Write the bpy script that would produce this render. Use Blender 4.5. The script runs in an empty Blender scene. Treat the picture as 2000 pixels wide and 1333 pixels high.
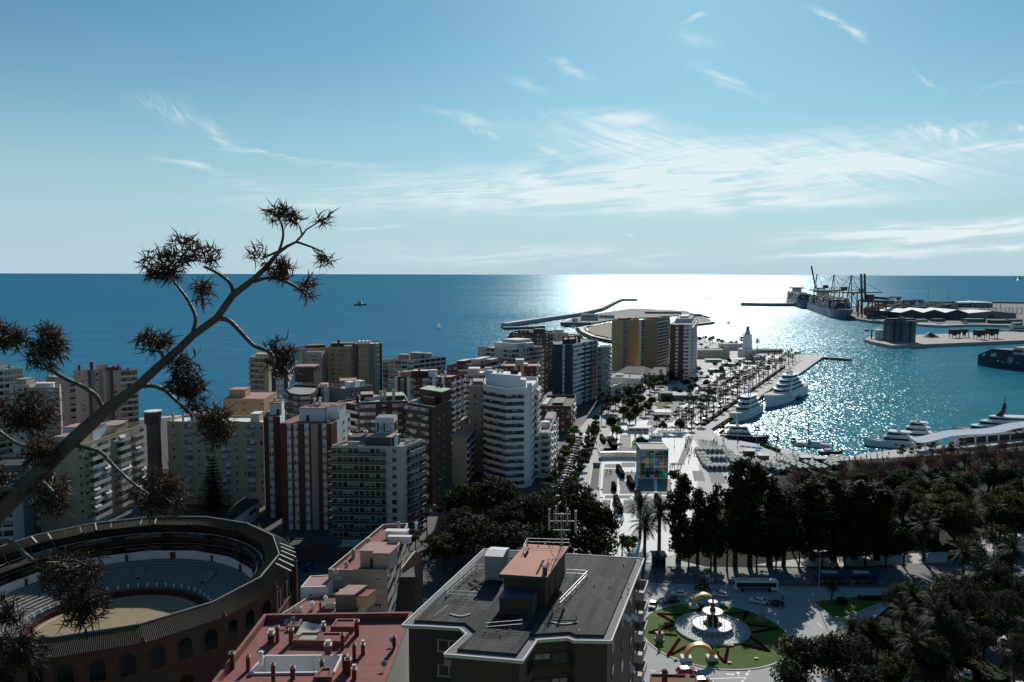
import bpy, math, random
from mathutils import Vector, Matrix, noise as mnoise
S = bpy.context.scene
COL = S.collection
R = random.Random(11)
rad = math.radians
# ---------------------------------------------------------------- camera
F, H = 1532.0, 88.0
PITCH = math.atan((666.5 - 534.5) / F)
ROLL = 0.0025
_sp, _cp = math.sin(PITCH), math.cos(PITCH)
FWD = Vector((0, _cp, -_sp)); _r0 = Vector((1, 0, 0)); _u0 = Vector((0, _sp, _cp))
RT = (_r0 * math.cos(ROLL) + _u0 * math.sin(ROLL)).normalized()
UP = (_u0 * math.cos(ROLL) - _r0 * math.sin(ROLL)).normalized()
EYE = Vector((0, 0, H))
cd = bpy.data.cameras.new('camera'); cam = bpy.data.objects.new('camera', cd); COL.objects.link(cam)
cd.sensor_width = 36.0; cd.lens = F / 2000 * 36; cd.clip_start = 0.1; cd.clip_end = 200000
cam.matrix_world = Matrix(((RT.x, UP.x, -FWD.x, 0), (RT.y, UP.y, -FWD.y, 0), (RT.z, UP.z, -FWD.z, H), (0, 0, 0, 1)))
S.camera = cam
# ---------------------------------------------------------------- sun, sky, exposure
SUN_EL, SUN_AZ = rad(31), rad(12.3)          # azimuth to the right of the view axis (+Y)
SUN_STRENGTH, SKY_STRENGTH, EXPOSURE = 4.2, 0.07, 0.0
SUNV = Vector((math.sin(SUN_AZ) * math.cos(SUN_EL), math.cos(SUN_AZ) * math.cos(SUN_EL), math.sin(SUN_EL)))
sl = bpy.data.lights.new('sun', 'SUN'); sl.energy = SUN_STRENGTH; sl.angle = rad(0.53); sl.color = (1.0, 0.95, 0.87)
so = bpy.data.objects.new('sun', sl); COL.objects.link(so); so.location = (100, 300, 400)
so.rotation_euler = SUNV.to_track_quat('Z', 'Y').to_euler()
S.view_settings.view_transform = 'Standard'; S.view_settings.look = 'None'
S.view_settings.exposure = EXPOSURE; S.view_settings.gamma = 1.0; S.view_settings.use_curve_mapping = False

def N(nt, typ, loc=(0, 0), **kw):
    n = nt.nodes.new(typ); n.location = loc
    for k, v in kw.items():
        if k.startswith('i_'):
            key = k[2:].replace('_', ' ')
            n.inputs[key if key in n.inputs else int(k[2:])].default_value = v
        else: setattr(n, k, v)
    return n

def math_n(nt, op, a, b=None, c=None, clamp=False):
    n = nt.nodes.new('ShaderNodeMath'); n.operation = op; n.use_clamp = clamp
    for i, x in enumerate((a, b, c)):
        if x is None: continue
        if isinstance(x, (int, float)): n.inputs[i].default_value = x
        else: nt.links.new(x, n.inputs[i])
    return n.outputs[0]

def smooth(nt, x, a, b):
    n = nt.nodes.new('ShaderNodeMapRange'); n.interpolation_type = 'SMOOTHSTEP'
    nt.links.new(x, n.inputs[0]); n.inputs[1].default_value = a; n.inputs[2].default_value = b
    return n.outputs[0]

W = bpy.data.worlds.new('World'); S.world = W; W.use_nodes = True
nt = W.node_tree; nt.nodes.clear(); L = nt.links.new
bg = N(nt, 'ShaderNodeBackground'); bg.inputs['Strength'].default_value = SKY_STRENGTH
L(bg.outputs[0], N(nt, 'ShaderNodeOutputWorld').inputs[0])
sky = N(nt, 'ShaderNodeTexSky', sky_type='NISHITA', sun_disc=False, sun_elevation=SUN_EL, sun_rotation=SUN_AZ,
        altitude=100, air_density=1.0, dust_density=0.35, ozone_density=2.2)
geo = N(nt, 'ShaderNodeTexCoord'); sep = N(nt, 'ShaderNodeSeparateXYZ'); L(geo.outputs['Generated'], sep.inputs[0])
dx, dy, dz = sep.outputs
az = math_n(nt, 'ARCTAN2', dx, dy); el = math_n(nt, 'ARCSINE', dz)
# gentle cool grade of the clear sky, and the pale band low over the sea
tint = N(nt, 'ShaderNodeMix', data_type='RGBA', blend_type='MULTIPLY'); tint.inputs[0].default_value = 1.0
L(sky.outputs[0], tint.inputs[6]); tint.inputs[7].default_value = (0.61, 1.03, 1.05, 1)
low = N(nt, 'ShaderNodeMix', data_type='RGBA'); L(tint.outputs[2], low.inputs[6]); low.inputs[7].default_value = (6.7, 9.1, 10.5, 1)
L(math_n(nt, 'POWER', smooth(nt, el, rad(19), rad(-2)), 1.4), low.inputs[0])
# cirrus: fibrous streaks, each gathered where a wisp or veil hangs in the sky (bearing, elevation, reach)
dirv = N(nt, 'ShaderNodeCombineXYZ'); L(az, dirv.inputs[0]); L(el, dirv.inputs[1])
def fibre(ang, sx, sy, seed, scale=1., det=6, dist=.6):
    mp = N(nt, 'ShaderNodeMapping'); mp.inputs['Rotation'].default_value = (0, 0, ang); L(dirv.outputs[0], mp.inputs[0])
    m2 = N(nt, 'ShaderNodeMapping'); m2.inputs['Scale'].default_value = (sx, sy, 1); m2.inputs['Location'].default_value = (seed, seed * .7, 0)
    L(mp.outputs[0], m2.inputs[0])
    n = N(nt, 'ShaderNodeTexNoise', i_Scale=scale, i_Detail=det, i_Roughness=.6, i_Distortion=dist); L(m2.outputs[0], n.inputs['Vector']); return n
wz = fibre(0, 14, 26, 2.2, 1, 4, .2)
wv = N(nt, 'ShaderNodeVectorMath', operation='SUBTRACT'); L(wz.outputs['Color'], wv.inputs[0]); wv.inputs[1].default_value = (.5, .5, .5)
wv2 = N(nt, 'ShaderNodeVectorMath', operation='MULTIPLY'); L(wv.outputs[0], wv2.inputs[0]); wv2.inputs[1].default_value = (.07, .024, 0)
wd = N(nt, 'ShaderNodeVectorMath', operation='ADD'); L(dirv.outputs[0], wd.inputs[0]); L(wv2.outputs[0], wd.inputs[1])
f1 = smooth(nt, fibre(rad(20), 10, 90, 3.1, 1, 8, 1.0).outputs[0], .34, .64)
f2 = smooth(nt, fibre(rad(-4), 8, 85, 8.1, 1, 8, 1.1).outputs[0], .34, .64)
f3 = smooth(nt, fibre(rad(50), 30, 80, 5.1, 1, 6, 1.6).outputs[0], .36, .66)
WISPS = ((1620, 60, 85, 15, 33, .95, 1), (1258, 4, 40, 12, 20, .9, 3), (1340, 55, 55, 9, -15, .55, 1), (1110, 145, 90, 17, 20, .5, 1),
         (1400, 165, 130, 19, 28, .36, 1), (1350, 92, 70, 30, 15, .30, 1), (1030, 175, 75, 16, 15, .36, 1), (1780, 165, 42, 7, 45, .5, 1),
         (1925, 177, 65, 6, -8, .4, 2), (910, 240, 110, 20, 12, .6, 1), (940, 268, 60, 13, 14, .5, 3), (1200, 240, 180, 32, 6, .55, 2),
         (1830, 262, 110, 30, 4, .95, 3), (1950, 292, 150, 15, 6, .6, 2), (1985, 258, 50, 18, 8, .8, 3), (1350, 345, 640, 100, -2, 1.15, 2), (1640, 325, 430, 86, 3, .85, 1),
         (1130, 372, 560, 66, 2, .85, 2), (1220, 280, 330, 62, 8, .70, 1), (1060, 298, 60, 12, 25, .6, 3), (1830, 450, 420, 28, -2, 1.7, 2), (1870, 485, 300, 13, 0, 1.2, 2), (1650, 498, 260, 9, 0, 1.0, 2), (1500, 400, 500, 26, 0, .7, 2), (700, 330, 200, 14, 4, .4, 2), (600, 400, 300, 22, 0, .35, 2),
         (370, 235, 130, 36, 20, .34, 3), (440, 275, 75, 18, 40, .34, 1), (380, 328, 100, 8, 6, .62, 2), (520, 305, 160, 6, 2, .45, 2),
         (740, 441, 110, 5, -2, .8, 2), (1225, 456, 22, 4, 0, .9, 2), (480, 362, 110, 18, 4, .3, 2), (850, 385, 520, 62, 0, .55, 2), (1050, 500, 700, 40, 0, .5, 2))
acc = {1: None, 2: None, 3: None}
for (px_, py_, ln_, th_, an_, op_, fb_) in WISPS:
    mp = N(nt, 'ShaderNodeMapping', vector_type='TEXTURE')
    a0 = math.atan((px_ - 1000) / F); e0 = math.atan((533 + (px_ - 1000) * .0025 - py_) / F * math.cos(a0))
    mp.inputs['Location'].default_value = (a0, e0, 0); mp.inputs['Rotation'].default_value = (0, 0, rad(-an_)); mp.inputs['Scale'].default_value = (ln_ / F, th_ / F, 1)
    L(wd.outputs[0], mp.inputs[0])
    gr = N(nt, 'ShaderNodeTexGradient', gradient_type='QUADRATIC_SPHERE'); L(mp.outputs[0], gr.inputs[0])
    v = math_n(nt, 'MULTIPLY', gr.outputs['Fac'], op_)
    acc[fb_] = v if acc[fb_] is None else math_n(nt, 'ADD', acc[fb_], v)
tot = None
for k, fb in ((1, f1), (2, f2), (3, f3)):
    v = math_n(nt, 'MULTIPLY', acc[k], math_n(nt, 'MULTIPLY_ADD', fb, 1.3, .30 if k == 1 else .15))
    tot = v if tot is None else math_n(nt, 'ADD', tot, v)
tot = math_n(nt, 'MULTIPLY', tot, smooth(nt, el, rad(-.2), rad(1)))
tot = math_n(nt, 'MINIMUM', tot, .9)
# out-of-view sky overhead and behind dimmed a little to lower fill light
deep = math_n(nt, 'MULTIPLY', math_n(nt, 'MULTIPLY_ADD', smooth(nt, el, rad(22), rad(60)), -.06, 1.0), math_n(nt, 'MULTIPLY_ADD', smooth(nt, dy, .35, -.5), -.06, 1.0))
dp = N(nt, 'ShaderNodeMix', data_type='RGBA', blend_type='MULTIPLY'); dp.inputs[0].default_value = 1.0; L(low.outputs[2], dp.inputs[6]); L(deep, dp.inputs[7]); low = dp
mixc = N(nt, 'ShaderNodeMix', data_type='RGBA'); L(tot, mixc.inputs[0]); L(low.outputs[2], mixc.inputs[6])
mixc.inputs[7].default_value = (11.2, 12.8, 13.2, 1)
L(mixc.outputs[2], bg.inputs['Color'])

def ray(px, py):
    return FWD + RT * ((px - 1000) / F) + UP * ((666.5 - py) / F)
def P(px, py, z=0.0):
    d = ray(px, py); return EYE + d * ((z - H) / d.z)
def T(px, py, Y):
    d = ray(px, py); return EYE + d * (Y / d.y)
def ztop(q, py):
    """height that a point above q must have to stand at picture row py"""
    z = 0.0
    for _ in range(4):
        w = Vector((q.x, q.y, z)) - EYE
        x = 1000 + F * w.dot(RT) / w.dot(FWD)
        d = ray(x, py); z = H + d.z * q.y / d.y
    return z
# ---------------------------------------------------------------- materials
_mats = {}
def mat(name, col, rough=.75, spec=.3, metal=0., var=.18, vs=.35, bump=0., bs=6., fine=0., emit=0.):
    """Principled colour with two octaves of world-space soiling and an optional fine bump."""
    if name in _mats: return _mats[name]
    m = bpy.data.materials.new(name); m.use_nodes = True; t = m.node_tree
    b = t.nodes['Principled BSDF']
    b.inputs['Roughness'].default_value = rough; b.inputs['Specular IOR Level'].default_value = spec
    b.inputs['Metallic'].default_value = metal
    c = (*col, 1)
    if var > 0:
        g = N(t, 'ShaderNodeNewGeometry')
        n1 = N(t, 'ShaderNodeTexNoise', i_Scale=vs, i_Detail=5, i_Roughness=.65); t.links.new(g.outputs['Position'], n1.inputs['Vector'])
        mp = N(t, 'ShaderNodeMapping'); mp.inputs['Scale'].default_value = (1, 1, .18); t.links.new(g.outputs['Position'], mp.inputs[0])
        n2 = N(t, 'ShaderNodeTexNoise', i_Scale=vs * 4, i_Detail=4, i_Roughness=.6); t.links.new(mp.outputs[0], n2.inputs['Vector'])
        s = math_n(t, 'ADD', math_n(t, 'MULTIPLY', n1.outputs[0], .6), math_n(t, 'MULTIPLY', n2.outputs[0], .4))
        k = math_n(t, 'MULTIPLY_ADD', math_n(t, 'SUBTRACT', s, .5), var * 4, 1.0)
        mx = N(t, 'ShaderNodeMix', data_type='RGBA', blend_type='MULTIPLY'); mx.inputs[0].default_value = 1
        mx.inputs[6].default_value = c; t.links.new(k, mx.inputs[7]); t.links.new(mx.outputs[2], b.inputs['Base Color'])
    else: b.inputs['Base Color'].default_value = c
    if bump > 0:
        g = N(t, 'ShaderNodeNewGeometry'); n = N(t, 'ShaderNodeTexNoise', i_Scale=bs, i_Detail=4)
        t.links.new(g.outputs['Position'], n.inputs['Vector'])
        bm = N(t, 'ShaderNodeBump', i_Strength=bump, i_Distance=.05); t.links.new(n.outputs[0], bm.inputs['Height'])
        t.links.new(bm.outputs[0], b.inputs['Normal'])
    if emit:
        b.inputs['Emission Color'].default_value = c; b.inputs['Emission Strength'].default_value = emit
    _mats[name] = m; return m

def water_mat(name, bay, open_sea):
    """body colour under a ruffled mirror: small glinting facets in the sheltered basin, a rougher open sea"""
    m = bpy.data.materials.new(name); m.use_nodes = True; t = m.node_tree; t.nodes.clear(); K = t.links.new
    out = N(t, 'ShaderNodeOutputMaterial'); g = N(t, 'ShaderNodeNewGeometry')
    sp = N(t, 'ShaderNodeSeparateXYZ'); K(g.outputs['Position'], sp.inputs[0])
    off = smooth(t, sp.outputs[1], 330, 2300)
    mp = N(t, 'ShaderNodeMapping'); mp.inputs['Scale'].default_value = (.35, 1, 1); K(g.outputs['Position'], mp.inputs[0])
    n0 = N(t, 'ShaderNodeTexNoise', i_Scale=.03, i_Detail=8, i_Roughness=.72); K(mp.outputs[0], n0.inputs['Vector'])
    n3 = N(t, 'ShaderNodeTexNoise', i_Scale=.0013, i_Detail=4); K(mp.outputs[0], n3.inputs['Vector'])
    cr = N(t, 'ShaderNodeMix', data_type='RGBA'); cr.inputs[6].default_value = (*bay, 1); cr.inputs[7].default_value = (*open_sea, 1); K(math_n(t, 'MAXIMUM', off, smooth(t, sp.outputs[0], 60, -40)), cr.inputs[0])
    c2 = N(t, 'ShaderNodeMix', data_type='RGBA', blend_type='MULTIPLY'); c2.inputs[0].default_value = 1; K(cr.outputs[2], c2.inputs[6])
    K(math_n(t, 'MULTIPLY_ADD', smooth(t, n0.outputs[0], .3, .7), .42, .82), c2.inputs[7])
    acc = None
    wind = math_n(t, 'MULTIPLY_ADD', smooth(t, n3.outputs[0], .35, .65), .35, .82)
    for sc, w0, w1, det in ((1.2, .5, .6, 4), (.13, .14, .45, 5)):
        mp2 = N(t, 'ShaderNodeMapping'); mp2.inputs['Scale'].default_value = (.8, 1.2, 1); K(g.outputs['Position'], mp2.inputs[0])
        n = N(t, 'ShaderNodeTexNoise', i_Scale=sc, i_Detail=det, i_Roughness=.7); K(mp2.outputs[0], n.inputs['Vector'])
        v = N(t, 'ShaderNodeVectorMath', operation='SUBTRACT'); K(n.outputs['Color'], v.inputs[0]); v.inputs[1].default_value = (.5, .5, .5)
        v2 = N(t, 'ShaderNodeVectorMath', operation='SCALE'); K(v.outputs[0], v2.inputs[0]); K(math_n(t, 'MULTIPLY', math_n(t, 'MULTIPLY_ADD', off, w1 - w0, w0), wind), v2.inputs['Scale'])
        if acc is None: acc = v2.outputs[0]
        else:
            ad = N(t, 'ShaderNodeVectorMath', operation='ADD'); K(acc, ad.inputs[0]); K(v2.outputs[0], ad.inputs[1]); acc = ad.outputs[0]
    # single facets of the chop, each with its own random slope: they flash one by one
    mp3 = N(t, 'ShaderNodeMapping'); mp3.inputs['Scale'].default_value = (1.7, .62, 1); K(g.outputs['Position'], mp3.inputs[0])
    vo = N(t, 'ShaderNodeTexVoronoi', i_Scale=1.0); K(mp3.outputs[0], vo.inputs['Vector']); wn = N(t, 'ShaderNodeTexWhiteNoise'); K(vo.outputs['Position'], wn.inputs['Vector'])
    f1_ = N(t, 'ShaderNodeVectorMath', operation='ADD'); K(vo.outputs['Color'], f1_.inputs[0]); K(wn.outputs['Color'], f1_.inputs[1])
    f2_ = N(t, 'ShaderNodeVectorMath', operation='SUBTRACT'); K(f1_.outputs[0], f2_.inputs[0]); f2_.inputs[1].default_value = (1, 1, 1)
    f3_ = N(t, 'ShaderNodeVectorMath', operation='SCALE'); K(f2_.outputs[0], f3_.inputs[0]); K(math_n(t, 'MULTIPLY', math_n(t, 'MULTIPLY_ADD', off, -.14, .275), wind), f3_.inputs['Scale'])
    ad = N(t, 'ShaderNodeVectorMath', operation='ADD'); K(acc, ad.inputs[0]); K(f3_.outputs[0], ad.inputs[1]); acc = ad.outputs[0]
    fl = N(t, 'ShaderNodeVectorMath', operation='MULTIPLY'); K(acc, fl.inputs[0]); fl.inputs[1].default_value = (1, 1, 0)
    ad = N(t, 'ShaderNodeVectorMath', operation='ADD'); K(fl.outputs[0], ad.inputs[0]); ad.inputs[1].default_value = (0, 0, 1)
    nm = N(t, 'ShaderNodeVectorMath', operation='NORMALIZE'); K(ad.outputs[0], nm.inputs[0])
    gl = N(t, 'ShaderNodeBsdfAnisotropic', distribution='BECKMANN'); gl.inputs['Color'].default_value = (.78, .95, 1, 1)
    K(nm.outputs[0], gl.inputs['Normal']); K(math_n(t, "MULTIPLY_ADD", off, .118, .30), gl.inputs['Roughness'])
    df = N(t, 'ShaderNodeBsdfDiffuse'); K(c2.outputs[2], df.inputs[0])
    dt = N(t, 'ShaderNodeVectorMath', operation='DOT_PRODUCT'); K(g.outputs['Normal'], dt.inputs[0]); K(g.outputs['Incoming'], dt.inputs[1])
    gz = math_n(t, 'POWER', math_n(t, 'SUBTRACT', 1.0, math_n(t, 'ABSOLUTE', dt.outputs['Value'])), 3.0)
    mx = N(t, 'ShaderNodeMixShader'); K(math_n(t, 'MULTIPLY_ADD', gz, .165, .05), mx.inputs[0])
    K(df.outputs[0], mx.inputs[1]); K(gl.outputs[0], mx.inputs[2]); K(mx.outputs[0], out.inputs[0])
    return m
# ---------------------------------------------------------------- mesh building
class MB:
    def __init__(s, *mats):
        s.v, s.f, s.mi, s.sm, s.mats = [], [], [], [], list(mats); s.M = None
    def add(s, vs, fs, mi=0, sm=False):
        o = len(s.v)
        s.v.extend(s.M @ Vector(v) for v in vs) if s.M is not None else s.v.extend(Vector(v) for v in vs)
        for f in fs: s.f.append([o + i for i in f]); s.mi.append(mi); s.sm.append(sm)
        return s
    def quad(s, a, b, c, d, mi=0): return s.add((a, b, c, d), ((0, 1, 2, 3),), mi)
    def box(s, x0, y0, z0, x1, y1, z1, mi=0, top=None):
        s.add(((x0, y0, z0), (x1, y0, z0), (x1, y1, z0), (x0, y1, z0), (x0, y0, z1), (x1, y0, z1), (x1, y1, z1), (x0, y1, z1)),
              ((0, 1, 5, 4), (1, 2, 6, 5), (2, 3, 7, 6), (3, 0, 4, 7), (3, 2, 1, 0)), mi)
        o = len(s.v) - 8; s.f.append([o + 4, o + 5, o + 6, o + 7]); s.mi.append(mi if top is None else top); s.sm.append(False); return s
    def cbox(s, c, d, mi=0, rz=0.):
        """box centred on c in plan, standing on c.z, size d, turned by rz"""
        ca, sa = math.cos(rz), math.sin(rz); hx, hy = d[0] / 2, d[1] / 2; vs = []
        for z in (c[2], c[2] + d[2]):
            for x, y in ((-hx, -hy), (hx, -hy), (hx, hy), (-hx, hy)): vs.append((c[0] + x * ca - y * sa, c[1] + x * sa + y * ca, z))
        return s.add(vs, ((0, 1, 5, 4), (1, 2, 6, 5), (2, 3, 7, 6), (3, 0, 4, 7), (3, 2, 1, 0), (4, 5, 6, 7)), mi)
    def prism(s, poly, z0, z1, mi=0, top=None, bottom=False):
        n = len(poly); vs = [(p[0], p[1], z0) for p in poly] + [(p[0], p[1], z1) for p in poly]
        s.add(vs, [(i, (i + 1) % n, n + (i + 1) % n, n + i) for i in range(n)], mi)
        if top != -1: s.add(vs[n:], (list(range(n)),), mi if top is None else top)
        if bottom: s.add(vs[:n], (list(range(n))[::-1],), mi)
        return s
    def tube(s, pts, radii, n=8, mi=0, cap=True, sm=True):
        pts = [Vector(p) for p in pts]; k = len(pts)
        if isinstance(radii, (int, float)): radii = [radii] * k
        vs = []; up = None
        for i, p in enumerate(pts):
            t = (pts[min(i + 1, k - 1)] - pts[max(i - 1, 0)]).normalized()
            if up is None: up = Vector((0, 0, 1)) if abs(t.z) < .9 else Vector((1, 0, 0))
            a = (up - t * up.dot(t)).normalized(); b = t.cross(a); up = a
            for j in range(n):
                w = 2 * math.pi * j / n; vs.append(p + (a * math.cos(w) + b * math.sin(w)) * radii[i])
        fs = [(i * n + j, i * n + (j + 1) % n, (i + 1) * n + (j + 1) % n, (i + 1) * n + j) for i in range(k - 1) for j in range(n)]
        s.add(vs, fs, mi, sm)
        if cap: s.add(vs[:n], (list(range(n))[::-1],), mi); s.add(vs[-n:], (list(range(n)),), mi)
        return s
    def lathe(s, prof, c=(0, 0, 0), n=20, mi=0, sm=True, capt=True, a0=0.):
        vs = []
        for r, z in prof:
            for j in range(n):
                w = a0 + 2 * math.pi * j / n; vs.append((c[0] + r * math.cos(w), c[1] + r * math.sin(w), c[2] + z))
        k = len(prof)
        s.add(vs, [(i * n + j, i * n + (j + 1) % n, (i + 1) * n + (j + 1) % n, (i + 1) * n + j) for i in range(k - 1) for j in range(n)], mi, sm)
        if capt: s.add(vs[-n:], (list(range(n)),), mi)
        return s
    def beam(s, a, b, w, h=None, mi=0):
        a, b = Vector(a), Vector(b); h = h or w; t = (b - a).normalized()
        x = t.cross(Vector((0, 0, 1)))
        if x.length < 1e-3: x = Vector((1, 0, 0))
        x.normalize(); y = x.cross(t).normalized(); vs = []
        for p in (a, b):
            for i, j in ((-1, -1), (1, -1), (1, 1), (-1, 1)): vs.append(p + x * (i * w / 2) + y * (j * h / 2))
        return s.add(vs, ((0, 1, 5, 4), (1, 2, 6, 5), (2, 3, 7, 6), (3, 0, 4, 7), (3, 2, 1, 0), (4, 5, 6, 7)), mi)
    def mesh(s, name, off=None):
        me = bpy.data.meshes.new(name)
        vs = [(v - off)[:] for v in s.v] if off is not None else [v[:] for v in s.v]
        me.from_pydata(vs, [], s.f)
        for m in s.mats: me.materials.append(m)
        me.polygons.foreach_set('material_index', s.mi); me.polygons.foreach_set('use_smooth', s.sm)
        me.update(); return me
    def build(s, name, parent=None):
        """ONE linked mesh object; vertices given in world space are moved into the parent's frame"""
        off = None
        r = parent
        while r is not None and r.type != 'EMPTY': r = r.parent
        if r is not None and r.get('_w'): off = r.location.copy()
        o = bpy.data.objects.new(name, s.mesh(name, off)); COL.objects.link(o)
        if parent is not None: o.parent = parent
        return o

def bez(p, n=5):
    out = []
    for i in range(len(p) - 1):
        p0, p1, p2, p3 = p[max(i - 1, 0)], p[i], p[i + 1], p[min(i + 2, len(p) - 1)]
        for k in range(n): t = k / n; out.append(.5 * ((2 * p1) + (p2 - p0) * t + (2 * p0 - 5 * p1 + 4 * p2 - p3) * t * t + (3 * p1 - p0 - 3 * p2 + p3) * t ** 3))
    return out + [p[-1]]
def tag(o, label=None, cat=None, group=None, kind=None):
    if label: o['label'] = label
    if cat: o['category'] = cat
    if group: o['group'] = group
    if kind: o['kind'] = kind
    return o
def thing(name, label, cat, loc=(0, 0, 0), rz=0., group=None, world=False):
    o = bpy.data.objects.new(name, None); COL.objects.link(o); o.location = loc; o.rotation_euler = (0, 0, rz)
    o.empty_display_size = .5
    if world: o['_w'] = 1
    return tag(o, label, cat, group)
def struct(name, mb, label=None):
    return tag(mb.build(name), label, None, None, 'structure')
_kids = {}
def kids(o):
    return _kids.setdefault(o.name, [c for c in o.children])
def dup(o, loc=None, rz=None, label=None, group=None, scale=None, parent=None):
    """copy of a thing with copies of its parts and sub-parts, mesh data shared"""
    r = o.copy(); COL.objects.link(r)
    if parent is not None: r.parent = parent
    if loc is not None: r.location = loc
    if rz is not None: r.rotation_euler = (0, 0, rz)
    if scale is not None: r.scale = scale if not isinstance(scale, (int, float)) else (scale,) * 3
    if label: r['label'] = label
    if group: r['group'] = group
    for c in kids(o): dup(c, parent=r)
    return r
def inst(name, me, loc, rz=0., scale=(1, 1, 1), parent=None):
    o = bpy.data.objects.new(name, me); COL.objects.link(o); o.location = loc; o.rotation_euler = (0, 0, rz); o.scale = scale
    if parent is not None: o.parent = parent
    return o
ORD = 'first second third fourth fifth sixth seventh eighth ninth tenth eleventh twelfth thirteenth fourteenth fifteenth sixteenth seventeenth eighteenth nineteenth twentieth'.split()
TENS = {20: 'twenty', 30: 'thirty', 40: 'forty', 50: 'fifty', 60: 'sixty', 70: 'seventy', 80: 'eighty', 90: 'ninety'}
def nth(i):
    """1 -> first"""
    if i <= 20: return ORD[i - 1]
    t = i // 10 * 10; u = i % 10
    return TENS[t] + '-' + ORD[u - 1] if u else TENS[t][:-1] + 'ieth'
# ================================================================ setting: water, land, paving, roads
ZW = -2.0
M_pave = mat('pale_paving', (.46, .455, .445), .8, .25, var=.14, vs=.12)
M_white = mat('white_paving', (.78, .78, .77), .75, .25, var=.10, vs=.2)
M_slab = mat('grey_paving', (.17, .175, .18), .8, .25, var=.12, vs=.25)
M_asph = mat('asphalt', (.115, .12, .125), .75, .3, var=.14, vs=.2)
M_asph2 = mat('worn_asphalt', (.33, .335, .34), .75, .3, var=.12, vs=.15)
M_line = mat('road_paint', (.75, .75, .73), .6, .3, var=.1, vs=1.5)
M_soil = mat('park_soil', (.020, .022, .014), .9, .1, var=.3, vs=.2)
M_grass = mat('lawn_grass', (.075, .125, .022), .85, .15, var=.22, vs=.3, bump=.6, bs=9)
M_sand = mat('beach_sand', (.30, .27, .22), .9, .1, var=.12, vs=.1)
M_quay = mat('quay_stone', (.33, .31, .28), .8, .25, var=.16, vs=.4)
M_conc = mat('concrete', (.34, .34, .33), .8, .25, var=.14, vs=.2)
M_rock = mat('boulder', (.10, .10, .10), .85, .2, var=.3, vs=.6)
M_kerb = mat('kerb_stone', (.5, .5, .48), .8, .2, var=.08)

def PP(pts, z=0.0): return [P(x, y, z) for x, y in pts]
def sheet(name, mt, pts, z, mi=0, label=None):
    m = MB(mt); m.add([(p[0], p[1], z) for p in pts], [list(range(len(pts)))]); return struct(name, m, label)

wm = water_mat('sea_water', (.014, .14, .185), (.011, .122, .222))
m = MB(wm); xs = (-60000, -6000, -800, 800, 6000, 60000); ys = (-300, 400, 1500, 6000, 60000)
for i in range(5):
    for j in range(4): m.quad((xs[i], ys[j], ZW), (xs[i + 1], ys[j], ZW), (xs[i + 1], ys[j + 1], ZW), (xs[i], ys[j + 1], ZW))
struct('sea', m)

coast = [Vector((-1200, 300, 0)), Vector((-420, 400, 0)), Vector((-230, 468, 0)), Vector((-130, 520, 0)), Vector((-20, 640, 0)), Vector((50, 745, 0)),
         Vector((92, 800, 0)), Vector((150, 880, 0)), Vector((215, 1010, 0))]
coast += PP([(1362, 657), (1391, 666), (1422, 668), (1450, 671), (1476, 683), (1527, 688), (1552, 692), (1608, 695),
             (1608, 697), (1559, 732), (1493, 771), (1389, 838), (1396, 846), (1420, 856), (1470, 866), (1520, 874), (1570, 884), (1610, 892), (1660, 894), (1685, 886), (1745, 879),
             (1862, 868), (2150, 838)])
coast += [Vector((900, 420, 0)), Vector((900, -150, 0)), Vector((-1200, -150, 0))]
m = MB(M_pave, M_quay); m.prism([p[:2] for p in coast][::-1], -6, 0, 1, 0); struct('ground', m)
# stone coping along the basin edge
def strip_px(name, mt, pts, w, z0, z1, side=1):
    m = MB(mt); q = PP(pts)
    for a, b in zip(q, q[1:]):
        t = (b - a).normalized(); n = Vector((t.y, -t.x, 0)) * (w * side)
        m.prism([a[:2], b[:2], (b + n)[:2], (a + n)[:2]] if side < 0 else [(a + n)[:2], (b + n)[:2], b[:2], a[:2]], z0, z1, 0)
    return struct(name, m)
def road(name, mt, pts, w, z=.02):
    """a strip along a centre line, mitred at the bends"""
    q = PP(pts); m = MB(mt); Lf, Rt = [], []
    for i, p in enumerate(q):
        t = (q[min(i + 1, len(q) - 1)] - q[max(i - 1, 0)]).normalized(); n = Vector((-t.y, t.x, 0)) * (w / 2)
        Lf.append(p + n); Rt.append(p - n)
    for i in range(len(q) - 1):
        m.add([(v.x, v.y, z) for v in (Lf[i], Rt[i], Rt[i + 1], Lf[i + 1])], [(3, 2, 1, 0)] if False else [(0, 1, 2, 3)])
    return struct(name, m)
struct('hillside', MB(mat('hill_scrub', (.07, .075, .04), .9, .1, var=.3, vs=.3)).add(
    [(-600, -150, 60), (600, -150, 60), (300, -12, 86.6), (-300, -12, 86.6), (300, 2.6, 85.4), (-300, 2.6, 85.4), (280, 6.5, 80), (-280, 6.5, 80), (260, 40, 30), (-260, 40, 30), (200, 62, -.5), (-200, 62, -.5)],
    [(0, 1, 2, 3), (3, 2, 4, 5), (5, 4, 6, 7), (7, 6, 8, 9), (9, 8, 10, 11)]))
q = PP([(1045, 1110), (1098, 945), (1128, 850), (1160, 802), (1195, 772)])
sheet('city_ground', mat('dark_street', (.075, .078, .082), .8, .25, var=.2, vs=.12), [Vector((-40, -100, 0))] + q + [Vector(v) for v in ((60, 735, 0), (-25, 628, 0), (-132, 512, 0), (-232, 460, 0), (-420, 392, 0), (-1150, 296, 0), (-1150, -100, 0))], .008)  # street asphalt, darkened to mimic street shade and cut bounce onto facades
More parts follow.
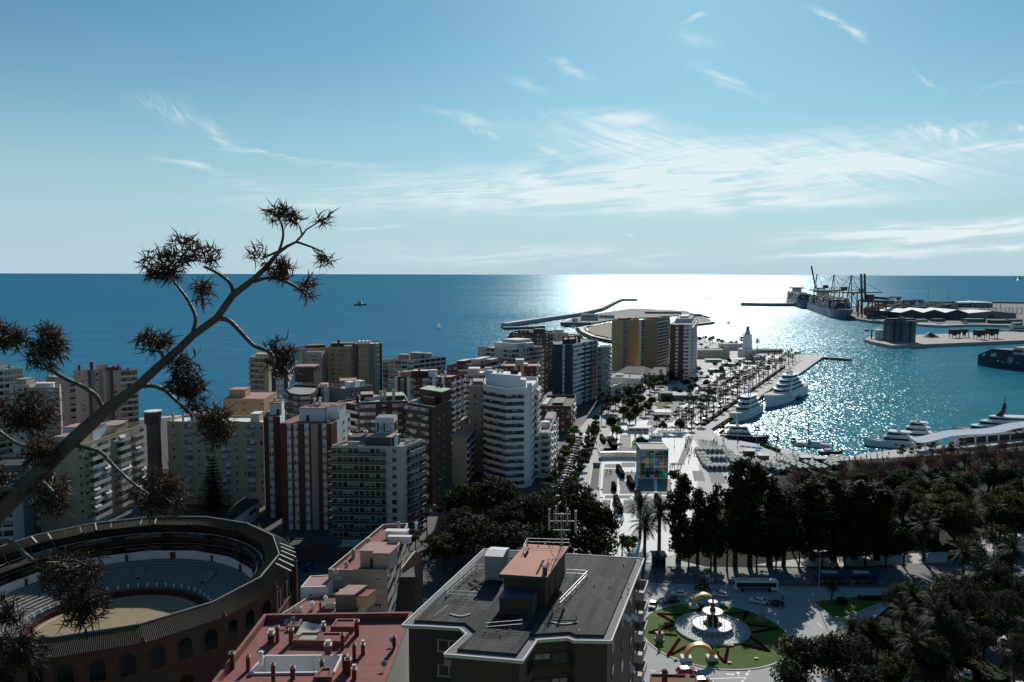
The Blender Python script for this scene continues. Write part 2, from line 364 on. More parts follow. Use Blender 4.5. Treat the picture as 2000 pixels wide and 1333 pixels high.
# roads
road('street', M_asph2, [(1060, 1075), (1088, 1010), (1115, 946), (1128, 900), (1139, 848), (1157, 826), (1172, 804), (1205, 780), (1258, 752), (1330, 733), (1385, 716), (1440, 698), (1490, 686)], 9)
road('quay_road', M_asph2, [(1560, 703), (1520, 727), (1470, 752), (1420, 784), (1362, 826), (1358, 842), (1392, 858), (1450, 872), (1530, 886), (1600, 899)], 9)
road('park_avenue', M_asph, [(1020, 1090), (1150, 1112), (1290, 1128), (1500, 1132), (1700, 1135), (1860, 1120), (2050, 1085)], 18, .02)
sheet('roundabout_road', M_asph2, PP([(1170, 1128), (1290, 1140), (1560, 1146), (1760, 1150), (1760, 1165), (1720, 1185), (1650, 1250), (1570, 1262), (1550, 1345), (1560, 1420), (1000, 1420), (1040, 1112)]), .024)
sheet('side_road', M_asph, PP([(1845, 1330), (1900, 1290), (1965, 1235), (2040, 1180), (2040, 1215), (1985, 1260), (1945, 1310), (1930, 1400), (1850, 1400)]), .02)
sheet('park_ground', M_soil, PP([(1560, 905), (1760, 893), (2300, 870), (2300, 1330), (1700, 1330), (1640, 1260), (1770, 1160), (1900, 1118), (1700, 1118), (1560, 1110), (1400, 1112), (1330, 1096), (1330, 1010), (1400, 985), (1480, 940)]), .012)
sheet('park_path', M_pave, PP([(1470, 1104), (1560, 1092), (1700, 1086), (1850, 1078), (1850, 1098), (1700, 1106), (1560, 1108)]), .03)
sheet('park_path', M_pave, PP([(1880, 1052), (2010, 1040), (2010, 1075), (1930, 1078)]), .03)
sheet('park_path', M_pave, PP([(1740, 1300), (1770, 1262), (1790, 1270), (1775, 1330), (1740, 1360)]), .03)
sheet('park_path', M_pave, PP([(1550, 1030), (1600, 1025), (1640, 1075), (1570, 1085)]), .03)
# lane paint
m = MB(M_line)
def dash(a, b, w=.18, z=.034):
    a, b = P(*a), P(*b); t = (b - a).normalized(); n = Vector((-t.y, t.x, 0)) * (w / 2)
    m.add([(v.x, v.y, z) for v in (a + n, a - n, b - n, b + n)], [(0, 1, 2, 3)])
def dashes(a, b, n, w=.18, duty=.5):
    for i in range(n):
        u, v = i / n, (i + duty) / n
        dash((a[0] + (b[0] - a[0]) * u, a[1] + (b[1] - a[1]) * u), (a[0] + (b[0] - a[0]) * v, a[1] + (b[1] - a[1]) * v), w)
dashes((1470, 1300), (1442, 1345), 6, .5, .6); dashes((1575, 1198), (1680, 1290), 5, .25); dash((1376, 1327), (1455, 1324), .3); dash((1418, 1317), (1444, 1319), .5)
dash((1443, 1313), (1437, 1320), .5); dashes((1290, 1160), (1390, 1152), 5, .2); dashes((1270, 1310), (1330, 1322), 3, .25)
dashes((1320, 1134), (1800, 1140), 16, .2); dashes((1116, 940), (1139, 850), 9, .15); dash((1125, 945), (1143, 862), .15); dash((1107, 945), (1130, 862), .15)
for i in range(7):
    x = 1141 + i * 3.9; dash((x - 4, 850.5), (x - 4, 846.5), .5); x = 1119 + i * 2.8; dash((x, 909), (x + 1, 904.5), .45)
for i in range(5): dash((1500 + i * 9, 1150 + i * 3), (1512 + i * 9, 1147 + i * 3), .5)
struct('road_markings', m)
# far shore: beach spit, breakwaters' foundations, port land
def land(name, mt, pts, z0=-5, z1=0.5, side=None):
    m = MB(mt, side or mt); m.prism([p[:2] for p in PP(pts, z1)], z0, z1, 1, 0); return struct(name, m)
land('beach_spit', M_sand, [(1148, 646), (1160, 653), (1195, 661), (1260, 664), (1330, 658), (1345, 645), (1320, 632), (1240, 630), (1195, 631), (1165, 635), (1150, 640)])
M_apron = mat('dock_apron', (.15, .16, .17), .85, .2, var=.2, vs=.03)
land('marina_land', M_apron, [(1095, 634), (1120, 638), (1200, 624), (1330, 616), (1368, 632), (1392, 631), (1388, 624), (1340, 607), (1235, 602), (1170, 612), (1120, 622)], side=M_rock)
land('container_terminal', M_apron, [(1668, 622), (1700, 627), (1735, 629), (1850, 632), (2200, 636), (2600, 640), (2600, 596), (1900, 592), (1730, 592), (1640, 604)], z1=2)
land('grain_quay', M_quay, [(1688, 663), (1705, 668), (1742, 675), (1800, 673), (2200, 657), (2200, 640), (1900, 650), (1800, 654), (1700, 658)], z1=2)
land('small_quay', M_conc, [(1790, 633), (1800, 634), (1840, 636), (1900, 634), (2200, 640), (2200, 632), (1800, 628)], z1=1.6)
# ================================================================ buildings
def glass(name, col, rough=.12): return mat(name, col, rough, .6, var=0)
G_dark = glass('window_dark', (.012, .016, .02)); G_mid = glass('window_blue', (.05, .075, .09)); G_blind = mat('roller_blind', (.40, .40, .38), .6, .3, var=.1, vs=.6)
G_lit = glass('window_pale', (.20, .24, .26), .2); M_frame = mat('window_frame', (.48, .48, .47), .5, .4, var=0); M_fdark = mat('dark_frame', (.05, .05, .05), .5, .4, var=0)
M_wht = mat('white_render', (.66, .67, .68), .7, .3, var=.07, vs=.12); M_off = mat('off_white_render', (.54, .515, .46), .75, .3, var=.09, vs=.12)
M_beige = mat('beige_render', (.46, .385, .28), .8, .25, var=.09, vs=.12); M_yel = mat('ochre_render', (.38, .29, .17), .8, .25, var=.09, vs=.12)
M_ora = mat('apricot_render', (.46, .295, .17), .8, .25, var=.08, vs=.12); M_red = mat('red_brick', (.145, .055, .045), .85, .2, var=.14, vs=.3)
M_bro = mat('brown_brick', (.092, .064, .053), .85, .2, var=.14, vs=.3); M_blu = mat('navy_cladding', (.012, .032, .058), .5, .4, var=.08)
M_gre = mat('grey_render', (.18, .19, .20), .8, .25, var=.1, vs=.12); M_pinkw = mat('pinkish_render', (.37, .29, .265), .8, .25, var=.1, vs=.12)
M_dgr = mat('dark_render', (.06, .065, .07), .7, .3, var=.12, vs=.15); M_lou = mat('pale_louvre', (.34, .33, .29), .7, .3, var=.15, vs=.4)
M_terra = mat('red_roof_paint', (.25, .098, .092), .8, .2, var=.32, vs=.25); M_pink = mat('pink_roof_tile', (.40, .235, .22), .8, .2, var=.12, vs=.3)
M_green = mat('green_roof_sheet', (.25, .38, .30), .7, .3, var=.14, vs=.3); M_grf = mat('grey_roof', (.30, .30, .29), .85, .2, var=.2, vs=.25)
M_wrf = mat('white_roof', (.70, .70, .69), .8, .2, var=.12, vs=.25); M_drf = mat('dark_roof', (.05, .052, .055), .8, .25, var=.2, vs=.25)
M_tile = mat('clay_tile', (.20, .105, .07), .85, .2, var=.25, vs=.5); M_metal = mat('galvanised', (.40, .41, .42), .4, .5, .6, var=.1)
M_rail = mat('dark_rail', (.03, .033, .036), .5, .4, var=0); M_grail = glass('rail_glass', (.05, .085, .10), .15); M_awn = mat('canvas_awning', (.62, .60, .54), .8, .2, var=.08)

def win_mesh(nm, pane, frame, nx=2, lower=None):
    m = MB(frame, pane, lower or pane); b = .07
    m.box(-.5, -.08, 0, .5, 0, 1, 0)
    for i in range(nx):
        x0 = -.5 + b + i * (1 - b) / nx; x1 = x0 + (1 - b) / nx - b
        if lower: m.quad((x0, -.085, .08), (x1, -.085, .08), (x1, -.085, .5), (x0, -.085, .5), 1); m.quad((x0, -.085, .5), (x1, -.085, .5), (x1, -.085, .94), (x0, -.085, .94), 2)
        else: m.quad((x0, -.085, .08), (x1, -.085, .08), (x1, -.085, .94), (x0, -.085, .94), 1)
    m.box(-.54, -.13, -.05, .54, 0, 0, 0)
    return m.mesh(nm)
WIN = [win_mesh('window_a', G_dark, M_frame), win_mesh('window_b', G_mid, M_frame), win_mesh('window_c', G_dark, M_frame, 2, G_blind), win_mesh('window_d', G_blind, M_frame, 1), win_mesh('window_e', G_dark, M_fdark)]
def extra(me, kind):
    m = MB(); m.v = [v.co.copy() for v in me.vertices]; m.f = [list(p.vertices) for p in me.polygons]; m.mi = [p.material_index for p in me.polygons]; m.sm = [False] * len(m.f); m.mats = list(me.materials) + [M_wht, M_awn]; k = len(m.mats)
    if kind == 'ac': m.box(.1, -.5, -.62, .62, -.02, -.1, k - 2)
    elif kind == 'awning': m.add([(-.55, -.02, 1.0), (.55, -.02, 1.0), (.55, -.95, .62), (-.55, -.95, .62), (.55, -.95, .5), (-.55, -.95, .5)], [(3, 2, 1, 0), (5, 4, 2, 3)], k - 1)
    else: m.box(-.45, -.11, .55, .45, -.087, .93, k - 2)
    return m.mesh(me.name + kind)
WIN += [extra(WIN[0], 'ac'), extra(WIN[2], 'awning'), extra(WIN[4], 'blind')] + WIN[:3]
GAL = [win_mesh('gallery_a', G_mid, M_frame, 4), win_mesh('gallery_b', G_lit, M_frame, 4), win_mesh('gallery_c', G_dark, M_frame, 4, G_blind), win_mesh('gallery_d', G_dark, M_frame, 3)]
GAL += [extra(GAL[0], 'blind'), extra(GAL[3], 'awning')]
DRK = [win_mesh('opening_a', G_dark, M_fdark), win_mesh('opening_b', G_mid, M_fdark), win_mesh('opening_c', G_dark, M_fdark, 2, G_blind)]
_bm = {}
def bal_mesh(slab, par, kind):
    k = (slab.name, par.name, kind)
    if k not in _bm:
        m = MB(slab, par); m.box(-.5, -1, -.12, .5, 0, .08, 0)
        t = .03 if kind == 'glass' else .07
        m.box(-.5, -1, .08, .5, -1 + t, 1.05, 1)
        m.box(-.5, -1 + t, .08, -.488, 0, 1.05, 1); m.box(.488, -1 + t, .08, .5, 0, 1.05, 1)
        m.box(-.505, -1.02, 1.05, .505, -.9, 1.10, 0)
        _bm[k] = m.mesh('balcony')
    return _bm[k]
def scr(p):
    w = p - EYE; d = w.dot(FWD); return (1000 + F * w.dot(RT) / d, 666.5 - F * w.dot(UP) / d, d)
def place_parts(root, name, items, cap=100):
    """items: (mesh, world location, rz, scale, normal).  The largest as parts, the rest as one 'stuff' part."""
    def size(it):
        me, p, rz, sc, n = it; v = EYE - p; x, y, d = scr(p)
        k = max(.02, v.normalized().dot(n)) * sc[0] * sc[2] / v.length_squared
        return k if (-30 < x < 2030 and y < 1370) else k * .01
    items.sort(key=size, reverse=True)
    off = root.location
    for me, p, rz, sc, n in items[:cap]: inst(name, me, p - off, rz, sc, root)
    rest = items[cap:]
    if rest:
        mats = []; m = MB()
        for me, p, rz, sc, n in rest:
            ca, sa = math.cos(rz), math.sin(rz); base = len(m.v)
            for v in me.vertices:
                x, y, z = v.co.x * sc[0], v.co.y * sc[1], v.co.z * sc[2]
                m.v.append(Vector((p.x + x * ca - y * sa, p.y + x * sa + y * ca, p.z + z)))
            idx = []
            for mm in me.materials:
                if mm not in mats: mats.append(mm)
                idx.append(mats.index(mm))
            for po in me.polygons: m.f.append([base + i for i in po.vertices]); m.mi.append(idx[po.material_index]); m.sm.append(False)
        m.mats = mats; tag(m.build(name, root), kind='stuff')
def facade(acc, P0, P1, z0, z1, fl, pat, o):
    """window, balcony and strip placements on one wall, storey by storey"""
    if not pat: return
    e = P1 - P0; e.z = 0; Ln = e.length; t = e / Ln; n = Vector((t.y, -t.x, 0)); rz = math.atan2(t.y, t.x)
    cw = Ln / len(pat); nf = max(1, int((z1 - z0) / fl + .3))
    i = 0
    while i < len(pat):
        c = pat[i]; j = i
        while j < len(pat) and pat[j] == c: j += 1
        if c in o.get('strips', {}):
            a, b = P0 + t * (i * cw), P0 + t * (j * cw); q = n * o.get('strip_d', .12)
            acc['strip'].append(([a[:2], (a + q)[:2], (b + q)[:2], b[:2]], z0, z1 - .05, o['strips'][c]))
        i = j
    for k in range(nf):
        zb = z1 - fl * (k + 1) - o.get('top', .5)
        if zb < z0 - .2: continue
        i = 0
        while i < len(pat):
            c = pat[i]; j = i + 1
            if c in 'bBG':
                while j < len(pat) and pat[j] == c: j += 1
            mid = P0 + t * ((i + j) / 2 * cw); w = (j - i) * cw; loc = lambda zz, d=.015: Vector((mid.x, mid.y, zz)) + n * d
            if c == 'w': acc['win'].append((R.choice(o.get('wins', WIN)), loc(zb + .95), rz, (cw * .55, 1, 1.35), n))
            elif c == 'W': acc['win'].append((R.choice(o.get('wins', WIN)), loc(zb + .8), rz, (cw * .84, 1, 1.5), n))
            elif c == 't': acc['win'].append((R.choice(WIN), loc(zb + 1.3), rz, (cw * .35, 1, .7), n))
            elif c == 'D': acc['win'].append((R.choice(DRK), loc(zb + .75), rz, (cw * .98, 1, 1.45), n))
            elif c == 'g': acc['win'].append((R.choice(GAL), loc(zb + .30, .05), rz, (cw * .99, 1, fl - .6), n))
            elif c in 'bBG':
                dp = o.get('bal_d', 1.3); acc['bal'].append((bal_mesh(o['slab'], o['par'], 'glass' if c == 'G' else 'solid'), loc(zb, 0), rz, (w, dp, 1), n))
                for q in range(i, j):
                    pm = P0 + t * ((q + .5) * cw)
                    acc['win'].append((R.choice(GAL if c == 'B' and R.random() < .75 else DRK), Vector((pm.x, pm.y, zb + .12)) + n * (.015 if c != 'B' else dp * .55), rz, (cw * (.8 if c != 'B' else .96), 1, fl - .55), n))
            i = j
def quad_from(A, B, C, z, depth=None):
    a, b = P(*A, z), P(*B, z)
    if C is None:
        t = (b - a).normalized(); n = Vector((-t.y, t.x, 0)); c = b + n * depth
    else: c = P(*C, z)
    return a, b, c, a + c - b
def shell(root, poly, z0, z, wall, roof, par=.9, rim=.28, capm=None):
    """walls with a parapet, and a roof deck inside it"""
    n = len(poly); cx = sum(p[0] for p in poly) / n; cy = sum(p[1] for p in poly) / n
    inner = []
    for i, p in enumerate(poly):
        p = Vector((p[0], p[1])); a = Vector(poly[i - 1][:2]); b = Vector(poly[(i + 1) % n][:2])
        ta, tb = (p - a).normalized(), (b - p).normalized(); na, nb = Vector((-ta.y, ta.x)), Vector((-tb.y, tb.x)); bi = (na + nb)
        bi = bi.normalized() * min(2.5, 1 / max(.4, bi.length / 2)) if bi.length > .1 else na
        inner.append(p + bi * rim)
    m = MB(wall, capm or wall); m.prism(poly, z0, z, 0, -1)
    o = [(p[0], p[1], z) for p in poly]; ii = [(p[0], p[1], z) for p in inner]; lo = [(p[0], p[1], z - par) for p in inner]
    for i in range(n):
        j = (i + 1) % n; m.quad(o[i], o[j], ii[j], ii[i], 1); m.quad(ii[i], ii[j], lo[j], lo[i], 0)
    m.build('wall', root)
    MB(roof).add(lo, [list(range(n))]).build('roof', root)
    return inner
STRIPN = {}
def bld(name, label, A, B, C, z, wall, roof, fl=3.0, front='', right='', left='', depth=None, z0=0., par=.9, cat='apartment block',
        strips=None, slab=None, parm=None, bal_d=1.3, wins=None, capm=None, top=.5, cap=100, clutter=(), group=None, poly=None):
    a, b, c, d = quad_from(A, B, C, z, depth) if poly is None else (None,) * 4
    pl = [v[:2] for v in (a, b, c, d)] if poly is None else poly
    cx = sum(p[0] for p in pl) / len(pl); cy = sum(p[1] for p in pl) / len(pl)
    root = thing(name, label, cat, (cx, cy, z0), 0, group, world=True)
    shell(root, pl, z0, z, wall, roof, par, capm=capm)
    acc = {'win': [], 'bal': [], 'strip': []}
    o = dict(strips=strips or {}, slab=slab or wall, par=parm or wall, bal_d=bal_d, top=top)
    if wins: o['wins'] = wins
    V = [Vector((*p, 0)) for p in pl]
    if isinstance(front, (list, tuple)):
        for i, pt in enumerate(front): facade(acc, V[i], V[(i + 1) % len(V)], z0, z, fl, pt, o)
    else:
        facade(acc, V[0], V[1], z0, z, fl, front, o); facade(acc, V[1], V[2], z0, z, fl, right, o); facade(acc, V[3], V[0], z0, z, fl, left, o)
    for q, s0, s1, mt in acc['strip']:
        MB(mt).prism(q, s0, s1, 0).build(STRIPN.get(mt.name, 'wall_strip'), root)
    place_parts(root, 'window', acc['win'], cap); place_parts(root, 'balcony', acc['bal'], cap)
    root['_q'] = [x for p in pl for x in p]; root['_z'] = z
    if clutter and len(pl) == 4: roof_things(root, pl, z - par, clutter)
    return root
STRIPN.update({'red_brick': 'brick_pier', 'pale_louvre': 'louvred_strip', 'white_render': 'white_strip', 'navy_cladding': 'cladding_strip', 'dark_render': 'dark_strip', 'brown_brick': 'brick_pier'})
def uvp(pl, u, v):
    a, b, c, d = (Vector((*p, 0)) for p in pl)
    return a + (b - a) * u + (d - a) * v
def roof_box(root, pl, u0, u1, v0, v1, z, h, wall, roof, name='penthouse', over=.25, door=None, tall=None):
    q = [uvp(pl, u, v) for u, v in ((u0, v0), (u1, v0), (u1, v1), (u0, v1))]
    m = MB(wall, roof); m.prism([p[:2] for p in q], z, z + h, 0, -1)
    cx = sum((p for p in q), Vector()) / 4; e = [cx + (p - cx) * (1 + over / max(1., (p - cx).length)) for p in q]
    m.prism([p[:2] for p in e], z + h, z + h + .22, 1, 1, bottom=True); o = m.build(name, root)
    if door is not None:
        t = (q[1] - q[0]).normalized(); n = Vector((t.y, -t.x, 0)); c = q[0] + (q[1] - q[0]) * door + n * .03
        MB(M_fdark).prism([(c - t * .5)[:2], (c - t * .5 + n * .06)[:2], (c + t * .5 + n * .06)[:2], (c + t * .5)[:2]], z + .02, z + 2.1, 0).build('door', o)
    return o
def roof_things(root, pl, z, spec):
    """spec items: ('box',u0,u1,v0,v1,h,wall,roof[,door]) ('ch',u,v,h,w,mat[,cap]) ('ac',u,v) ('ant',u,v,h) ('tank',u,v,r,h,mat)"""
    for s in spec:
        k = s[0]
        if k == 'box': roof_box(root, pl, s[1], s[2], s[3], s[4], z, s[5], s[6], s[7], door=s[8] if len(s) > 8 else None)
        elif k == 'ch':
            p = uvp(pl, s[1], s[2]); m = MB(s[5], s[6] if len(s) > 6 else s[5]); m.cbox((p.x, p.y, z), (s[4], s[4], s[3]), 0, .3); m.cbox((p.x, p.y, z + s[3]), (s[4] * 1.35, s[4] * 1.35, .22), 1, .3)
            m.cbox((p.x, p.y, z + s[3] + .22), (s[4] * .7, s[4] * .7, .35), 1, .3); m.build('chimney', root)
        elif k == 'ac':
            p = uvp(pl, s[1], s[2]); m = MB(M_frame, M_fdark); m.cbox((p.x, p.y, z + .15), (1.2, .8, 1.0), 0, .2); m.lathe([(.38, 0), (.38, .04)], (p.x, p.y, z + 1.15), 10, 1)
            m.cbox((p.x - .4, p.y, z), (.1, .7, .15), 1, .2); m.cbox((p.x + .4, p.y, z), (.1, .7, .15), 1, .2); m.build('air_conditioner', root)
        elif k == 'ant':
            p = uvp(pl, s[1], s[2]); m = MB(M_metal); m.tube([(p.x, p.y, z), (p.x, p.y, z + s[3])], .045, 5)
            for i in range(4): m.beam((p.x - .5, p.y, z + s[3] - .2 - i * .25), (p.x + .5, p.y, z + s[3] - .2 - i * .25), .03)
            m.build('antenna', root)
        elif k == 'tank':
            p = uvp(pl, s[1], s[2]); MB(s[5]).lathe([(s[3], 0), (s[3], s[4]), (s[3] * .9, s[4] + .25), (.05, s[4] + .3)], (p.x, p.y, z), 16, 0, capt=False).build('roof_drum', root)
CHW = lambda us: tuple(('ch', u, v, 2.2, .75, M_wht) for u, v in us)
# ================================================================ the blocks of the seafront quarter
U = dict
SB = {'r': M_red, 's': M_lou, 'v': M_wht, 'u': M_blu, 'k': M_dgr, 'm': M_bro}
def sign_text(root, txt, p0, t, h, mt, name='lettering', th=.03, serif=True):
    """simple stroked capitals on a wall; p0 lower left, t unit vector along the wall"""
    G = {'M': [[(0, 0), (0, 1)], [(0, 1), (.5, .25)], [(.5, .25), (1, 1)], [(1, 1), (1, 0)]],
         'S': [[(.95, .82), (.75, .98), (.3, .98), (.08, .8), (.15, .6), (.82, .42), (.95, .22), (.72, .02), (.25, .02), (.05, .2)]],
         'c': [[(.8, .55), (.5, .68), (.15, .5), (.1, .3), (.2, .1), (.5, 0), (.8, .12)]], 'o': [[(.45, .68), (.1, .5), (.1, .18), (.45, 0), (.8, .18), (.8, .5), (.45, .68)]],
         'n': [[(.1, 0), (.1, .68)], [(.1, .5), (.4, .68), (.75, .55), (.78, 0)]], 't': [[(.4, .95), (.4, .15), (.6, 0), (.8, .05)], [(.1, .68), (.8, .68)]], 'i': [[(.4, 0), (.4, .66)], [(.4, .82), (.4, .92)]],
         'O': [[(.45, 1), (.1, .75), (.1, .25), (.45, 0), (.8, .25), (.8, .75), (.45, 1)]], 'D': [[(.1, 0), (.1, 1), (.5, 1), (.85, .7), (.85, .3), (.5, 0), (.1, 0)]],
         'P': [[(.1, 0), (.1, 1), (.7, 1), (.85, .75), (.7, .5), (.1, .5)]]}
    n = Vector((t.y, -t.x, 0)); m = MB(mt); x = 0.
    for ch in txt:
        for st in G.get(ch, []):
            for (ax, ay), (bx, by) in zip(st, st[1:]):
                a = p0 + t * ((x + ax * .7) * h) + Vector((0, 0, ay * h)) + n * .03; b = p0 + t * ((x + bx * .7) * h) + Vector((0, 0, by * h)) + n * .03
                m.beam(a, b, .16 * h, .05)
        x += .92
    return m.build(name, root)

# ---- far left
r = bld('apartment_block', 'pale block with red roofed penthouse behind the dry flower heads at the left edge', (-75, 730), (45, 718), None, 44, M_off, M_grf, front='bbbbbb', depth=16,
        clutter=(('box', .1, .8, .3, .8, 3, M_wht, M_terra), ('ch', .9, .4, 1.5, .6, M_red)))
bld('apartment_block', 'beige block with white folded roof edge beside the tall grey towers at far left', (57, 757), (116, 757), (119, 751), 40, M_pinkw, M_wrf, front='gw.gw', depth=14, par=1.2,
    clutter=(('box', .2, .8, .4, .8, 2.2, M_off, M_wrf), ('tank', .7, .3, 1.3, 1.6, M_wht)))
bld('apartment_block', 'low cream block left of the white folded roof at far left', (18, 752), (57, 752), None, 40.5, M_off, M_drf, front='.ww', depth=12, clutter=(('box', .1, .6, .3, .8, 2.6, M_beige, M_grf),))
bld('apartment_block', 'slim pinkish block in the gap beside the grey banded tower', (114, 746), (146, 742), None, 38.5, M_pinkw, M_grf, front='w.D', depth=14, clutter=(('box', .2, .8, .3, .8, 2.4, M_pinkw, M_grf),))
bld('apartment_tower', 'tall grey and pink tower with tall brick chimneys and curved white balcony ends', (143, 724), (235, 724), (268, 722), 39, M_pinkw, M_terra, front='.twtkvwv.vkw.', right='bbb', strips={'v': M_gre, 'k': M_dgr}, slab=M_off, parm=M_off,
    clutter=(('ch', .02, .3, 3, 1.1, M_red), ('ch', .25, .4, 4.5, 1.5, M_red), ('box', .38, .52, .3, .6, 3.6, M_beige, M_grf), ('ch', .75, .3, 2.6, 1., M_red), ('ch', .85, .3, 3.2, 1., M_red), ('box', .55, .72, .4, .8, 2.2, M_red, M_terra), ('ch', .95, .6, 1.5, .8, M_red)))
r = bld('apartment_block', 'cream block with curved white balconies and blank gable above the bullring', (72, 870), (161, 868), (276, 830), 30, M_beige, M_grf, front='..t.....w', right='wBBB.wBB.BB', left='bbbbb', slab=M_wht, parm=M_wht, bal_d=1.5, par=1.0,
        clutter=(('box', .25, .8, .08, .26, 3, M_beige, M_pink, .6), ('box', .35, .9, .62, .8, 3.2, M_beige, M_pink, .3), ('box', .3, .7, .86, .98, 2.8, M_beige, M_grf, .5), ('ch', .2, .5, 2, .7, M_beige)))
pl = [(r['_q'][2 * i], r['_q'][2 * i + 1]) for i in range(4)]
sb = roof_box(r, pl, .05, .75, .34, .55, 29, 4.6, M_wht, M_pink)
q0 = uvp(pl, .05, .34); q1 = uvp(pl, .75, .34); tt = (q1 - q0).normalized(); sign_text(r, 'conti', q0 + tt * 1.2 + Vector((0, 0, 30.2)), tt, 1.5, M_dgr)
q = P(299, 804, 36); m = MB(mat('faded_brick', (.165, .115, .10), .85, .2, var=.15, vs=.4), M_wrf)
m.lathe([(2.6, 0), (2.6, 30), (2.9, 33), (3.2, 36)], (q.x, q.y, 0), 8, 0, sm=False); m.lathe([(3.3, 36), (3.3, 36.3)], (q.x, q.y, 0), 8, 1, sm=False)
for i in range(10):
    w = -2.6 + i * .25; m.box(q.x + 3.0 * math.cos(w) - .12, q.y + 3.0 * math.sin(w) - .12, 31.5, q.x + 3.0 * math.cos(w) + .12, q.y + 3.0 * math.sin(w) + .12, 35.6, 0)
tag(m.build('brick_stair_tower'), 'dark brick stair tower with white cap between two cream blocks', 'tower')
bld('apartment_block', 'wide cream slab with blue glazed bays behind the spreading conifer', (326, 823), (514, 825), None, 32, M_beige, M_wrf, front='.wt.gg.w.gg..gg.w.tgg.w', depth=13, par=.7,
    clutter=(('ch', .03, .2, 3, .8, M_beige), ('ch', .12, .3, 3, .8, M_beige), ('box', .18, .42, .4, .8, 2.8, M_off, M_pink, .4), ('box', .83, .92, .3, .7, 3, M_beige, M_wrf), ('ch', .97, .3, 3.6, .6, M_beige)))
bld('apartment_block', 'apricot block with flat pink roof left of the striped brick tower', (436, 779), (515, 779), None, 35, M_ora, M_pink, front='.w.w.wt.w.w', depth=20, par=.25, clutter=(('box', .05, .45, .25, .6, 3.2, M_ora, M_pink), ('ch', .3, .7, 1.4, .6, M_red)))
bld('apartment_tower', 'cream tower with scalloped balconies standing alone against the sea', (487, 697), (524, 699), (537, 694), 42, M_beige, M_beige, front='bbb.', right='.w', slab=M_beige, parm=M_beige, bal_d=1.2, clutter=(('box', .2, .8, .3, .8, 2, M_beige, M_beige),))
bld('apartment_block', 'white and brown strip of a block behind the round dark one', (530, 724), (562, 724), None, 37.5, M_wht, M_grf, front='kwwk', depth=14, strips=SB)
# ---- dark round block and its neighbours
q = [P(x, y, 30) for x, y in ((558, 760), (566, 768), (585, 771), (606, 770), (620, 763))]
bld('apartment_block', 'dark block with rounded white balcony rim near the ochre tower', 0, 0, 0, 30, M_dgr, M_grf, poly=[p[:2] for p in q] + [(q[4].x, q[4].y + 16), (q[0].x, q[0].y + 16)], front=['BB', 'BB', 'BB', 'B.'], slab=M_off, parm=M_dgr, par=1.1)
c = P(592, 745, 30); r = thing('roof_pavilion', 'dark leaning roof block with a pale lid on the round dark building', 'roof pavilion', (c.x, c.y + 8, 29), 0, world=True)
m = MB(M_dgr, M_pink); m.prism([(c.x - 5.5, c.y + 3), (c.x + 5, c.y + 3), (c.x + 5.6, c.y + 12), (c.x - 5.5, c.y + 12)], 29, 37.2, 0, -1); m.build('wall', r)
MB(M_pink).prism([(c.x - 6, c.y + 2.5), (c.x + 5.6, c.y + 2.5), (c.x + 6.2, c.y + 12.5), (c.x - 6, c.y + 12.5)], 37.2, 37.8, 0, 0, True).build('roof', r)
bld('apartment_block', 'white and dark panelled block right of the round dark one', (620, 757), (667, 756), None, 31, M_gre, M_terra, front='kwvvwkkw', depth=13, strips=SB, clutter=(('box', .1, .4, .3, .8, 1.6, M_wht, M_pink), ('ch', .6, .5, 1.4, .6, M_wht), ('ch', .8, .4, 1.2, .6, M_red)))
bld('apartment_block', 'small mustard block with a pale flat lid below the ochre tower', (664, 744), (698, 743), None, 33, M_yel, M_pink, front='.ww.', depth=12, par=.3)
bld('apartment_block', 'grey green block with two white lift shafts near the green roofed bricks', (672, 760), (729, 753), None, 31.5, M_gre, M_grf, front='wwwwww', depth=14, clutter=(('box', .25, .42, .1, .4, 3.4, M_wht, M_wrf), ('box', .6, .76, .1, .4, 3.4, M_wht, M_wrf)))
# ---- ochre group against the sea
bld('apartment_tower', 'ochre tower with paired dark loggias and a brown roof house', (640, 678), (692, 678), None, 40.5, M_yel, M_drf, front='.DtDDt.v', depth=18, strips={'v': M_gre}, fl=3.05,
    clutter=(('box', .05, .95, .3, .8, 2.6, M_bro, M_terra), ('ch', .36, .25, 4.6, 1.4, M_red), ('box', .6, .9, .1, .28, 1.5, M_wht, M_wrf), ('ant', .8, .5, 3)))
bld('apartment_tower', 'right hand ochre tower with five slim chimneys and dark corner windows', (694, 672), (746, 671), None, 43, M_yel, M_wrf, front='kwtt.vv.gk', depth=18, strips={'v': M_gre, 'k': M_dgr}, fl=3.05,
    clutter=(('ch', .1, .3, 2.8, .7, M_beige), ('ch', .25, .3, 2.8, .7, M_beige), ('ch', .4, .3, 2.8, .7, M_beige), ('ch', .53, .3, 3.2, .7, M_beige), ('ch', .75, .3, 3, .7, M_beige), ('box', .1, .6, .5, .8, 1.6, M_wht, M_wrf)))
bld('apartment_block', 'cream stepped wing at the left of the ochre towers', (590, 681), (640, 679), None, 39.5, M_beige, M_drf, front='.w..w.', depth=16, clutter=(('box', .3, .98, .3, .8, 2, M_bro, M_terra),))
bld('apartment_block', 'plain mauve block standing before the ochre towers', (597, 688), (628, 688), None, 38.3, M_pinkw, M_gre, front='tWt', depth=10, par=.4)
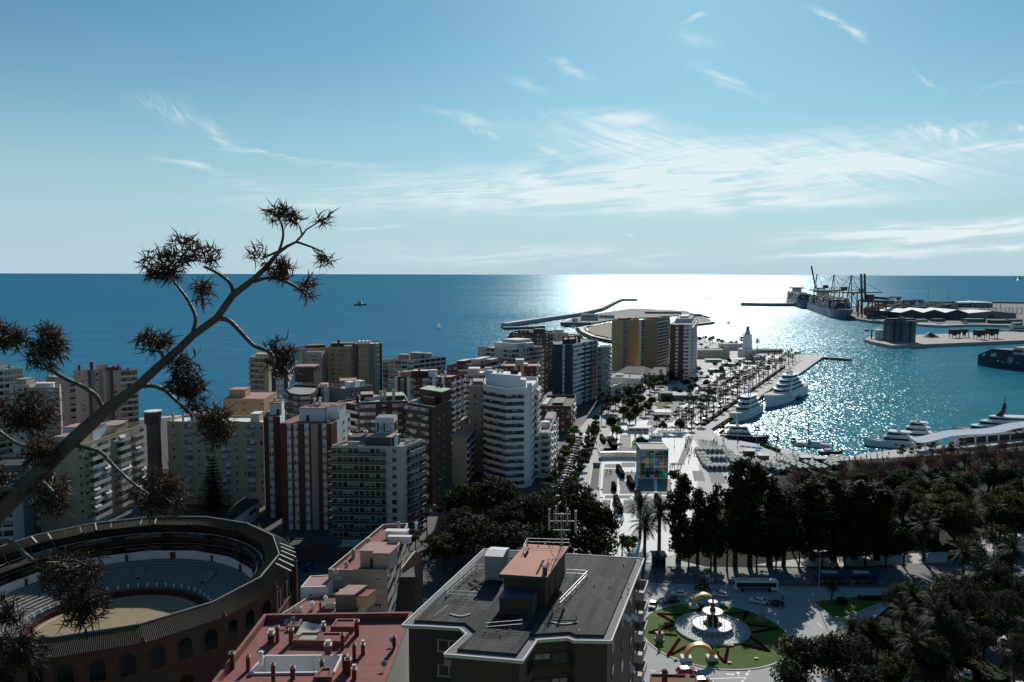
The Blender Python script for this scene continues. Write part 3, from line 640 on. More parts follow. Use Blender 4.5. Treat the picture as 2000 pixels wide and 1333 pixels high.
# ---- centre
bld('apartment_block', 'long white block with pink drums on its roof at the waterfront', (747, 702), (808, 703), (871, 696), 32, M_off, M_terra, front='gwgWg', right='bbbbbb', slab=M_wht, parm=M_off, cap=60,
    clutter=(('tank', .35, .3, 3.6, 3.4, M_pinkw), ('tank', .55, .5, 4.2, 4.2, M_pinkw), ('tank', .8, .6, 3.4, 3.6, M_pinkw), ('ant', .15, .2, 3), ('ch', .15, .6, 1.8, .7, M_red), ('ch', .9, .2, 1.6, .7, M_red)))
bld('apartment_block', 'brick and white block with banded balconies behind the green roofed bricks', (758, 736), (881, 737), (906, 729), 36, M_red, M_pink, front='ggvrgrvgwwrggwvgrvww', right='bwbwb', strips={'v': M_wht}, slab=M_wht, parm=M_wht,
    clutter=(('box', .32, .62, .2, .5, 3.4, M_red, M_off), ('box', .62, .72, .1, .3, 4, M_wht, M_wrf), ('ch', .1, .3, 2.4, 1, M_wht), ('ch', .22, .5, 2.4, 1, M_wht), ('ch', .26, .3, 2.6, 1, M_pinkw), ('ch', .8, .5, 2.4, .9, M_wht), ('box', .05, .3, .6, .9, 2, M_pinkw, M_pink), ('ch', .46, .15, 4.2, .8, M_drf), ('ac', .7, .7), ('ac', .75, .75)))
bld('apartment_block', 'brick block with crowded terrace roof right of the white drum block', (873, 714), (936, 713), (991, 700), 34, M_red, M_pink, front='wwbbww', right='bbbbb', slab=M_off, parm=M_off, cap=60,
    clutter=(('box', .1, .35, .2, .5, 2.5, M_red, M_off), ('box', .45, .7, .3, .7, 3, M_off, M_wrf), ('ch', .2, .7, 2, .9, M_red), ('ch', .8, .3, 2, .9, M_red), ('ch', .75, .8, 2.4, .9, M_beige), ('box', .75, .95, .5, .7, 2, M_beige, M_wrf), ('ac', .5, .15), ('ac', .6, .15)))
bld('apartment_block', 'cream terraced block with white flat roof behind the curved white tower', (914, 729), (979, 729), None, 33.3, M_off, M_wrf, front='DwDDwD', depth=18, clutter=(('box', .02, .35, .1, .5, 3, M_off, M_wrf), ('box', .5, .7, .5, .8, 2.4, M_beige, M_grf), ('ch', .85, .6, 1.6, .8, M_wht)))
bld('apartment_block', 'small red brick block with cream stair tower behind the curved white tower', (979, 715), (1048, 715), (1053, 707), 37, M_red, M_pink, front='.w..s.sw.w.', right='ww', strips={'s': M_beige}, par=1.0, capm=M_wht,
    clutter=(('box', .4, .62, .02, .3, 4.2, M_beige, M_wrf), ('box', .62, .72, .1, .4, 1.6, M_beige, M_wrf)))
bld('apartment_block', 'wide stepped cream block with white penthouses before the brown brick tower', (933, 677), (1000, 682), (1060, 676), 38, M_off, M_wrf, front='.Wbb..bb', right='bb.wwbbbb', slab=M_wht, parm=M_off, bal_d=1.4, cap=70,
    clutter=(('box', .25, .9, .25, .8, 3.6, M_off, M_wrf), ('box', .35, .8, .4, .85, 5.6, M_off, M_wrf), ('box', .9, 1.0, .5, .7, 3.6, M_wht, M_wrf)))
bld('apartment_tower', 'brown brick tower rising behind the stepped cream block', (994, 651), (1071, 650), (1080, 646), 44, M_bro, M_drf, front='.ww.ww.k.ww.w', right='b', left='bbb', strips={'k': M_dgr},
    clutter=(('box', .2, .55, .2, .6, 2.4, M_bro, M_drf), ('box', .6, .85, .2, .6, 3.2, M_bro, M_drf), ('ch', .3, .1, 1.6, .6, M_off), ('ch', .4, .1, 1.6, .6, M_off), ('box', .5, .6, .05, .2, 1.8, M_off, M_wrf)))
bld('apartment_block', 'sand coloured block peeping out between the brown and the navy towers', (1080, 653), (1110, 651), None, 39, M_beige, M_wrf, front='.w.w', depth=18, clutter=(('tank', .75, .4, 4.5, 3.4, M_off), ('ch', .1, .2, 3, .9, M_off)))
bld('apartment_block', 'pale curved block beyond the navy tower beside the rocky beach', (1110, 656), (1139, 655), None, 36, M_off, M_grf, front='bbbb', depth=18, cap=20)
q = [P(x, y, 41.7) for x, y in ((1083, 673), (1119, 673), (1134, 670), (1168, 664))]
r = bld('apartment_tower', 'navy clad tower with white window strips and staggered balconies', 0, 0, 0, 41.7, M_wht, M_drf, poly=[p[:2] for p in q] + [(q[3].x - 12, q[3].y + 18), (q[0].x, q[0].y + 24)], front=['uuuuwuuuu', 'BB', 'bubbubub', '', '', 'uuu'], strips=SB, slab=M_wht, parm=M_wht, par=.6,
        capm=M_gre, bal_d=1.1)
pl = [(q[0].x + 4, q[0].y + 5), (q[2].x, q[2].y + 4), (q[3].x - 4, q[3].y + 8), (q[0].x + 6, q[0].y + 20)]
roof_things(r, pl, 41.1, (('box', .1, .8, .1, .7, 3, M_dgr, M_pink), ('ch', .15, .05, 5, .9, M_drf), ('ch', .4, .05, 4.6, .9, M_drf), ('ch', .75, .2, 4.4, .8, M_drf), ('ch', .9, .3, 4.4, .8, M_drf), ('ch', .95, .6, 4.4, .8, M_drf), ('ant', .5, .5, 6)))
bld('apartment_block', 'dusky slate block with white balcony tips right of the navy tower', (1167, 679), (1189, 677), (1193, 674), 38, M_gre, M_drf, front='Dww', right='bb', slab=M_wht, parm=M_wht, par=.4, cap=40)
# ---- three towers by the quay
bld('apartment_tower', 'leftmost of the three seaside towers, sand walls with a blue window strip', (1195, 626), (1224, 626), (1249, 622), 46, M_yel, M_terra, front='..t....vD', right='.....', strips={'v': M_gre}, clutter=(('box', .2, .7, .2, .6, 2.2, M_terra, M_terra), ('ch', .8, .5, 1.8, .8, M_red), ('ch', .9, .8, 1.8, .8, M_red)), cap=60)
bld('apartment_tower', 'middle one of the three seaside towers, sand gable and white balcony corner', (1249, 625), (1284, 624), (1309, 620), 46, M_yel, M_terra, front='vD..t...', right='bbbb', strips={'v': M_wht}, slab=M_wht, parm=M_wht, clutter=(('box', .2, .7, .2, .7, 2.4, M_ora, M_terra), ('box', .75, .95, .2, .5, 1.6, M_terra, M_terra), ('tank', .2, .1, .8, 1.2, M_wht)), cap=70)
bld('apartment_tower', 'rightmost of the three seaside towers, brick bays between white balcony bands', (1309, 634), (1351, 634), (1361, 619), 46.5, M_off, M_grf, front='rrbrrbbv', right='bb', strips={'r': M_red, 'v': M_off}, slab=M_wht, parm=M_wht, clutter=(('box', .1, .9, .3, .8, 3.4, M_off, M_grf), ('box', .3, .7, .4, .7, 5, M_off, M_wrf)), cap=100)
# ---- near centre
STR = "rrrwwrwwrrrwwrsssrrwwrr"
bld('apartment_tower', 'red brick tower with white vertical window strips and pink roof terraces', (547, 827), (646, 828), (684, 808), 37, M_wht, M_terra, fl=2.95, front=STR, right='rr..w.w', left='rrr', strips=SB, par=.3, capm=M_terra,
    clutter=(('box', .25, .75, .28, .55, 4.4, M_wht, M_terra, .35), ('box', .35, .95, .55, .9, 4.4, M_wht, M_terra), ('ch', .42, .62, 6.6, .8, M_wht), ('ch', .5, .7, 6.6, .8, M_wht), ('ch', .55, .55, 6, .8, M_wht), ('ch', .78, .35, 5, .8, M_wht), ('ch', .86, .42, 5.4, .8, M_wht), ('ch', .93, .42, 5.2, .8, M_wht), ('ac', .9, .15)))
bld('apartment_block', 'narrow brick wing with one white window strip left of the striped tower', (515, 814), (547, 814), (556, 800), 37, M_wht, M_terra, fl=2.95, front='rrwwrrr', left='rrrr', strips=SB, par=.3, capm=M_terra,
    clutter=(('box', .25, 1.0, .35, .9, 4.2, M_wht, M_terra, .7), ('ch', .5, .6, 5.6, .8, M_wht), ('ch', .85, .7, 5.6, .8, M_wht)))
r = bld('hotel', 'grey hotel with long balcony bands and a white lettered cube on its roof', (647, 870), (786, 872), (825, 858), 31.6, M_off, M_grf, fl=2.82, front='GGGGGGGGGG.W.', right='.GGGG', left='GGG', slab=M_off, parm=M_grail, bal_d=1.4, par=.8, wins=[WIN[4], WIN[0], WIN[1]],
        clutter=(('box', .12, .55, .35, .9, 2.6, M_gre, M_drf), ('box', .2, .35, .1, .4, 1.6, M_off, M_grf), ('ch', .3, .6, 4, 1.1, M_wht), ('ch', .82, .3, 3.6, 1.2, M_wht), ('ac', .3, .2), ('ac', .38, .25), ('ac', .92, .6), ('ac', .86, .7), ('ant', .05, .3, 4)))
pl = [(r['_q'][2 * i], r['_q'][2 * i + 1]) for i in range(4)]
roof_box(r, pl, .52, .80, .12, .55, 30.8, 3.4, G_mid, M_pink, name='glazed_penthouse', over=.8)
c0, c1 = uvp(pl, .40, .74), uvp(pl, .62, .74); tt = (c1 - c0).normalized(); nn = Vector((-tt.y, tt.x, 0)); e = 6.2
m = MB(M_wht, M_gre); q = [c0, c0 + tt * e, c0 + tt * e + nn * e, c0 + nn * e]; m.prism([p[:2] for p in q], 33.4, 39.4, 0, 1)
for p in q: m.cbox((p.x, p.y, 30.8), (.3, .3, 2.6), 1)
cube = m.build('sign_cube', r)
sign_text(cube, 'MS', c0 + tt * .7 + Vector((0, 0, 34.5)), tt, 3.2, M_fdark); sign_text(cube, 'MS', c0 + tt * e + nn * .7 + Vector((0, 0, 34.5)), nn, 3.2, M_fdark)
# brown brick with green roofs
bld('apartment_block', 'brown brick block with green roof sheets and white glazed galleries', (796, 786), (849, 795), (883, 781), 38, M_bro, M_green, front='BBBBBB.', right='.t.t..t', slab=M_bro, parm=M_bro, bal_d=1.6, par=.7, capm=M_off,
    clutter=(('box', .15, .98, .45, .95, 5, M_bro, M_green), ('box', .45, .8, .25, .5, 3, M_red, M_terra), ('ch', .5, .95, 6.4, .9, M_drf), ('ch', .65, .95, 6.2, .9, M_drf), ('box', .05, .3, .1, .3, 1, M_off, M_grf)))
bld('apartment_block', 'middle wing of the brown bricks with rounded balconies left of the green penthouse', (702, 786), (797, 783), None, 37.3, M_bro, M_green, front='BBB.b.BBB', depth=18, slab=M_bro, parm=M_bro, bal_d=1.6, par=.7, capm=M_off,
    clutter=(('ch', .45, .2, 4, 1.1, M_beige), ('ch', .53, .25, 4, 1.1, M_beige), ('ch', .72, .3, 4, 1.1, M_beige), ('box', .5, .95, .4, .9, 1.6, M_bro, M_green), ('box', .05, .3, .5, .9, 2.2, M_bro, M_pink)))
bld('apartment_block', 'left wing of the brown bricks with white rimmed terrace above the grey hotel', (659, 784), (702, 791), None, 36, M_bro, M_pink, front='w.GGG', depth=16, slab=M_off, parm=M_off, par=.7, capm=M_off, clutter=(('box', .5, .9, .4, .8, 2.4, M_wht, M_pink), ('ch', .2, .5, 2, .8, M_red)))
# pink roof block, curved white tower and neighbours
bld('apartment_block', 'cream gabled block with flat pink roof and chimney cluster beside the white tower', (880, 856), (912, 856), (944, 819), 19.8, M_beige, M_pink, fl=2.9, front='', right='bDbbDbDbb', slab=M_wht, parm=M_wht, bal_d=.9, par=.5, capm=M_off,
    clutter=(('box', -.05, .3, .55, .75, 3.4, M_pinkw, M_pink), ('ch', .45, .3, 3.2, .8, M_beige), ('ch', .55, .35, 2.8, .8, M_beige), ('ch', .52, .5, 3.2, .8, M_beige), ('ch', .66, .42, 2.2, .9, M_beige), ('ac', .8, .75), ('ch', .72, .8, 3, .9, M_beige), ('box', .55, .9, .7, .85, 1.2, M_off, M_grf)))
bld('apartment_block', 'slim ivory block with small square windows left of the curved white tower', (917, 753), (945, 753), None, 39, M_beige, M_grf, front='.w.w', depth=18, par=1.2, clutter=(('box', .2, .9, .4, .9, 1.8, M_gre, M_grf),))
q = [P(x, y, 41.6) for x, y in ((944, 751), (956, 754), (988, 759), (1024, 758), (1037, 756), (1051, 743))]
r = bld('apartment_tower', 'tall white tower with gently curved front and long ribbon windows', 0, 0, 0, 41.6, M_wht, M_wrf, fl=2.98, poly=[p[:2] for p in q] + [(q[5].x, q[5].y + 12), (q[0].x, q[0].y + 22)], front=['DD', 'DDDDD', 'DDDDDD', '..', 'WB'], slab=M_wht, parm=M_wht, bal_d=1.3, top=1.9, par=1.4,
        wins=[WIN[0], WIN[4], WIN[2]])
roof_things(r, [(q[0].x + 1, q[0].y + 4), (q[3].x + 1, q[3].y + 4), (q[4].x, q[3].y + 17), (q[0].x + 1, q[0].y + 18)], 40.4, (('box', .05, .86, .12, .9, 5, M_wht, M_wrf), ('box', .86, .99, .05, .5, 3.6, M_wht, M_wrf), ('tank', .08, .3, 1.6, 6, M_wht)))
roof_things(r, [(q[0].x + 1, q[0].y + 4), (q[3].x + 1, q[3].y + 4), (q[4].x, q[3].y + 17), (q[0].x + 1, q[0].y + 18)], 45.7, (('tank', .65, .5, .7, 1.3, M_drf), ('tank', .71, .5, .7, 1.3, M_drf), ('tank', .77, .55, .7, 1.3, M_drf), ('ac', .3, .4), ('ac', .4, .5)))
m = MB(M_wht); v = q[4]; m.prism([(v.x - 1.6, v.y - .5), (v.x + .4, v.y - .5), (v.x + .4, v.y + 1.5), (v.x - 1.6, v.y + 1.5)], 0, 43.2, 0); m.build('corner_pier', r)
bld('apartment_block', 'cream block with rounded roof court tucked right of the curved white tower', (1051, 845), (1071, 845), (1087, 806), 20, M_off, M_grf, front='.DD', right='bDbbDbbDb', slab=M_wht, parm=M_wht, bal_d=1.1, par=1.1, capm=M_beige,
    clutter=(('tank', .35, .35, 2.4, 2.4, M_wht), ('box', .05, .9, .6, .95, 1.6, M_off, M_grf)))
bld('office_block', 'low brick office with sunken dark green roof at the foot of the navy tower', (1052, 793), (1115, 793), (1126, 772), 15, M_red, M_drf, fl=3.6, front='wwwwww', right='www', par=1.6, capm=M_beige, clutter=(('box', .35, .7, .3, .8, 1.2, G_mid, M_gre), ('box', .03, .2, .2, .8, 1, M_beige, M_green)))
# old mansions at the foot of the towers
def mansion(label, A, B, C, z, fl, front, right, wall=M_beige, depth=None):
    r = bld('mansion', label, A, B, C, z, wall, M_grf, fl=fl, front=front, right=right, depth=depth, par=.9, capm=M_wht, cat='mansion', top=1.2)
    q = [(r['_q'][2 * i], r['_q'][2 * i + 1]) for i in range(4)]
    m = MB(M_wht); cx, cy = r.location.x, r.location.y; e = [(cx + (p[0] - cx) * 1.03, cy + (p[1] - cy) * 1.03) for p in q]
    m.prism(e, z - 1.5, z - 1.05, 0, 0, True); e2 = [(cx + (p[0] - cx) * 1.012, cy + (p[1] - cy) * 1.012) for p in q]; m.prism(e2, fl * .98, fl * 1.04, 0, 0, True); m.build('cornice', r)
    m = MB(M_wht)
    for p in q: m.cbox((cx + (p[0] - cx) * .99, cy + (p[1] - cy) * .99, 0), (1.2, 1.2, z + .5), 0)
    m.build('corner_quoins', r); roof_things(r, q, z - .9, (('box', .3, .5, .4, .6, 1.4, M_wht, M_wrf), ('ch', .7, .5, 1.5, .7, M_wht)))
    return r
mansion('small cream mansion with white quoins facing the palm avenue', (1168, 754), (1194, 756), (1214, 748), 11, 4.4, 'w.w', '.w.w')
mansion('larger cream mansion with balustrade at the foot of the seaside towers', (1176, 736), (1246, 740), (1256, 730), 12, 4.6, 'w.w.w.w', 'w.w', M_off)
def gable(name, label, pts, z, rz_, wall, roof, cat='house', z0=0, axis=0, win=None):
    """four-cornered house under a hipped or gabled roof"""
    q = [P(*p, z) for p in pts]; c = sum(q, Vector()) / 4; r = thing(name, label, cat, (c.x, c.y, z0), 0, world=True)
    MB(wall).prism([p[:2] for p in q], z0, z, 0, -1).build('wall', r)
    e = [c + (p - c) * 1.06 for p in q]
    if axis == 0: a, b = (e[0] + e[3]) / 2, (e[1] + e[2]) / 2
    else: a, b = (e[0] + e[1]) / 2, (e[3] + e[2]) / 2
    a2, b2 = a + (b - a) * .22, b + (a - b) * .22; a2.z = b2.z = z + rz_; m = MB(roof)
    if axis == 0: m.add([v[:] for v in (*e, a2, b2)], [(0, 1, 5, 4), (2, 3, 4, 5), (1, 2, 5), (3, 0, 4)])
    else: m.add([v[:] for v in (*e, a2, b2)], [(1, 2, 5, 4), (3, 0, 4, 5), (0, 1, 4), (2, 3, 5)])
    m.build('roof', r)
    if win:
        acc = {'win': [], 'bal': [], 'strip': []}; facade(acc, Vector((q[0].x, q[0].y, 0)), Vector((q[1].x, q[1].y, 0)), z0, z, 3.4, win, {}); facade(acc, Vector((q[1].x, q[1].y, 0)), Vector((q[2].x, q[2].y, 0)), z0, z, 3.4, win, {})
        place_parts(r, 'window', acc['win'])
    return r
gable('villa', 'dark hipped villa under the middle seaside tower', [(1205, 728), (1262, 730), (1275, 722), (1222, 721)], 7, 4, M_dgr, M_drf, 'villa', win='w.w.w')
gable('villa', 'dark hipped villa under the rightmost seaside tower', [(1262, 732), (1300, 733), (1316, 722), (1280, 722)], 7, 4, M_gre, M_drf, 'villa', win='w.w.w')
gable('low_hall', 'white low hall with dark sloping roof beside the spreading conifer', [(425, 1026), (450, 1020), (506, 978), (470, 972)], 6, 2.2, M_wht, M_drf, 'hall', axis=1, win='ww')
gable('shed', 'small pale shed with grey roof beyond the bullring roof', [(257, 1000), (292, 1000), (294, 990), (262, 990)], 5, 1.2, M_gre, M_gre, 'shed', win='t')
bld('apartment_block', 'shaded blue grey block with balcony rows at the left edge above the bullring', (-90, 912), (40, 908), None, 25, M_gre, M_drf, front='GGGGGG', depth=14, slab=M_off, parm=M_grail)
bld('apartment_block', 'small block with red terrace and white rim at the left edge', (-70, 962), (24, 957), None, 20, M_off, M_terra, front='bbbb', depth=8, slab=M_off, parm=M_off, capm=M_wht)
# ================================================================ trees and plants
def leaf_mat(name, a, b, rough=.7, spec=.10, tr=.35):
    m = bpy.data.materials.new(name); m.use_nodes = True; t = m.node_tree; bs = t.nodes['Principled BSDF']
    g = N(t, 'ShaderNodeNewGeometry'); n = N(t, 'ShaderNodeTexNoise', i_Scale=.45, i_Detail=4, i_Roughness=.7); t.links.new(g.outputs['Position'], n.inputs['Vector'])
    mx = N(t, 'ShaderNodeMix', data_type='RGBA'); mx.inputs[6].default_value = (*a, 1); mx.inputs[7].default_value = (*b, 1)
    t.links.new(smooth(t, n.outputs[0], .35, .65), mx.inputs[0]); t.links.new(mx.outputs[2], bs.inputs['Base Color'])
    bs.inputs['Roughness'].default_value = rough; bs.inputs['Specular IOR Level'].default_value = spec
    tl = N(t, 'ShaderNodeBsdfTranslucent'); ms = N(t, 'ShaderNodeMixShader', i_0=tr); t.links.new(mx.outputs[2], tl.inputs[0]); t.links.new(bs.outputs[0], ms.inputs[1]); t.links.new(tl.outputs[0], ms.inputs[2])
    t.links.new(ms.outputs[0], next(n for n in t.nodes if n.type == 'OUTPUT_MATERIAL').inputs[0])
    return m
LF_dark = leaf_mat('leaf_dark', (.012, .026, .011), (.036, .062, .018)); LF_mid = leaf_mat('leaf_green', (.024, .048, .014), (.062, .10, .022))
LF_olive = leaf_mat('leaf_olive', (.022, .027, .012), (.046, .048, .019), .6); LF_red = leaf_mat('twig_red', (.055, .026, .026), (.088, .044, .040), .8, .15)
LF_palm = leaf_mat('leaf_palm', (.020, .038, .018), (.042, .064, .026), .65, .15, .15); LF_yel = leaf_mat('leaf_yellowish', (.06, .085, .015), (.12, .14, .03))
LF_fir = leaf_mat('leaf_conifer', (.006, .016, .012), (.018, .034, .020)); M_trunk = mat('tree_bark', (.055, .042, .032), .9, .15, var=.3, vs=1.2); M_ptrunk = mat('palm_bark', (.085, .068, .052), .9, .15, var=.3, vs=1.5)

def rnd_dir(r):
    z = r.uniform(-1, 1); a = r.uniform(0, 2 * math.pi); s = math.sqrt(1 - z * z); return Vector((s * math.cos(a), s * math.sin(a), z))
def crown_mesh(name, seed, lobes, n, size, mt, gap=.0, up=.35, elong=1.0):
    r = random.Random(seed); m = MB(mt); vol = [l[3] * l[4] * l[5] for l in lobes]
    for _ in range(n):
        l = r.choices(lobes, vol)[0]; d = rnd_dir(r); k = r.random() ** .38
        p = Vector((l[0] + d.x * l[3] * k, l[1] + d.y * l[4] * k, l[2] + d.z * l[5] * k))
        if gap and mnoise.noise(p * .55 + Vector((seed, 0, 0))) < -gap * .5: continue
        nr = (d + rnd_dir(r) * .9 + Vector((0, 0, up))).normalized(); a = nr.orthogonal().normalized(); a = Matrix.Rotation(r.uniform(0, 6.28), 3, nr) @ a; b = nr.cross(a)
        s = size * r.uniform(.55, 1.35); w = s * .62 / elong
        m.add([(p + a * s)[:], (p + b * w + nr * s * .12)[:], (p - a * s * .8)[:], (p - b * w)[:]], [(0, 1, 2, 3)])
    return m.mesh(name)
def trunk_mesh(name, seed, h, r0, limbs, mt=None, lean=.03):
    r = random.Random(seed); m = MB(mt or M_trunk); top = Vector((r.uniform(-1, 1) * lean * h, r.uniform(-1, 1) * lean * h, h))
    pts = [Vector((0, 0, -.3)), top * .35 + Vector((r.uniform(-.2, .2), r.uniform(-.2, .2), 0)), top * .7, top]
    m.tube(pts, [r0 * 1.25, r0, r0 * .75, r0 * .45], 7)
    for e in limbs:
        e = Vector(e); s = pts[1].lerp(top, r.uniform(.1, .8)); mid = s.lerp(e, .5) + Vector((0, 0, -.08 * h * r.random())); m.tube([s, mid, e], [r0 * .45, r0 * .3, r0 * .12], 5)
    return m.mesh(name)
def lobes_round(seed, h, rr, n, flat=.8, base=.38):
    r = random.Random(seed); out = []
    for i in range(n):
        a = i * 2.4 + r.uniform(-.3, .3); k = rr * .62 * math.sqrt((i + .4) / n); z = h * (base + (1 - base) * (.30 + .42 * r.random()) * (1.15 - .45 * k / rr))
        q = rr * r.uniform(.30, .50); out.append((k * math.cos(a), k * math.sin(a), z, q, q, q * flat))
    out.append((0, 0, h * .80, rr * .42, rr * .42, h * .18)); return out
def lobes_tall(seed, h, rr, n):
    r = random.Random(seed); out = []
    for i in range(n):
        f = (i + .5) / n; z = h * (.16 + .80 * f); wd = rr * (.55 + .55 * math.sin(math.pi * min(1, f * .95 + .12))) * r.uniform(.6, 1.05); a = r.uniform(0, 6.28); k = wd * r.uniform(.1, .55)
        out.append((k * math.cos(a), k * math.sin(a), z, wd * .62, wd * .62, h / n * r.uniform(.9, 1.7)))
    return out
def tree_thing(name, label, cat, parts, group=None):
    t = thing(name, label, cat, (0, 0, -500), 0, group)
    for nm, me in parts: inst(nm, me, (0, 0, 0), 0, (1, 1, 1), t)
    return t
PROTO = {}
def proto(kind, name, cat, parts, h, r): PROTO.setdefault(kind, []).append((name, cat, parts, h, r))
for s in range(3):
    lb = lobes_round(40 + s, 14, 8, 15 + s); proto('ficus', 'broad_tree', 'tree', [('trunk', trunk_mesh('trunk', s, 7, .55, [l[:3] for l in lb[::2]])), ('crown', crown_mesh('crown', s, lb, 6500, .42, LF_dark, .25))], 14, 8)
    lb = lobes_tall(60 + s, 28, 5.2, 17 + s); proto('tall', 'tall_evergreen', 'tree', [('trunk', trunk_mesh('trunk', 10 + s, 25, .5, [l[:3] for l in lb[::2]])), ('crown', crown_mesh('crown', 20 + s, lb, 9000, .46, LF_dark, .3))], 28, 5.2)
    lb = lobes_round(80 + s, 12, 5.5, 12, .9, .3); proto('green', 'park_tree', 'tree', [('trunk', trunk_mesh('trunk', 30 + s, 7, .35, [l[:3] for l in lb[::2]])), ('crown', crown_mesh('crown', 40 + s, lb, 5000, .36, LF_mid if s else LF_dark, .3))], 12, 5.5)
    lb = lobes_round(95 + s, 9, 5, 10, .95, .22); proto('olive', 'feathery_tree', 'tree', [('trunk', trunk_mesh('trunk', 50 + s, 5, .25, [l[:3] for l in lb])), ('crown', crown_mesh('crown', 60 + s, lb, 5200, .26, LF_olive, .1, .2, 1.8))], 9, 5)
    lb = lobes_round(110 + s, 11, 5, 11, .9, .3); proto('red', 'bare_red_tree', 'tree', [('trunk', trunk_mesh('trunk', 70 + s, 6, .28, [l[:3] for l in lb])), ('crown', crown_mesh('crown', 80 + s, lb, 4200, .30, LF_red, .2, .6, 3.2))], 11, 5)
    lb = lobes_round(130 + s, 7, 3, 8, .9, .35); proto('street', 'street_tree', 'tree', [('trunk', trunk_mesh('trunk', 90 + s, 4, .2, [l[:3] for l in lb[::2]])), ('crown', crown_mesh('crown', 100 + s, lb, 1500, .34, (LF_mid, LF_yel, LF_dark)[s], .25))], 7, 3)
    r = random.Random(s + 200)
    lb = [(r.uniform(-.6, .6), r.uniform(-.6, .6), .7 + r.uniform(-.1, .3), .8, .8, .7) for _ in range(5)]; proto('shrub', 'shrub', 'shrub', [('stem', trunk_mesh('stem', 110 + s, .7, .07, [])), ('foliage', crown_mesh('foliage', 120 + s, lb, 420, .2, (LF_mid, LF_dark, LF_olive)[s]))], 1.6, 1.2)
def date_palm(s, h=8.5, fr=4.3, nf=52):
    r = random.Random(300 + s); tm = MB(M_ptrunk); tm.tube([(0, 0, -.3), (.05, 0, h * .4), (0, .05, h * .85), (0, 0, h)], [.42, .36, .36, .48], 9)
    for i in range(26):
        z = .5 + i * (h - .9) / 26; a = i * 2.4; tm.add([(math.cos(a) * .36, math.sin(a) * .36, z), (math.cos(a + .5) * .36, math.sin(a + .5) * .36, z), (math.cos(a + .25) * .5, math.sin(a + .25) * .5, z + .22)], [(0, 1, 2)])
    m = MB(LF_palm)
    for i in range(nf):
        a = i * 2.39996 + r.uniform(-.15, .15); f = i / nf; e = rad(82 - 118 * f + r.uniform(-7, 7)); ln = fr * r.uniform(.85, 1.08); p = Vector((0, 0, h)); d = Vector((math.cos(a) * math.cos(e), math.sin(a) * math.cos(e), math.sin(e))); pts = [p.copy()]
        K = 7
        for k in range(K):
            p = p + d * (ln / K); d = (d + Vector((0, 0, -.14 - .06 * math.cos(e)))).normalized(); pts.append(p.copy())
        sd = Vector((-math.sin(a), math.cos(a), 0))
        for k in range(1, K + 1):
            q, q0 = pts[k], pts[k - 1]; t = (q - q0).normalized(); lw = fr * .17 * math.sin(math.pi * (.12 + .84 * k / (K + 1))) + .1; nn = sd.cross(t)
            for sg in (-1, 1):
                for u in (.25, .75):
                    b = q0.lerp(q, u); tip = b + sd * sg * lw + t * lw * .75 - Vector((0, 0, lw * .30)) + nn * r.uniform(-.05, .05)
                    m.add([(b - t * .10)[:], (b + t * .10)[:], tip[:]], [(0, 1, 2)])
        for k in range(K): m.beam(pts[k], pts[k + 1], .05, .05)
    return [('trunk', tm.mesh('trunk')), ('crown', m.mesh('crown'))]
def fan_palm(s, h=10.5, nf=30, lr=1.35, th=.2):
    r = random.Random(400 + s); tm = MB(M_ptrunk); lx, ly = r.uniform(-.4, .4), r.uniform(-.4, .4)
    tm.tube([(0, 0, -.3), (lx * .3, ly * .3, h * .4), (lx, ly, h)], [th * 1.35, th, th * .75], 7); m = MB(LF_palm); o = Vector((lx, ly, h))
    for i in range(nf):
        a = i * 2.4; f = i / nf; e = rad(75 - 130 * f + r.uniform(-10, 10)); pl = r.uniform(.8, 1.3); d = Vector((math.cos(a) * math.cos(e), math.sin(a) * math.cos(e), math.sin(e))); c = o + d * pl
        m.beam(o, c, .04); sd = Vector((-math.sin(a), math.cos(a), 0)); upv = sd.cross(d)
        for k in range(-4, 5):
            w = k * .33; q = (d * math.cos(w) + sd * math.sin(w)).normalized(); tip = c + q * lr * r.uniform(.85, 1.1) - Vector((0, 0, .22 + .1 * abs(k) / 4)); sdv = (sd * math.cos(w) - d * math.sin(w)) * .12
            m.add([c[:], (c + q * lr * .55 + sdv)[:], tip[:], (c + q * lr * .55 - sdv)[:]], [(0, 1, 2, 3)])
    sk = [(lx * .97, ly * .97, h - .9 - i * .25, .38, .38, .3) for i in range(3)]
    return [('trunk', tm.mesh('trunk')), ('crown', m.mesh('crown'))]
for s in range(2): proto('date', 'date_palm', 'palm', date_palm(s), 10.5, 4)
for s in range(3): proto('fan', 'fan_palm', 'palm', fan_palm(s), 11.5, 2)
# spreading conifer with tiers of branches
m = MB(LF_fir); r = random.Random(5); tm = MB(M_trunk); tm.tube([(0, 0, -.3), (0, 0, 14), (0, 0, 23.5)], [.5, .32, .05], 8)
for tier in range(17):
    z = 3 + tier * 1.2; ln = 6.8 * (1 - (tier / 17.6)) + .5
    for k in range(9):
        a = k * 6.283 / 9 + tier * .35 + r.uniform(-.1, .1); d = Vector((math.cos(a), math.sin(a), 0)); sd = Vector((-d.y, d.x, 0)); tm.beam((0, 0, z), d * ln * .8 + Vector((0, 0, z + .35)), .07)
        for q in range(int(ln * 4)):
            u = (q + .5) / (ln * 4) * ln; b = d * u + Vector((0, 0, z + .12 * u - .015 * u * u)); w = .25 + .95 * math.sin(math.pi * min(.97, .25 + .75 * u / ln)) * min(1, ln / 4)
            for sg in (-1, 1): m.add([(b - d * .12)[:], (b + d * .14)[:], (b + sd * sg * w + d * .3 + Vector((0, 0, .28 + r.uniform(-.1, .15))))[:]], [(0, 1, 2)])
proto('norfolk', 'spreading_conifer', 'tree', [('trunk', tm.mesh('trunk')), ('crown', m.mesh('crown'))], 24, 6.5)
_first = {}
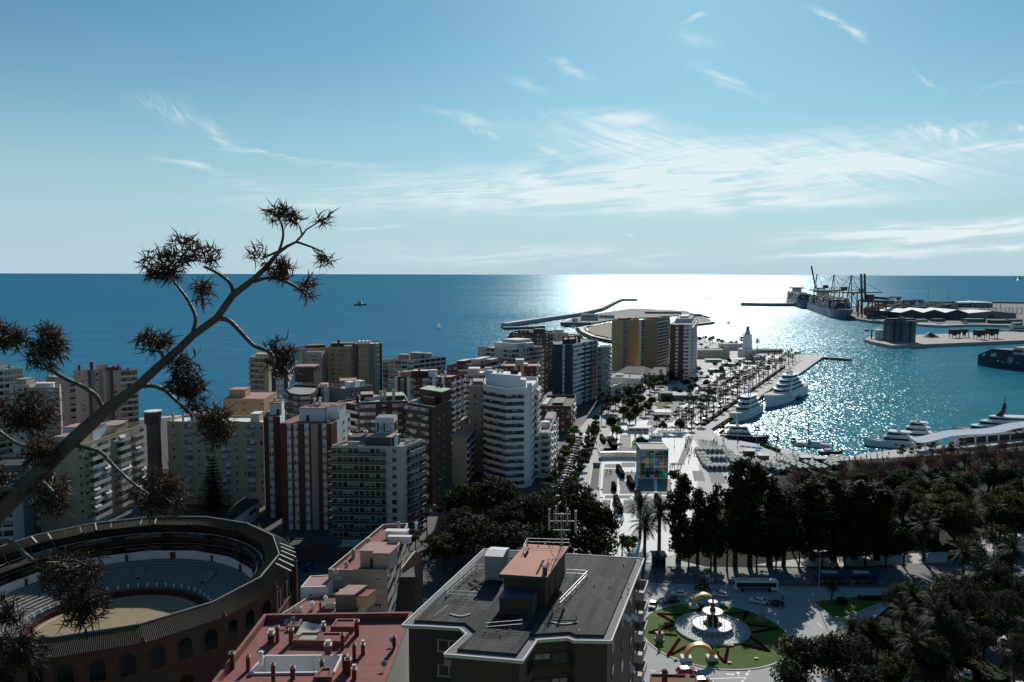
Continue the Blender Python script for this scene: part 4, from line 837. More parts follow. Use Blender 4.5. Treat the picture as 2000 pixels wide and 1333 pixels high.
def plant(kind, loc, h, label, group=None, variant=None, rz=None, wide=1.0):
    """the first of each variant is built, later ones are copies of it and its parts"""
    lst = PROTO[kind]; v = R.randrange(len(lst)) if variant is None else variant % len(lst); name, cat, parts, h0, r0 = lst[v]; k = h / h0; loc = Vector(loc); rz = R.uniform(0, 6.28) if rz is None else rz
    key = (kind, v)
    if key not in _first:
        t = thing(name, label, cat, loc, rz, group)
        for nm, me in parts: inst(nm, me, (0, 0, 0), 0, (1, 1, 1), t)
        t.scale = (k * wide, k * wide, k); _first[key] = t; return t
    return dup(_first[key], loc, rz, label, group, (k * wide, k * wide, k))
def at_px(kind, x, yb, ytop, label, group=None, wpx=None, **kw):
    q = P(x, yb); h = ztop(q, ytop); wide = 1.0
    if wpx: wide = (wpx / F * q.y) / (PROTO[kind][0][4] * h / PROTO[kind][0][3])
    return plant(kind, q, h, label, group, wide=wide, **kw)
def series(kind, pts, fmt, group, h=(9, 12), jit=0., start=1, **kw):
    """numbered run of plants; fmt has a {} for the ordinal"""
    for i, (x, y) in enumerate(pts):
        q = P(x, y); q.x += R.uniform(-jit, jit); q.y += R.uniform(-jit, jit); plant(kind, q, R.uniform(*h), fmt.format(nth(i + start)), group, **kw)
def line(a, b, n): return [(a[0] + (b[0] - a[0]) * i / max(1, n - 1), a[1] + (b[1] - a[1]) * i / max(1, n - 1)) for i in range(n)]
def wline(a, b, n):
    """n points evenly spaced on the ground between two picture points"""
    A, B = P(*a), P(*b); return [A.lerp(B, i / max(1, n - 1)) for i in range(n)]
def wseries(kind, pts, fmt, group, h=(9, 12), jit=0., **kw):
    for i, q in enumerate(pts): plant(kind, q + Vector((R.uniform(-jit, jit), R.uniform(-jit, jit), 0)), R.uniform(*h), fmt.format(nth(i + 1)), group, **kw)
at_px('norfolk', 418, 1012, 885, 'dark spreading conifer with tiered branches before the wide cream slab')
# broad dark trees between the hotel and the plaza
for i, (x, yb, yt, w, lb) in enumerate(((905, 1042, 945, 52, 'broad dark tree at the foot of the cream gabled block'), (965, 1052, 930, 66, 'broad dark tree in front of the curved white tower'),
        (1042, 1078, 962, 62, 'broad tree left of the tallest one beside the grey plaza'), (1112, 1088, 938, 78, 'tallest broad tree between the white tower and the grey plaza'), (1168, 1098, 975, 52, 'broad tree at the near corner of the grey plaza'),
        (925, 1104, 1012, 72, 'broad dark tree behind the black roof, left of the mast'), (868, 1120, 1040, 48, 'small dark tree beside the slate roofed house'), (1005, 1112, 1018, 72, 'broad dark tree directly behind the white roof cabinet'),
        (1088, 1122, 1012, 68, 'broad dark tree behind the antenna mast'), (1158, 1124, 1030, 58, 'broad dark tree right of the antenna mast'), (985, 1086, 985, 56, 'broad dark tree between the two tallest broad trees'), (900, 1078, 990, 50, 'broad dark tree shading the street by the grey hotel'), (1050, 1060, 958, 52, 'broad dark tree nearest the foot of the white tower'))):
    at_px('ficus', x, yb, yt, lb, 'broad trees behind the black roof', w)
for i, (x, yb, yt) in enumerate(((834, 1052, 992), (858, 1048, 985), (846, 1085, 1040), (812, 1075, 1040))): at_px('fan' if i < 2 else 'street', x, yb, yt, ('taller', 'shorter', 'rounded', 'low bushy')[i] + (' palm' if i < 2 else ' tree') + ' by the corner of the grey hotel')
# tall dark row in the park
for i, (x, yb, yt, w, v, lb) in enumerate(((1326, 1100, 915, 30, 0, 'tall dark evergreen nearest to the coloured glass cube'), (1362, 1098, 952, 24, 1, 'second tall evergreen from the plaza, narrow and pointed'), (1396, 1104, 946, 24, 2, 'third tall evergreen from the plaza'),
        (1436, 1108, 900, 34, 1, 'taller of two joined evergreens before the market stalls'), (1464, 1106, 892, 36, 0, 'tallest evergreen in the park row'), (1503, 1104, 912, 44, 2, 'broad evergreen right of the tallest one'), (1530, 1106, 960, 30, 1, 'short evergreen beside the bare reddish tree'),
        (1586, 1094, 930, 44, 0, 'evergreen with bare lower trunk at the bright path'), (1628, 1096, 925, 46, 2, 'evergreen above the middle of the shaded bus'), (1668, 1092, 938, 44, 1, 'evergreen above the rear of the shaded bus'), (1712, 1094, 945, 44, 0, 'last tall evergreen of the park row'))):
    at_px('tall', x, yb, yt, lb, 'tall evergreens along the park avenue', w * 1.3, variant=v)
for i, (x, yb, yt, w) in enumerate(((1345, 1112, 1045, 26), (1388, 1116, 1040, 28), (1420, 1114, 1020, 30), (1478, 1116, 1030, 30), (1515, 1114, 1040, 26), (1560, 1112, 1030, 26), (1605, 1112, 1025, 30), (1650, 1114, 1020, 30), (1690, 1112, 1030, 30), (1730, 1110, 1040, 30), (1765, 1108, 1030, 30))):
    at_px('green', x, yb, yt, nth(i + 1) + ' low dark tree under the evergreens along the avenue', 'understorey trees along the park avenue', w, variant=0)
at_px('red', 1548, 1080, 922, 'tall bare reddish tree between the dark evergreens', None, 34)
# the park proper
pk = random.Random(77); cnt = {}
WORDS = {'green': 'green park tree', 'olive': 'feathery olive brown tree', 'red': 'leafless reddish tree', 'date': 'date palm', 'ficus': 'broad dark park tree', 'fan': 'fan palm'}
def park(kind, pts, where, h, group, jit=2.5):
    for x, y in pts:
        k = (kind, where); cnt[k] = cnt.get(k, 0) + 1; q = P(x, y); q.x += pk.uniform(-jit, jit); q.y += pk.uniform(-jit, jit)
        plant(kind, q, pk.uniform(*h), nth(cnt[k]) + ' ' + WORDS[kind] + ' ' + where, group)
park('red', line((1560, 975), (2020, 945), 13), 'along the harbour edge of the park, from the stalls', (9, 12), 'reddish trees along the harbour edge')
park('red', line((1660, 955), (2020, 922), 10), 'in the row behind the harbour edge, from the stalls', (9, 11.5), 'reddish trees along the harbour edge')
park('red', line((1740, 935), (2020, 902), 9), 'closest to the white canopy, from the quay', (8, 11), 'reddish trees along the harbour edge')
park('red', line((1660, 945), (2030, 912), 20), 'filling the band beside the canopy, from the stalls', (9, 11.5), 'reddish trees along the harbour edge')
park('red', line((1560, 962), (1760, 955), 11), 'behind the market stalls, from the evergreens', (8, 10.5), 'reddish trees along the harbour edge')
park('red', line((1800, 912), (2030, 892), 12), 'nearest the quay pavilion, from the palms', (8, 10), 'reddish trees along the harbour edge')
park('fan', line((1752, 918), (1880, 900), 9), 'by the near end of the white canopy', (8, 10.5), 'palms by the white canopy')
for j, (y0, y1, n) in enumerate(((985, 965, 9), (1015, 1000, 9), (1045, 1030, 10), (1075, 1055, 10))):
    park('green', line((1560 + 15 * j, y0), (2010, y1), n), 'in park row ' + 'ABCD'[j].replace('A', 'nearest the harbour').replace('B', 'two from the harbour').replace('C', 'three from the harbour').replace('D', 'four from the harbour'), ((10, 13), (11, 14.5), (12, 16), (11, 16))[j], 'green trees filling the park', 4)
park('ficus', ((1760, 1030), (1860, 1020), (1960, 1015), (1840, 1060), (1790, 985), (1925, 970), (1700, 1000)), 'in the middle of the park', (11, 14), 'broad trees in the park')
DP = ((1804, 1098, 1012), (1894, 1062, 988), (1936, 1058, 985), (1974, 1140, 1058), (1880, 1150, 1066), (1780, 1235, 1150), (1700, 1300, 1222), (1780, 1345, 1238), (1762, 1262, 1180), (1830, 1290, 1192), (1660, 1292, 1215), (1910, 1180, 1105), (1940, 965, 905), (1845, 990, 925))
for i, (x, yb, yt) in enumerate(DP): at_px('date', x, yb, yt, nth(i + 1) + ' date palm of the park, counting from the bus towards the viewer' if i < 12 else ('date palm rising above the reddish trees near the canopy', 'date palm among the dark trees left of the canopy end')[i - 12], 'date palms in the park')
OL = ((1700, 1300, 1198, 40), (1836, 1290, 1168, 50), (1808, 1345, 1232, 48), (1948, 1190, 1092, 46), (1896, 1225, 1130, 44), (1745, 1225, 1142, 34), (1965, 1255, 1150, 48), (1640, 1345, 1290, 40), (1730, 1370, 1292, 48), (1860, 1180, 1110, 36), (1980, 1340, 1235, 44), (1905, 1130, 1040, 36), (1955, 1110, 1022, 40), (1850, 1372, 1300, 44))
OLW = ('before the first cluster of palms', 'round, in the middle of the slope', 'behind the big front palm', 'by the sunlit path at the right edge', 'behind the parked car', 'beside the traffic island', 'above the tree lined side road', 'low, under the black leaved tree', 'low, at the bottom edge', 'at the end of the avenue', 'over the bottom right corner', 'at the far side of the sunlit path', 'farthest up the sunlit path', 'under the front palm')
for (x, yb, yt, w), s in zip(OL, OLW): at_px('olive', x, yb, yt, 'feathery olive brown tree ' + s, 'feathery trees in the near park', w)
for i, (x, yb, yt, w) in enumerate(((1572, 1352, 1240, 64), (1632, 1350, 1232, 60), (1545, 1385, 1290, 50), (1690, 1400, 1300, 56))):
    at_px('ficus', x, yb, yt, ('left crown of the glossy black tree at the bottom by the roundabout', 'right crown of the glossy black tree at the bottom by the roundabout', 'lowest glossy black tree touching the roundabout road', 'glossy black tree under the near date palms')[i], 'glossy dark trees by the roundabout', w)
# three big palms at the end of the plaza
for x, yb, yt, lb in ((1259, 1095, 1008, 'nearest of the three big palms at the end of the plaza'), (1287, 1083, 985, 'right one of the three big palms at the end of the plaza'), (1250, 1052, 972, 'farthest of the three big palms at the end of the plaza')): at_px('date', x, yb, yt, lb, 'big palms at the end of the plaza')
at_px('date', 1624, 1180, 1135, 'small palm on the grass traffic island')
for i, (x, yb, yt) in enumerate(((1215, 1085, 1040), (1228, 1095, 1050), (1236, 1075, 1045), (1320, 1098, 1060))): at_px('street', x, yb, yt, ('leafy young tree beside the plaza palms', 'young tree next to the black roof corner', 'young tree behind the plaza palms', 'young tree under the first evergreen')[i])
# street and avenue planting
series('street', line((1118, 868), (1062, 1000), 11), '{} street tree on the white tower side of the street, from the far end', 'trees along the street', (6, 9), 1)
series('street', line((1166, 832), (1110, 985), 14), '{} tree of the row between street and plaza, from the far end', 'trees along the street', (6.5, 9.5), .8, variant=2)
series('street', ((1112, 880), (1122, 862)), '{} yellowish street tree at the crossing by the cream block', 'trees along the street', (8, 9.5), variant=1)
wseries('fan', wline((1172, 832), (1345, 738), 18), '{} palm of the inner avenue row, from the street', 'palms along the avenue', (8, 11), 1.5)
wseries('fan', wline((1180, 798), (1330, 728), 16), '{} palm of the outer avenue row by the mansions, from the street', 'palms along the avenue', (8, 11), 1.5)
wseries('street', wline((1190, 790), (1350, 722), 14), '{} bushy tree before the mansions and seaside towers, from the street', 'bushy trees along the avenue', (6, 9), 2.5, variant=2)
wseries('green', [P(*v) for v in ((1222, 800), (1238, 806), (1250, 796), (1262, 812), (1236, 790), (1275, 800), (1215, 822), (1228, 836), (1245, 828), (1196, 850), (1206, 862))], '{} garden tree between the avenue and the pergola terrace', 'garden trees beside the pergola', (8, 12), 1)
wseries('street', [P(*v) for v in ((1300, 762), (1318, 752), (1335, 756), (1350, 748), (1290, 778), (1322, 772), (1310, 785), (1346, 776), (1362, 764), (1385, 745), (1400, 735), (1372, 740), (1420, 722), (1395, 722), (1412, 745), (1432, 735), (1380, 760))], '{} low tree among the white terraces by the promenade', 'terrace trees by the promenade', (5, 8), 1.5, variant=2)
wseries('street', [P(*v) for v in ((1366, 672), (1376, 668), (1385, 673), (1394, 670), (1404, 674), (1414, 676), (1370, 680), (1424, 678), (1436, 676), (1380, 690), (1400, 696), (1415, 690))], '{} tree on the beach side behind the seaside towers', 'trees behind the seaside towers', (6, 10), 2, variant=2)
for j, (a, b, n) in enumerate((((1352, 838), (1560, 703), 26), ((1338, 838), (1545, 703), 26), ((1322, 838), (1525, 703), 22), ((1306, 842), (1500, 706), 16), ((1330, 812), (1478, 704), 16))):
    wseries('fan', wline(a, b, n), '{} palm, from the basin corner, in promenade row ' + ('closest to the quay', 'second from the quay', 'third from the quay', 'fourth from the quay', 'farthest from the quay')[j], 'slim palms on the promenade', (7.5, 11.5), 1.2, wide=1.5)
for i, (x, yb, yt) in enumerate(((1478, 866, 836), (1517, 890, 856), (1548, 893, 858), (1580, 890, 862), (1412, 862, 830))): at_px('fan', x, yb, yt, nth(i + 1) + ' small palm on the basin edge, from the white yachts' if i < 4 else 'small palm at the inner basin corner', 'small palms on the basin edge')
for x, yb, yt, lb in ((1447, 690, 660, 'slim palm left of the lighthouse'), (1479, 690, 664, 'slim palm right of the lighthouse')): at_px('fan', x, yb, yt, lb)
wseries('street', [P(*v) for v in ((1205, 642), (1215, 648), (1225, 640), (1232, 650), (1240, 645))], '{} beach tree on the spit behind the seaside towers', 'trees on the beach spit', (6, 9), variant=2)

# fill of the near park slope and of the avenue
park('olive', [(1790, 1205), (1850, 1215), (1915, 1210), (1990, 1200), (1870, 1260), (1930, 1290), (1700, 1330), (1760, 1320), (1850, 1330), (1985, 1290), (1820, 1180), (1940, 1160), (1880, 1310), (1690, 1270)], 'between the palms of the near slope', (7, 10), 'feathery trees in the near park')
park('green', [(1720, 1285), (1800, 1300), (1770, 1200), (1860, 1235), (1960, 1220), (1905, 1250), (1990, 1330), (1950, 1130), (1830, 1345), (1740, 1360), (1655, 1320), (1600, 1300), (1900, 1165), (1985, 1180)], 'between the palms of the near slope', (7, 11), 'green trees in the near park')
park('date', [(1730, 1310), (1870, 1275), (1945, 1205), (1815, 1240)], 'between the feathery trees of the near slope', (7, 9), 'date palms in the park')
wseries('green', wline((1180, 812), (1335, 733), 16), '{} dark tree in the shade of the avenue, from the street', 'dark trees along the avenue', (8, 11), 2, variant=0)
wseries('green', [P(*v) for v in ((1268, 806), (1300, 792), (1286, 830), (1330, 776), (1345, 768), (1360, 752), (1376, 760), (1390, 738), (1408, 730), (1424, 712), (1440, 722), (1368, 728), (1338, 758), (1322, 838), (1335, 846), (1300, 846))], '{} leafy tree between the white terraces and the palms', 'leafy trees by the promenade', (5, 8), 1.5, variant=0)
# ================================================================ plaza
sheet('plaza_paving', M_white, PP([(1168, 1062), (1172, 960), (1176, 898), (1186, 858), (1200, 832), (1290, 815), (1342, 838), (1362, 870), (1366, 925), (1352, 1000), (1345, 1075), (1260, 1100), (1180, 1085)]), .016)
sheet('promenade_paving', M_white, PP([(1290, 815), (1340, 770), (1420, 712), (1500, 695), (1548, 699), (1340, 832)]), .012)
for q in (((1181, 907), (1209, 907), (1208, 914), (1180, 914)), ((1179, 916), (1207, 916), (1205, 965), (1176, 965)), ((1214, 904), (1241, 904), (1241, 913), (1214, 913)), ((1221, 922), (1241, 922), (1241, 937), (1220, 937)),
          ((1213, 940), (1241, 940), (1240, 965), (1210, 965)), ((1247, 936), (1277, 936), (1278, 965), (1247, 965)), ((1283, 936), (1310, 936), (1312, 967), (1284, 967)), ((1182, 968), (1204, 968), (1203, 974), (1181, 974)), ((1209, 968), (1231, 968), (1230, 974), (1208, 974)),
          ((1218, 977), (1240, 977), (1240, 1003), (1216, 1003)), ((1256, 973), (1278, 973), (1280, 1003), (1257, 1003)), ((1285, 970), (1305, 970), (1307, 980), (1285, 980)), ((1178, 977), (1193, 977), (1190, 1003), (1174, 1003)),
          ((1352, 920), (1372, 920), (1378, 940), (1356, 940)), ((1383, 922), (1410, 922), (1418, 945), (1390, 945)), ((1182, 860), (1206, 858), (1204, 880), (1178, 882)), ((1212, 850), (1232, 849), (1232, 874), (1209, 876)),
          ((1174, 876), (1252, 874), (1252, 884), (1172, 886)), ((1362, 858), (1400, 862), (1412, 880), (1368, 878)), ((1308, 905), (1336, 903), (1338, 908), (1308, 910))): sheet('plaza_slab', M_slab, PP(q), .028)
sheet('lawn', M_grass, PP([(1234, 862), (1252, 862), (1252, 879), (1233, 879)]), .034)
sheet('lawn', M_grass, PP([(1275, 790), (1300, 778), (1320, 782), (1290, 800)]), .034)
sheet('lawn', M_grass, PP([(1210, 800), (1230, 788), (1262, 800), (1235, 822)]), .034)
sheet('terrace_deck', M_slab, PP([(1276, 800), (1318, 782), (1332, 790), (1298, 828), (1262, 832)]), .03)
m = MB(M_line)
for i in range(9): y = 852 + i * 2.7; dash((1212, y), (1231, y - .6), .25, .042)
struct('step_edges', m)
# front pane colours of the glass cube; back and sides mostly cleared to backlight them
PANE = {}
def pane_mat(nm, c):
    m = bpy.data.materials.new('tinted_pane_' + nm); m.use_nodes = True; t = m.node_tree; t.nodes.clear(); K = t.links.new
    o = N(t, 'ShaderNodeOutputMaterial'); tp = N(t, 'ShaderNodeBsdfTransparent'); tl = N(t, 'ShaderNodeBsdfTranslucent'); df = N(t, 'ShaderNodeBsdfDiffuse'); gl = N(t, 'ShaderNodeBsdfGlossy', i_Roughness=.08)
    for s in (tp, tl, df): s.inputs[0].default_value = (*c, 1)
    a = N(t, 'ShaderNodeMixShader', i_0=.62); K(tp.outputs[0], a.inputs[1]); K(tl.outputs[0], a.inputs[2])
    b = N(t, 'ShaderNodeMixShader', i_0=.14); K(a.outputs[0], b.inputs[1]); K(df.outputs[0], b.inputs[2])
    f = N(t, 'ShaderNodeMixShader', i_0=.07); K(b.outputs[0], f.inputs[1]); K(gl.outputs[0], f.inputs[2]); K(f.outputs[0], o.inputs[0]); return m
for nm, c in (('r', (.80, .03, .04)), ('b', (.02, .16, .55)), ('c', (.03, .45, .68)), ('g', (.02, .50, .22)), ('t', (.04, .60, .45)), ('y', (.85, .58, .03)), ('w', (.60, .66, .66)), ('k', (.16, .20, .21)), ('d', (.02, .25, .12)), ('m', (.32, .02, .04))): PANE[nm] = pane_mat(nm, c)
a, b = P(1251, 934), P(1304, 934); cw = (b.x - a.x); hz = ztop(a, 880); r = thing('glass_cube', 'glass cube pavilion chequered in red, blue, yellow and green panes', 'pavilion', ((a.x + b.x) / 2, a.y + cw / 2, 0), 0, world=True)
GR = ["ccttrrwwggkb", "ckkktmmrdbkb", "kbkkddmmkkbb", "rrwwttttkwrr", "wwyyttbbkkrm", "mryycbbbyykm", "dwwwcwwkyywk", "kdkkkwkkkddd", "kkbbkkmmkddd", "kwkwkwkrgttt", "ycbbwrrbtgtg"]
pn = {k: None for k in PANE}
for k, mt in PANE.items():
    mm = MB(mt); mm.box(-.5, -.02, 0, .5, .02, 1); pn[k] = mm.mesh('pane')
x0, y0, x1, y1 = a.x, a.y, b.x, a.y + cw; nr = len(GR); rh = (hz - .3) / nr; items = []; off = r.location
for i, row in enumerate(GR):
    z = hz - (i + 1) * rh
    for j in range(6):
        w = cw / 6; c = row[2 * j]; inst('pane', pn[c], Vector((x0 + (j + .5) * w, y0, z)) - off, 0, (w * .97, 1, rh * .97), r)
for side in range(3):
    for i in range(0, nr, 3):
        for j in range(3):
            w = cw / 3; z = hz - min(nr, i + 3) * rh; hh = rh * (min(nr, i + 3) - i); c = 'wwwwwcwww'[(i + j * 2 + side) % 9]
            if side == 0: p = Vector((x0 + (j + .5) * w, y1, z)); rz = 0
            elif side == 1: p = Vector((x0, y0 + (j + .5) * w, z)); rz = math.pi / 2
            else: p = Vector((x1, y0 + (j + .5) * w, z)); rz = math.pi / 2
            inst('pane', pn[c], p - off, rz, (w * .97, 1, hh * .98), r)
m = MB(M_fdark)
for u in (0, 1 / 3, 2 / 3, 1):
    x = x0 + cw * u; m.box(x - .09, y0 - .10, 0, x + .09, y0 + .08, hz); m.box(x - .07, y1 - .08, 0, x + .07, y1 + .08, hz)
    y = y0 + cw * u; m.box(x0 - .08, y - .07, 0, x0 + .07, y + .07, hz); m.box(x1 - .07, y - .07, 0, x1 + .08, y + .07, hz)
for i in (0, 3, 6, 9, 11):
    z = hz - i * rh; m.box(x0, y0 - .12, z - .07, x1, y0 - .03, z + .07)
m.build('mullion_frame', r)
m = MB(M_white, M_beige); m.box(x0 - .25, y0 - .25, hz, x1 + .25, y1 + .25, hz + .35); m.box(x0 + .5, y0 + .5, hz + .35, x1 - .5, y1 - .5, hz + .42, 1)
for q in ((x0 - .25, y0 - .25, x1 + .25, y0 + .1), (x0 - .25, y1 - .1, x1 + .25, y1 + .25), (x0 - .25, y0 + .1, x0 + .1, y1 - .1), (x1 - .1, y0 + .1, x1 + .25, y1 - .1)): m.box(q[0], q[1], hz + .35, q[2], q[3], hz + .75)
m.build('roof', r)
# silver wall pavilion, skylight box, kiosks
M_sil = mat('brushed_steel', (.55, .53, .52), .25, .5, .9, var=.15, vs=.8)
a, b = P(1172, 897), P(1250, 898); z1 = ztop(a, 885); m = MB(M_sil, M_white); pts = []
r = thing('silver_pavilion', 'long low silver clad wall running into the glass cube', 'pavilion', ((a.x + b.x) / 2, a.y, 0), 0, world=True)
for i in range(9):
    t = i / 8; x = a.x + (b.x - a.x) * t; pts.append((x, a.y + .9 * math.sin(t * 3.14) - .4))
m.prism(pts + [(b.x, a.y + 4), (a.x, a.y + 4)], 0, z1, 0, 1); m.build('wall', r)
m = MB(M_sil); vs = []
for i in range(9):
    for k in range(5): w = k * .4; vs.append((pts[i][0], pts[i][1] - .45 * math.sin(w) * .8, z1 + .35 * math.cos(w)))
m.add(vs, [(i * 5 + k, i * 5 + k + 1, (i + 1) * 5 + k + 1, (i + 1) * 5 + k) for i in range(8) for k in range(4)], 0, True); m.build('curved_coping', r)
def kiosk(label, x0_, x1_, yb, dp, yt, wall, roof, name='kiosk', over=.5, glass_=False, legs=False):
    a, b = P(x0_, yb), P(x1_, yb); z = max(2.4, ztop(a, yt)); r = thing(name, label, name.replace('_', ' '), ((a.x + b.x) / 2, a.y + dp / 2, 0), 0, world=True)
    m = MB(wall, G_dark)
    if legs:
        for x in (a.x + .3, (a.x + b.x) / 2, b.x - .3):
            for y in (a.y + .3, a.y + dp - .3): m.cbox((x, y, 0), (.25, .25, z), 0)
        for y in (a.y + .3, a.y + dp - .3): m.beam((a.x, y, z - .15), (b.x, y, z - .15), .2)
        for x in (a.x + .3, (a.x + b.x) / 2, b.x - .3): m.beam((x, a.y, z - .1), (x, a.y + dp, z - .1), .2)
        m.build('frame', r)
    else:
        m.box(a.x, a.y, 0, b.x, a.y + dp, z); m.build('wall', r)
        mm = MB(G_dark); n = max(2, int((b.x - a.x) / 3))
        for i in range(n): w = (b.x - a.x) / n; mm.box(a.x + i * w + .25, a.y - .05, .8, a.x + (i + 1) * w - .25, a.y - .005, z - .5)
        mm.build('shop_front', r)
    m = MB(roof, G_mid); m.box(a.x - over, a.y - over, z, b.x + over, a.y + dp + over, z + .35)
    if glass_:
        for i in range(2): w = (b.x - a.x) / 2; m.box(a.x + i * w + .3, a.y + .3, z + .35, a.x + (i + 1) * w - .2, a.y + dp - .3, z + .42, 1)
    m.build('roof', r); return r
kiosk('white box with two blue skylights behind the glass cube', 1271, 1293, 860, 5.5, 853, M_white, M_white, 'skylight_box', glass_=True)
kiosk('white flat roofed cafe behind the skylight box', 1229, 1267, 845, 7, 840, M_white, M_white, 'cafe')
kiosk('long white canopy at the side of the pergola terrace', 1281, 1312, 814, 10, 808, M_white, M_white, 'canopy', legs=True)
kiosk('square brown cafe at the near end of the long flat roof', 1290, 1313, 782, 10, 769, M_beige, M_grf, 'cafe')
kiosk('long flat grey roofed gallery on the promenade', 1316, 1385, 782, 16, 773, M_gre, M_pave, 'gallery')
kiosk('right end of the flat gallery with glass lift shaft', 1372, 1400, 768, 14, 758, M_gre, M_grf, 'gallery')
for i, (x, y, w) in enumerate(((1372, 738, 26), (1402, 728, 30), (1385, 752, 22), (1425, 716, 24), (1440, 708, 20), (1412, 742, 16), (1350, 742, 18))): kiosk(nth(i + 1) + ' white terrace roof by the promenade palms, from the gallery', x - w / 2, x + w / 2, y, 9, y - 5, M_off, M_white, 'terrace_roof', legs=i % 2 == 0)
a = P(1297, 770)
r = kiosk('dark newspaper kiosk under the plaza palms', 1277, 1300, 1112, 4, 1088, M_dgr, M_drf, 'news_kiosk', .4)
a = P(1172, 965); r = thing('stair_entrance', 'dark ramp opening with pale side walls at the left edge of the plaza', 'ramp', (P(1162, 935).x, P(1162, 935).y, 0), 0, world=True)
q = PP([(1151, 957), (1169, 957), (1173, 912), (1158, 912)], 0); m = MB(M_off, M_drf)
for i, (u, v) in enumerate(((0, 3), (1, 2))): p, s = q[u], q[v]; m.beam((p.x, p.y, .5), (s.x, s.y, .5), .4, 1.2)
m.beam((q[3].x, q[3].y, .9), (q[2].x, q[2].y, .9), .4, 2.); m.build('side_wall', r); mm = MB(M_drf); mm.add([(p.x, p.y, .05) for p in q], [(0, 1, 2, 3)]); mm.build('ramp_floor', r)
# clipped hedges
def hedge_mesh(nm, seed, mt=None):
    r = random.Random(seed); m = MB(mt or LF_dark)
    m.box(-.44, -.46, 0, .44, .46, .92)
    for _ in range(900):
        f = r.randrange(5); u, v = r.uniform(-.5, .5), r.uniform(-.5, .5); p = ((u, v, 1), (-.5, u, v + .5), (.5, u, v + .5), (u, -.5, v + .5), (u, .5, v + .5))[f]; d = rnd_dir(r); a_ = d.orthogonal(); b_ = d.cross(a_); s = .055
        p = Vector(p); m.add([(p + a_ * s)[:], (p + b_ * s)[:], (p - a_ * s)[:], (p - b_ * s)[:]], [(0, 1, 2, 3)])
    return m.mesh(nm)
HG = [hedge_mesh('hedge', i) for i in range(3)]
def hedge(label, x0_, x1_, ynear, yfar, h, group=None, mt=0):
    a, b, c = P(x0_, ynear), P(x1_, ynear), P((x0_ + x1_) / 2, yfar); o = inst('clipped_hedge', HG[mt % 3], ((a.x + b.x) / 2, (a.y + c.y) / 2, 0), 0, (b.x - a.x, max(1., c.y - a.y), h)); return tag(o, label, 'hedge', group)
for i, (x0_, x1_, y0_, y1_, h, lb) in enumerate(((1212, 1220, 935, 918, 2.6, 'tall clipped hedge left of the glass cube, on white paving'), (1232, 1240, 956, 941, 2.8, 'clipped hedge beside the near left corner of the glass cube'), (1197, 1204, 960, 953, 2.6, 'short clipped hedge on the left grey slab'),
     (1208, 1217, 1004, 980, 2.8, 'longest clipped hedge at the near left of the plaza'), (1247, 1255, 984, 970, 2.8, 'clipped hedge in front of the cube shadow'), (1286, 1293, 990, 976, 2.6, 'clipped hedge by the first evergreen'), (1196, 1206, 876, 862, 2.2, 'hedge with white seats behind the silver wall'), (1177, 1183, 866, 855, 2, 'small hedge by the street behind the silver wall'))):
    hedge(lb, x0_, x1_, y0_, y1_, h, 'clipped hedges on the plaza', i)
def hedge_line(a, b, n, w, h, fmt, group):
    A, B = P(*a), P(*b); d = (B - A) / n; rz = math.atan2(d.y, d.x)
    for i in range(n): o = inst('low_hedge', HG[i % 3], A + d * (i + .5), rz, (d.length * .82, w, h)); tag(o, fmt.format(nth(i + 1)), 'hedge', group)
hedge_line((1404, 838), (1552, 731), 14, 1.6, 1.3, '{} low hedge along the quay road, from the basin corner', 'low hedges along the quay road')
hedge_line((1372, 832), (1532, 718), 12, 2.2, 1.2, '{} low hedge under the palm rows, from the basin corner', 'low hedges under the palms')
hedge_line((1146, 905), (1168, 836), 7, 2.0, 1.2, '{} low hedge between the street and the plaza walk, from the near end', 'low hedges by the plaza walk')
for i, (a, b) in enumerate((((1345, 820), (1490, 712)), ((1326, 822), (1462, 714)), ((1306, 826), (1436, 718)), ((1390, 760), (1500, 706)), ((1350, 852), (1330, 905)), ((1300, 815), (1262, 850)))):
    road('promenade_band', M_slab, [a, b], (3.2, 4, 3, 5, 3, 4)[i], .022)  # grey paving bands, added partly to stand in for palm shadows
for i, (x, y) in enumerate(((1262, 868), (1256, 864), (1245, 866))): plant('shrub', P(x, y), 3.2, nth(i + 1) + ' round shrub on the small lawn behind the cube, from the skylight box', 'shrubs on the small lawn')
for i, (x, y) in enumerate([(1484 + i * 5.2, 869 + i * 2.0) for i in range(8)]): plant('shrub', P(x, y), 1.8, nth(i + 1) + ' shrub in the bed along the basin edge, from the white yacht', 'shrubs on the basin edge')
SEAT = MB(M_fdark); SEAT.box(-.3, -.3, 0, .3, .3, .5); SEAT.box(-.33, -.33, .5, .33, .33, .56); SEAT = SEAT.mesh('cube_seat')
for i, (x, y) in enumerate(((1202, 976), (1202, 982), (1201, 990), (1247, 938), (1247, 945), (1247, 953), (1279, 982), (1279, 988), (1279, 994), (1240, 974), (1175, 957), (1311, 945))):
    tag(inst('cube_seat', SEAT, P(x, y)), nth(i + 1) + ' dark cube seat on the plaza, counting from the left hedges to the cube', 'seat', 'cube seats on the plaza')
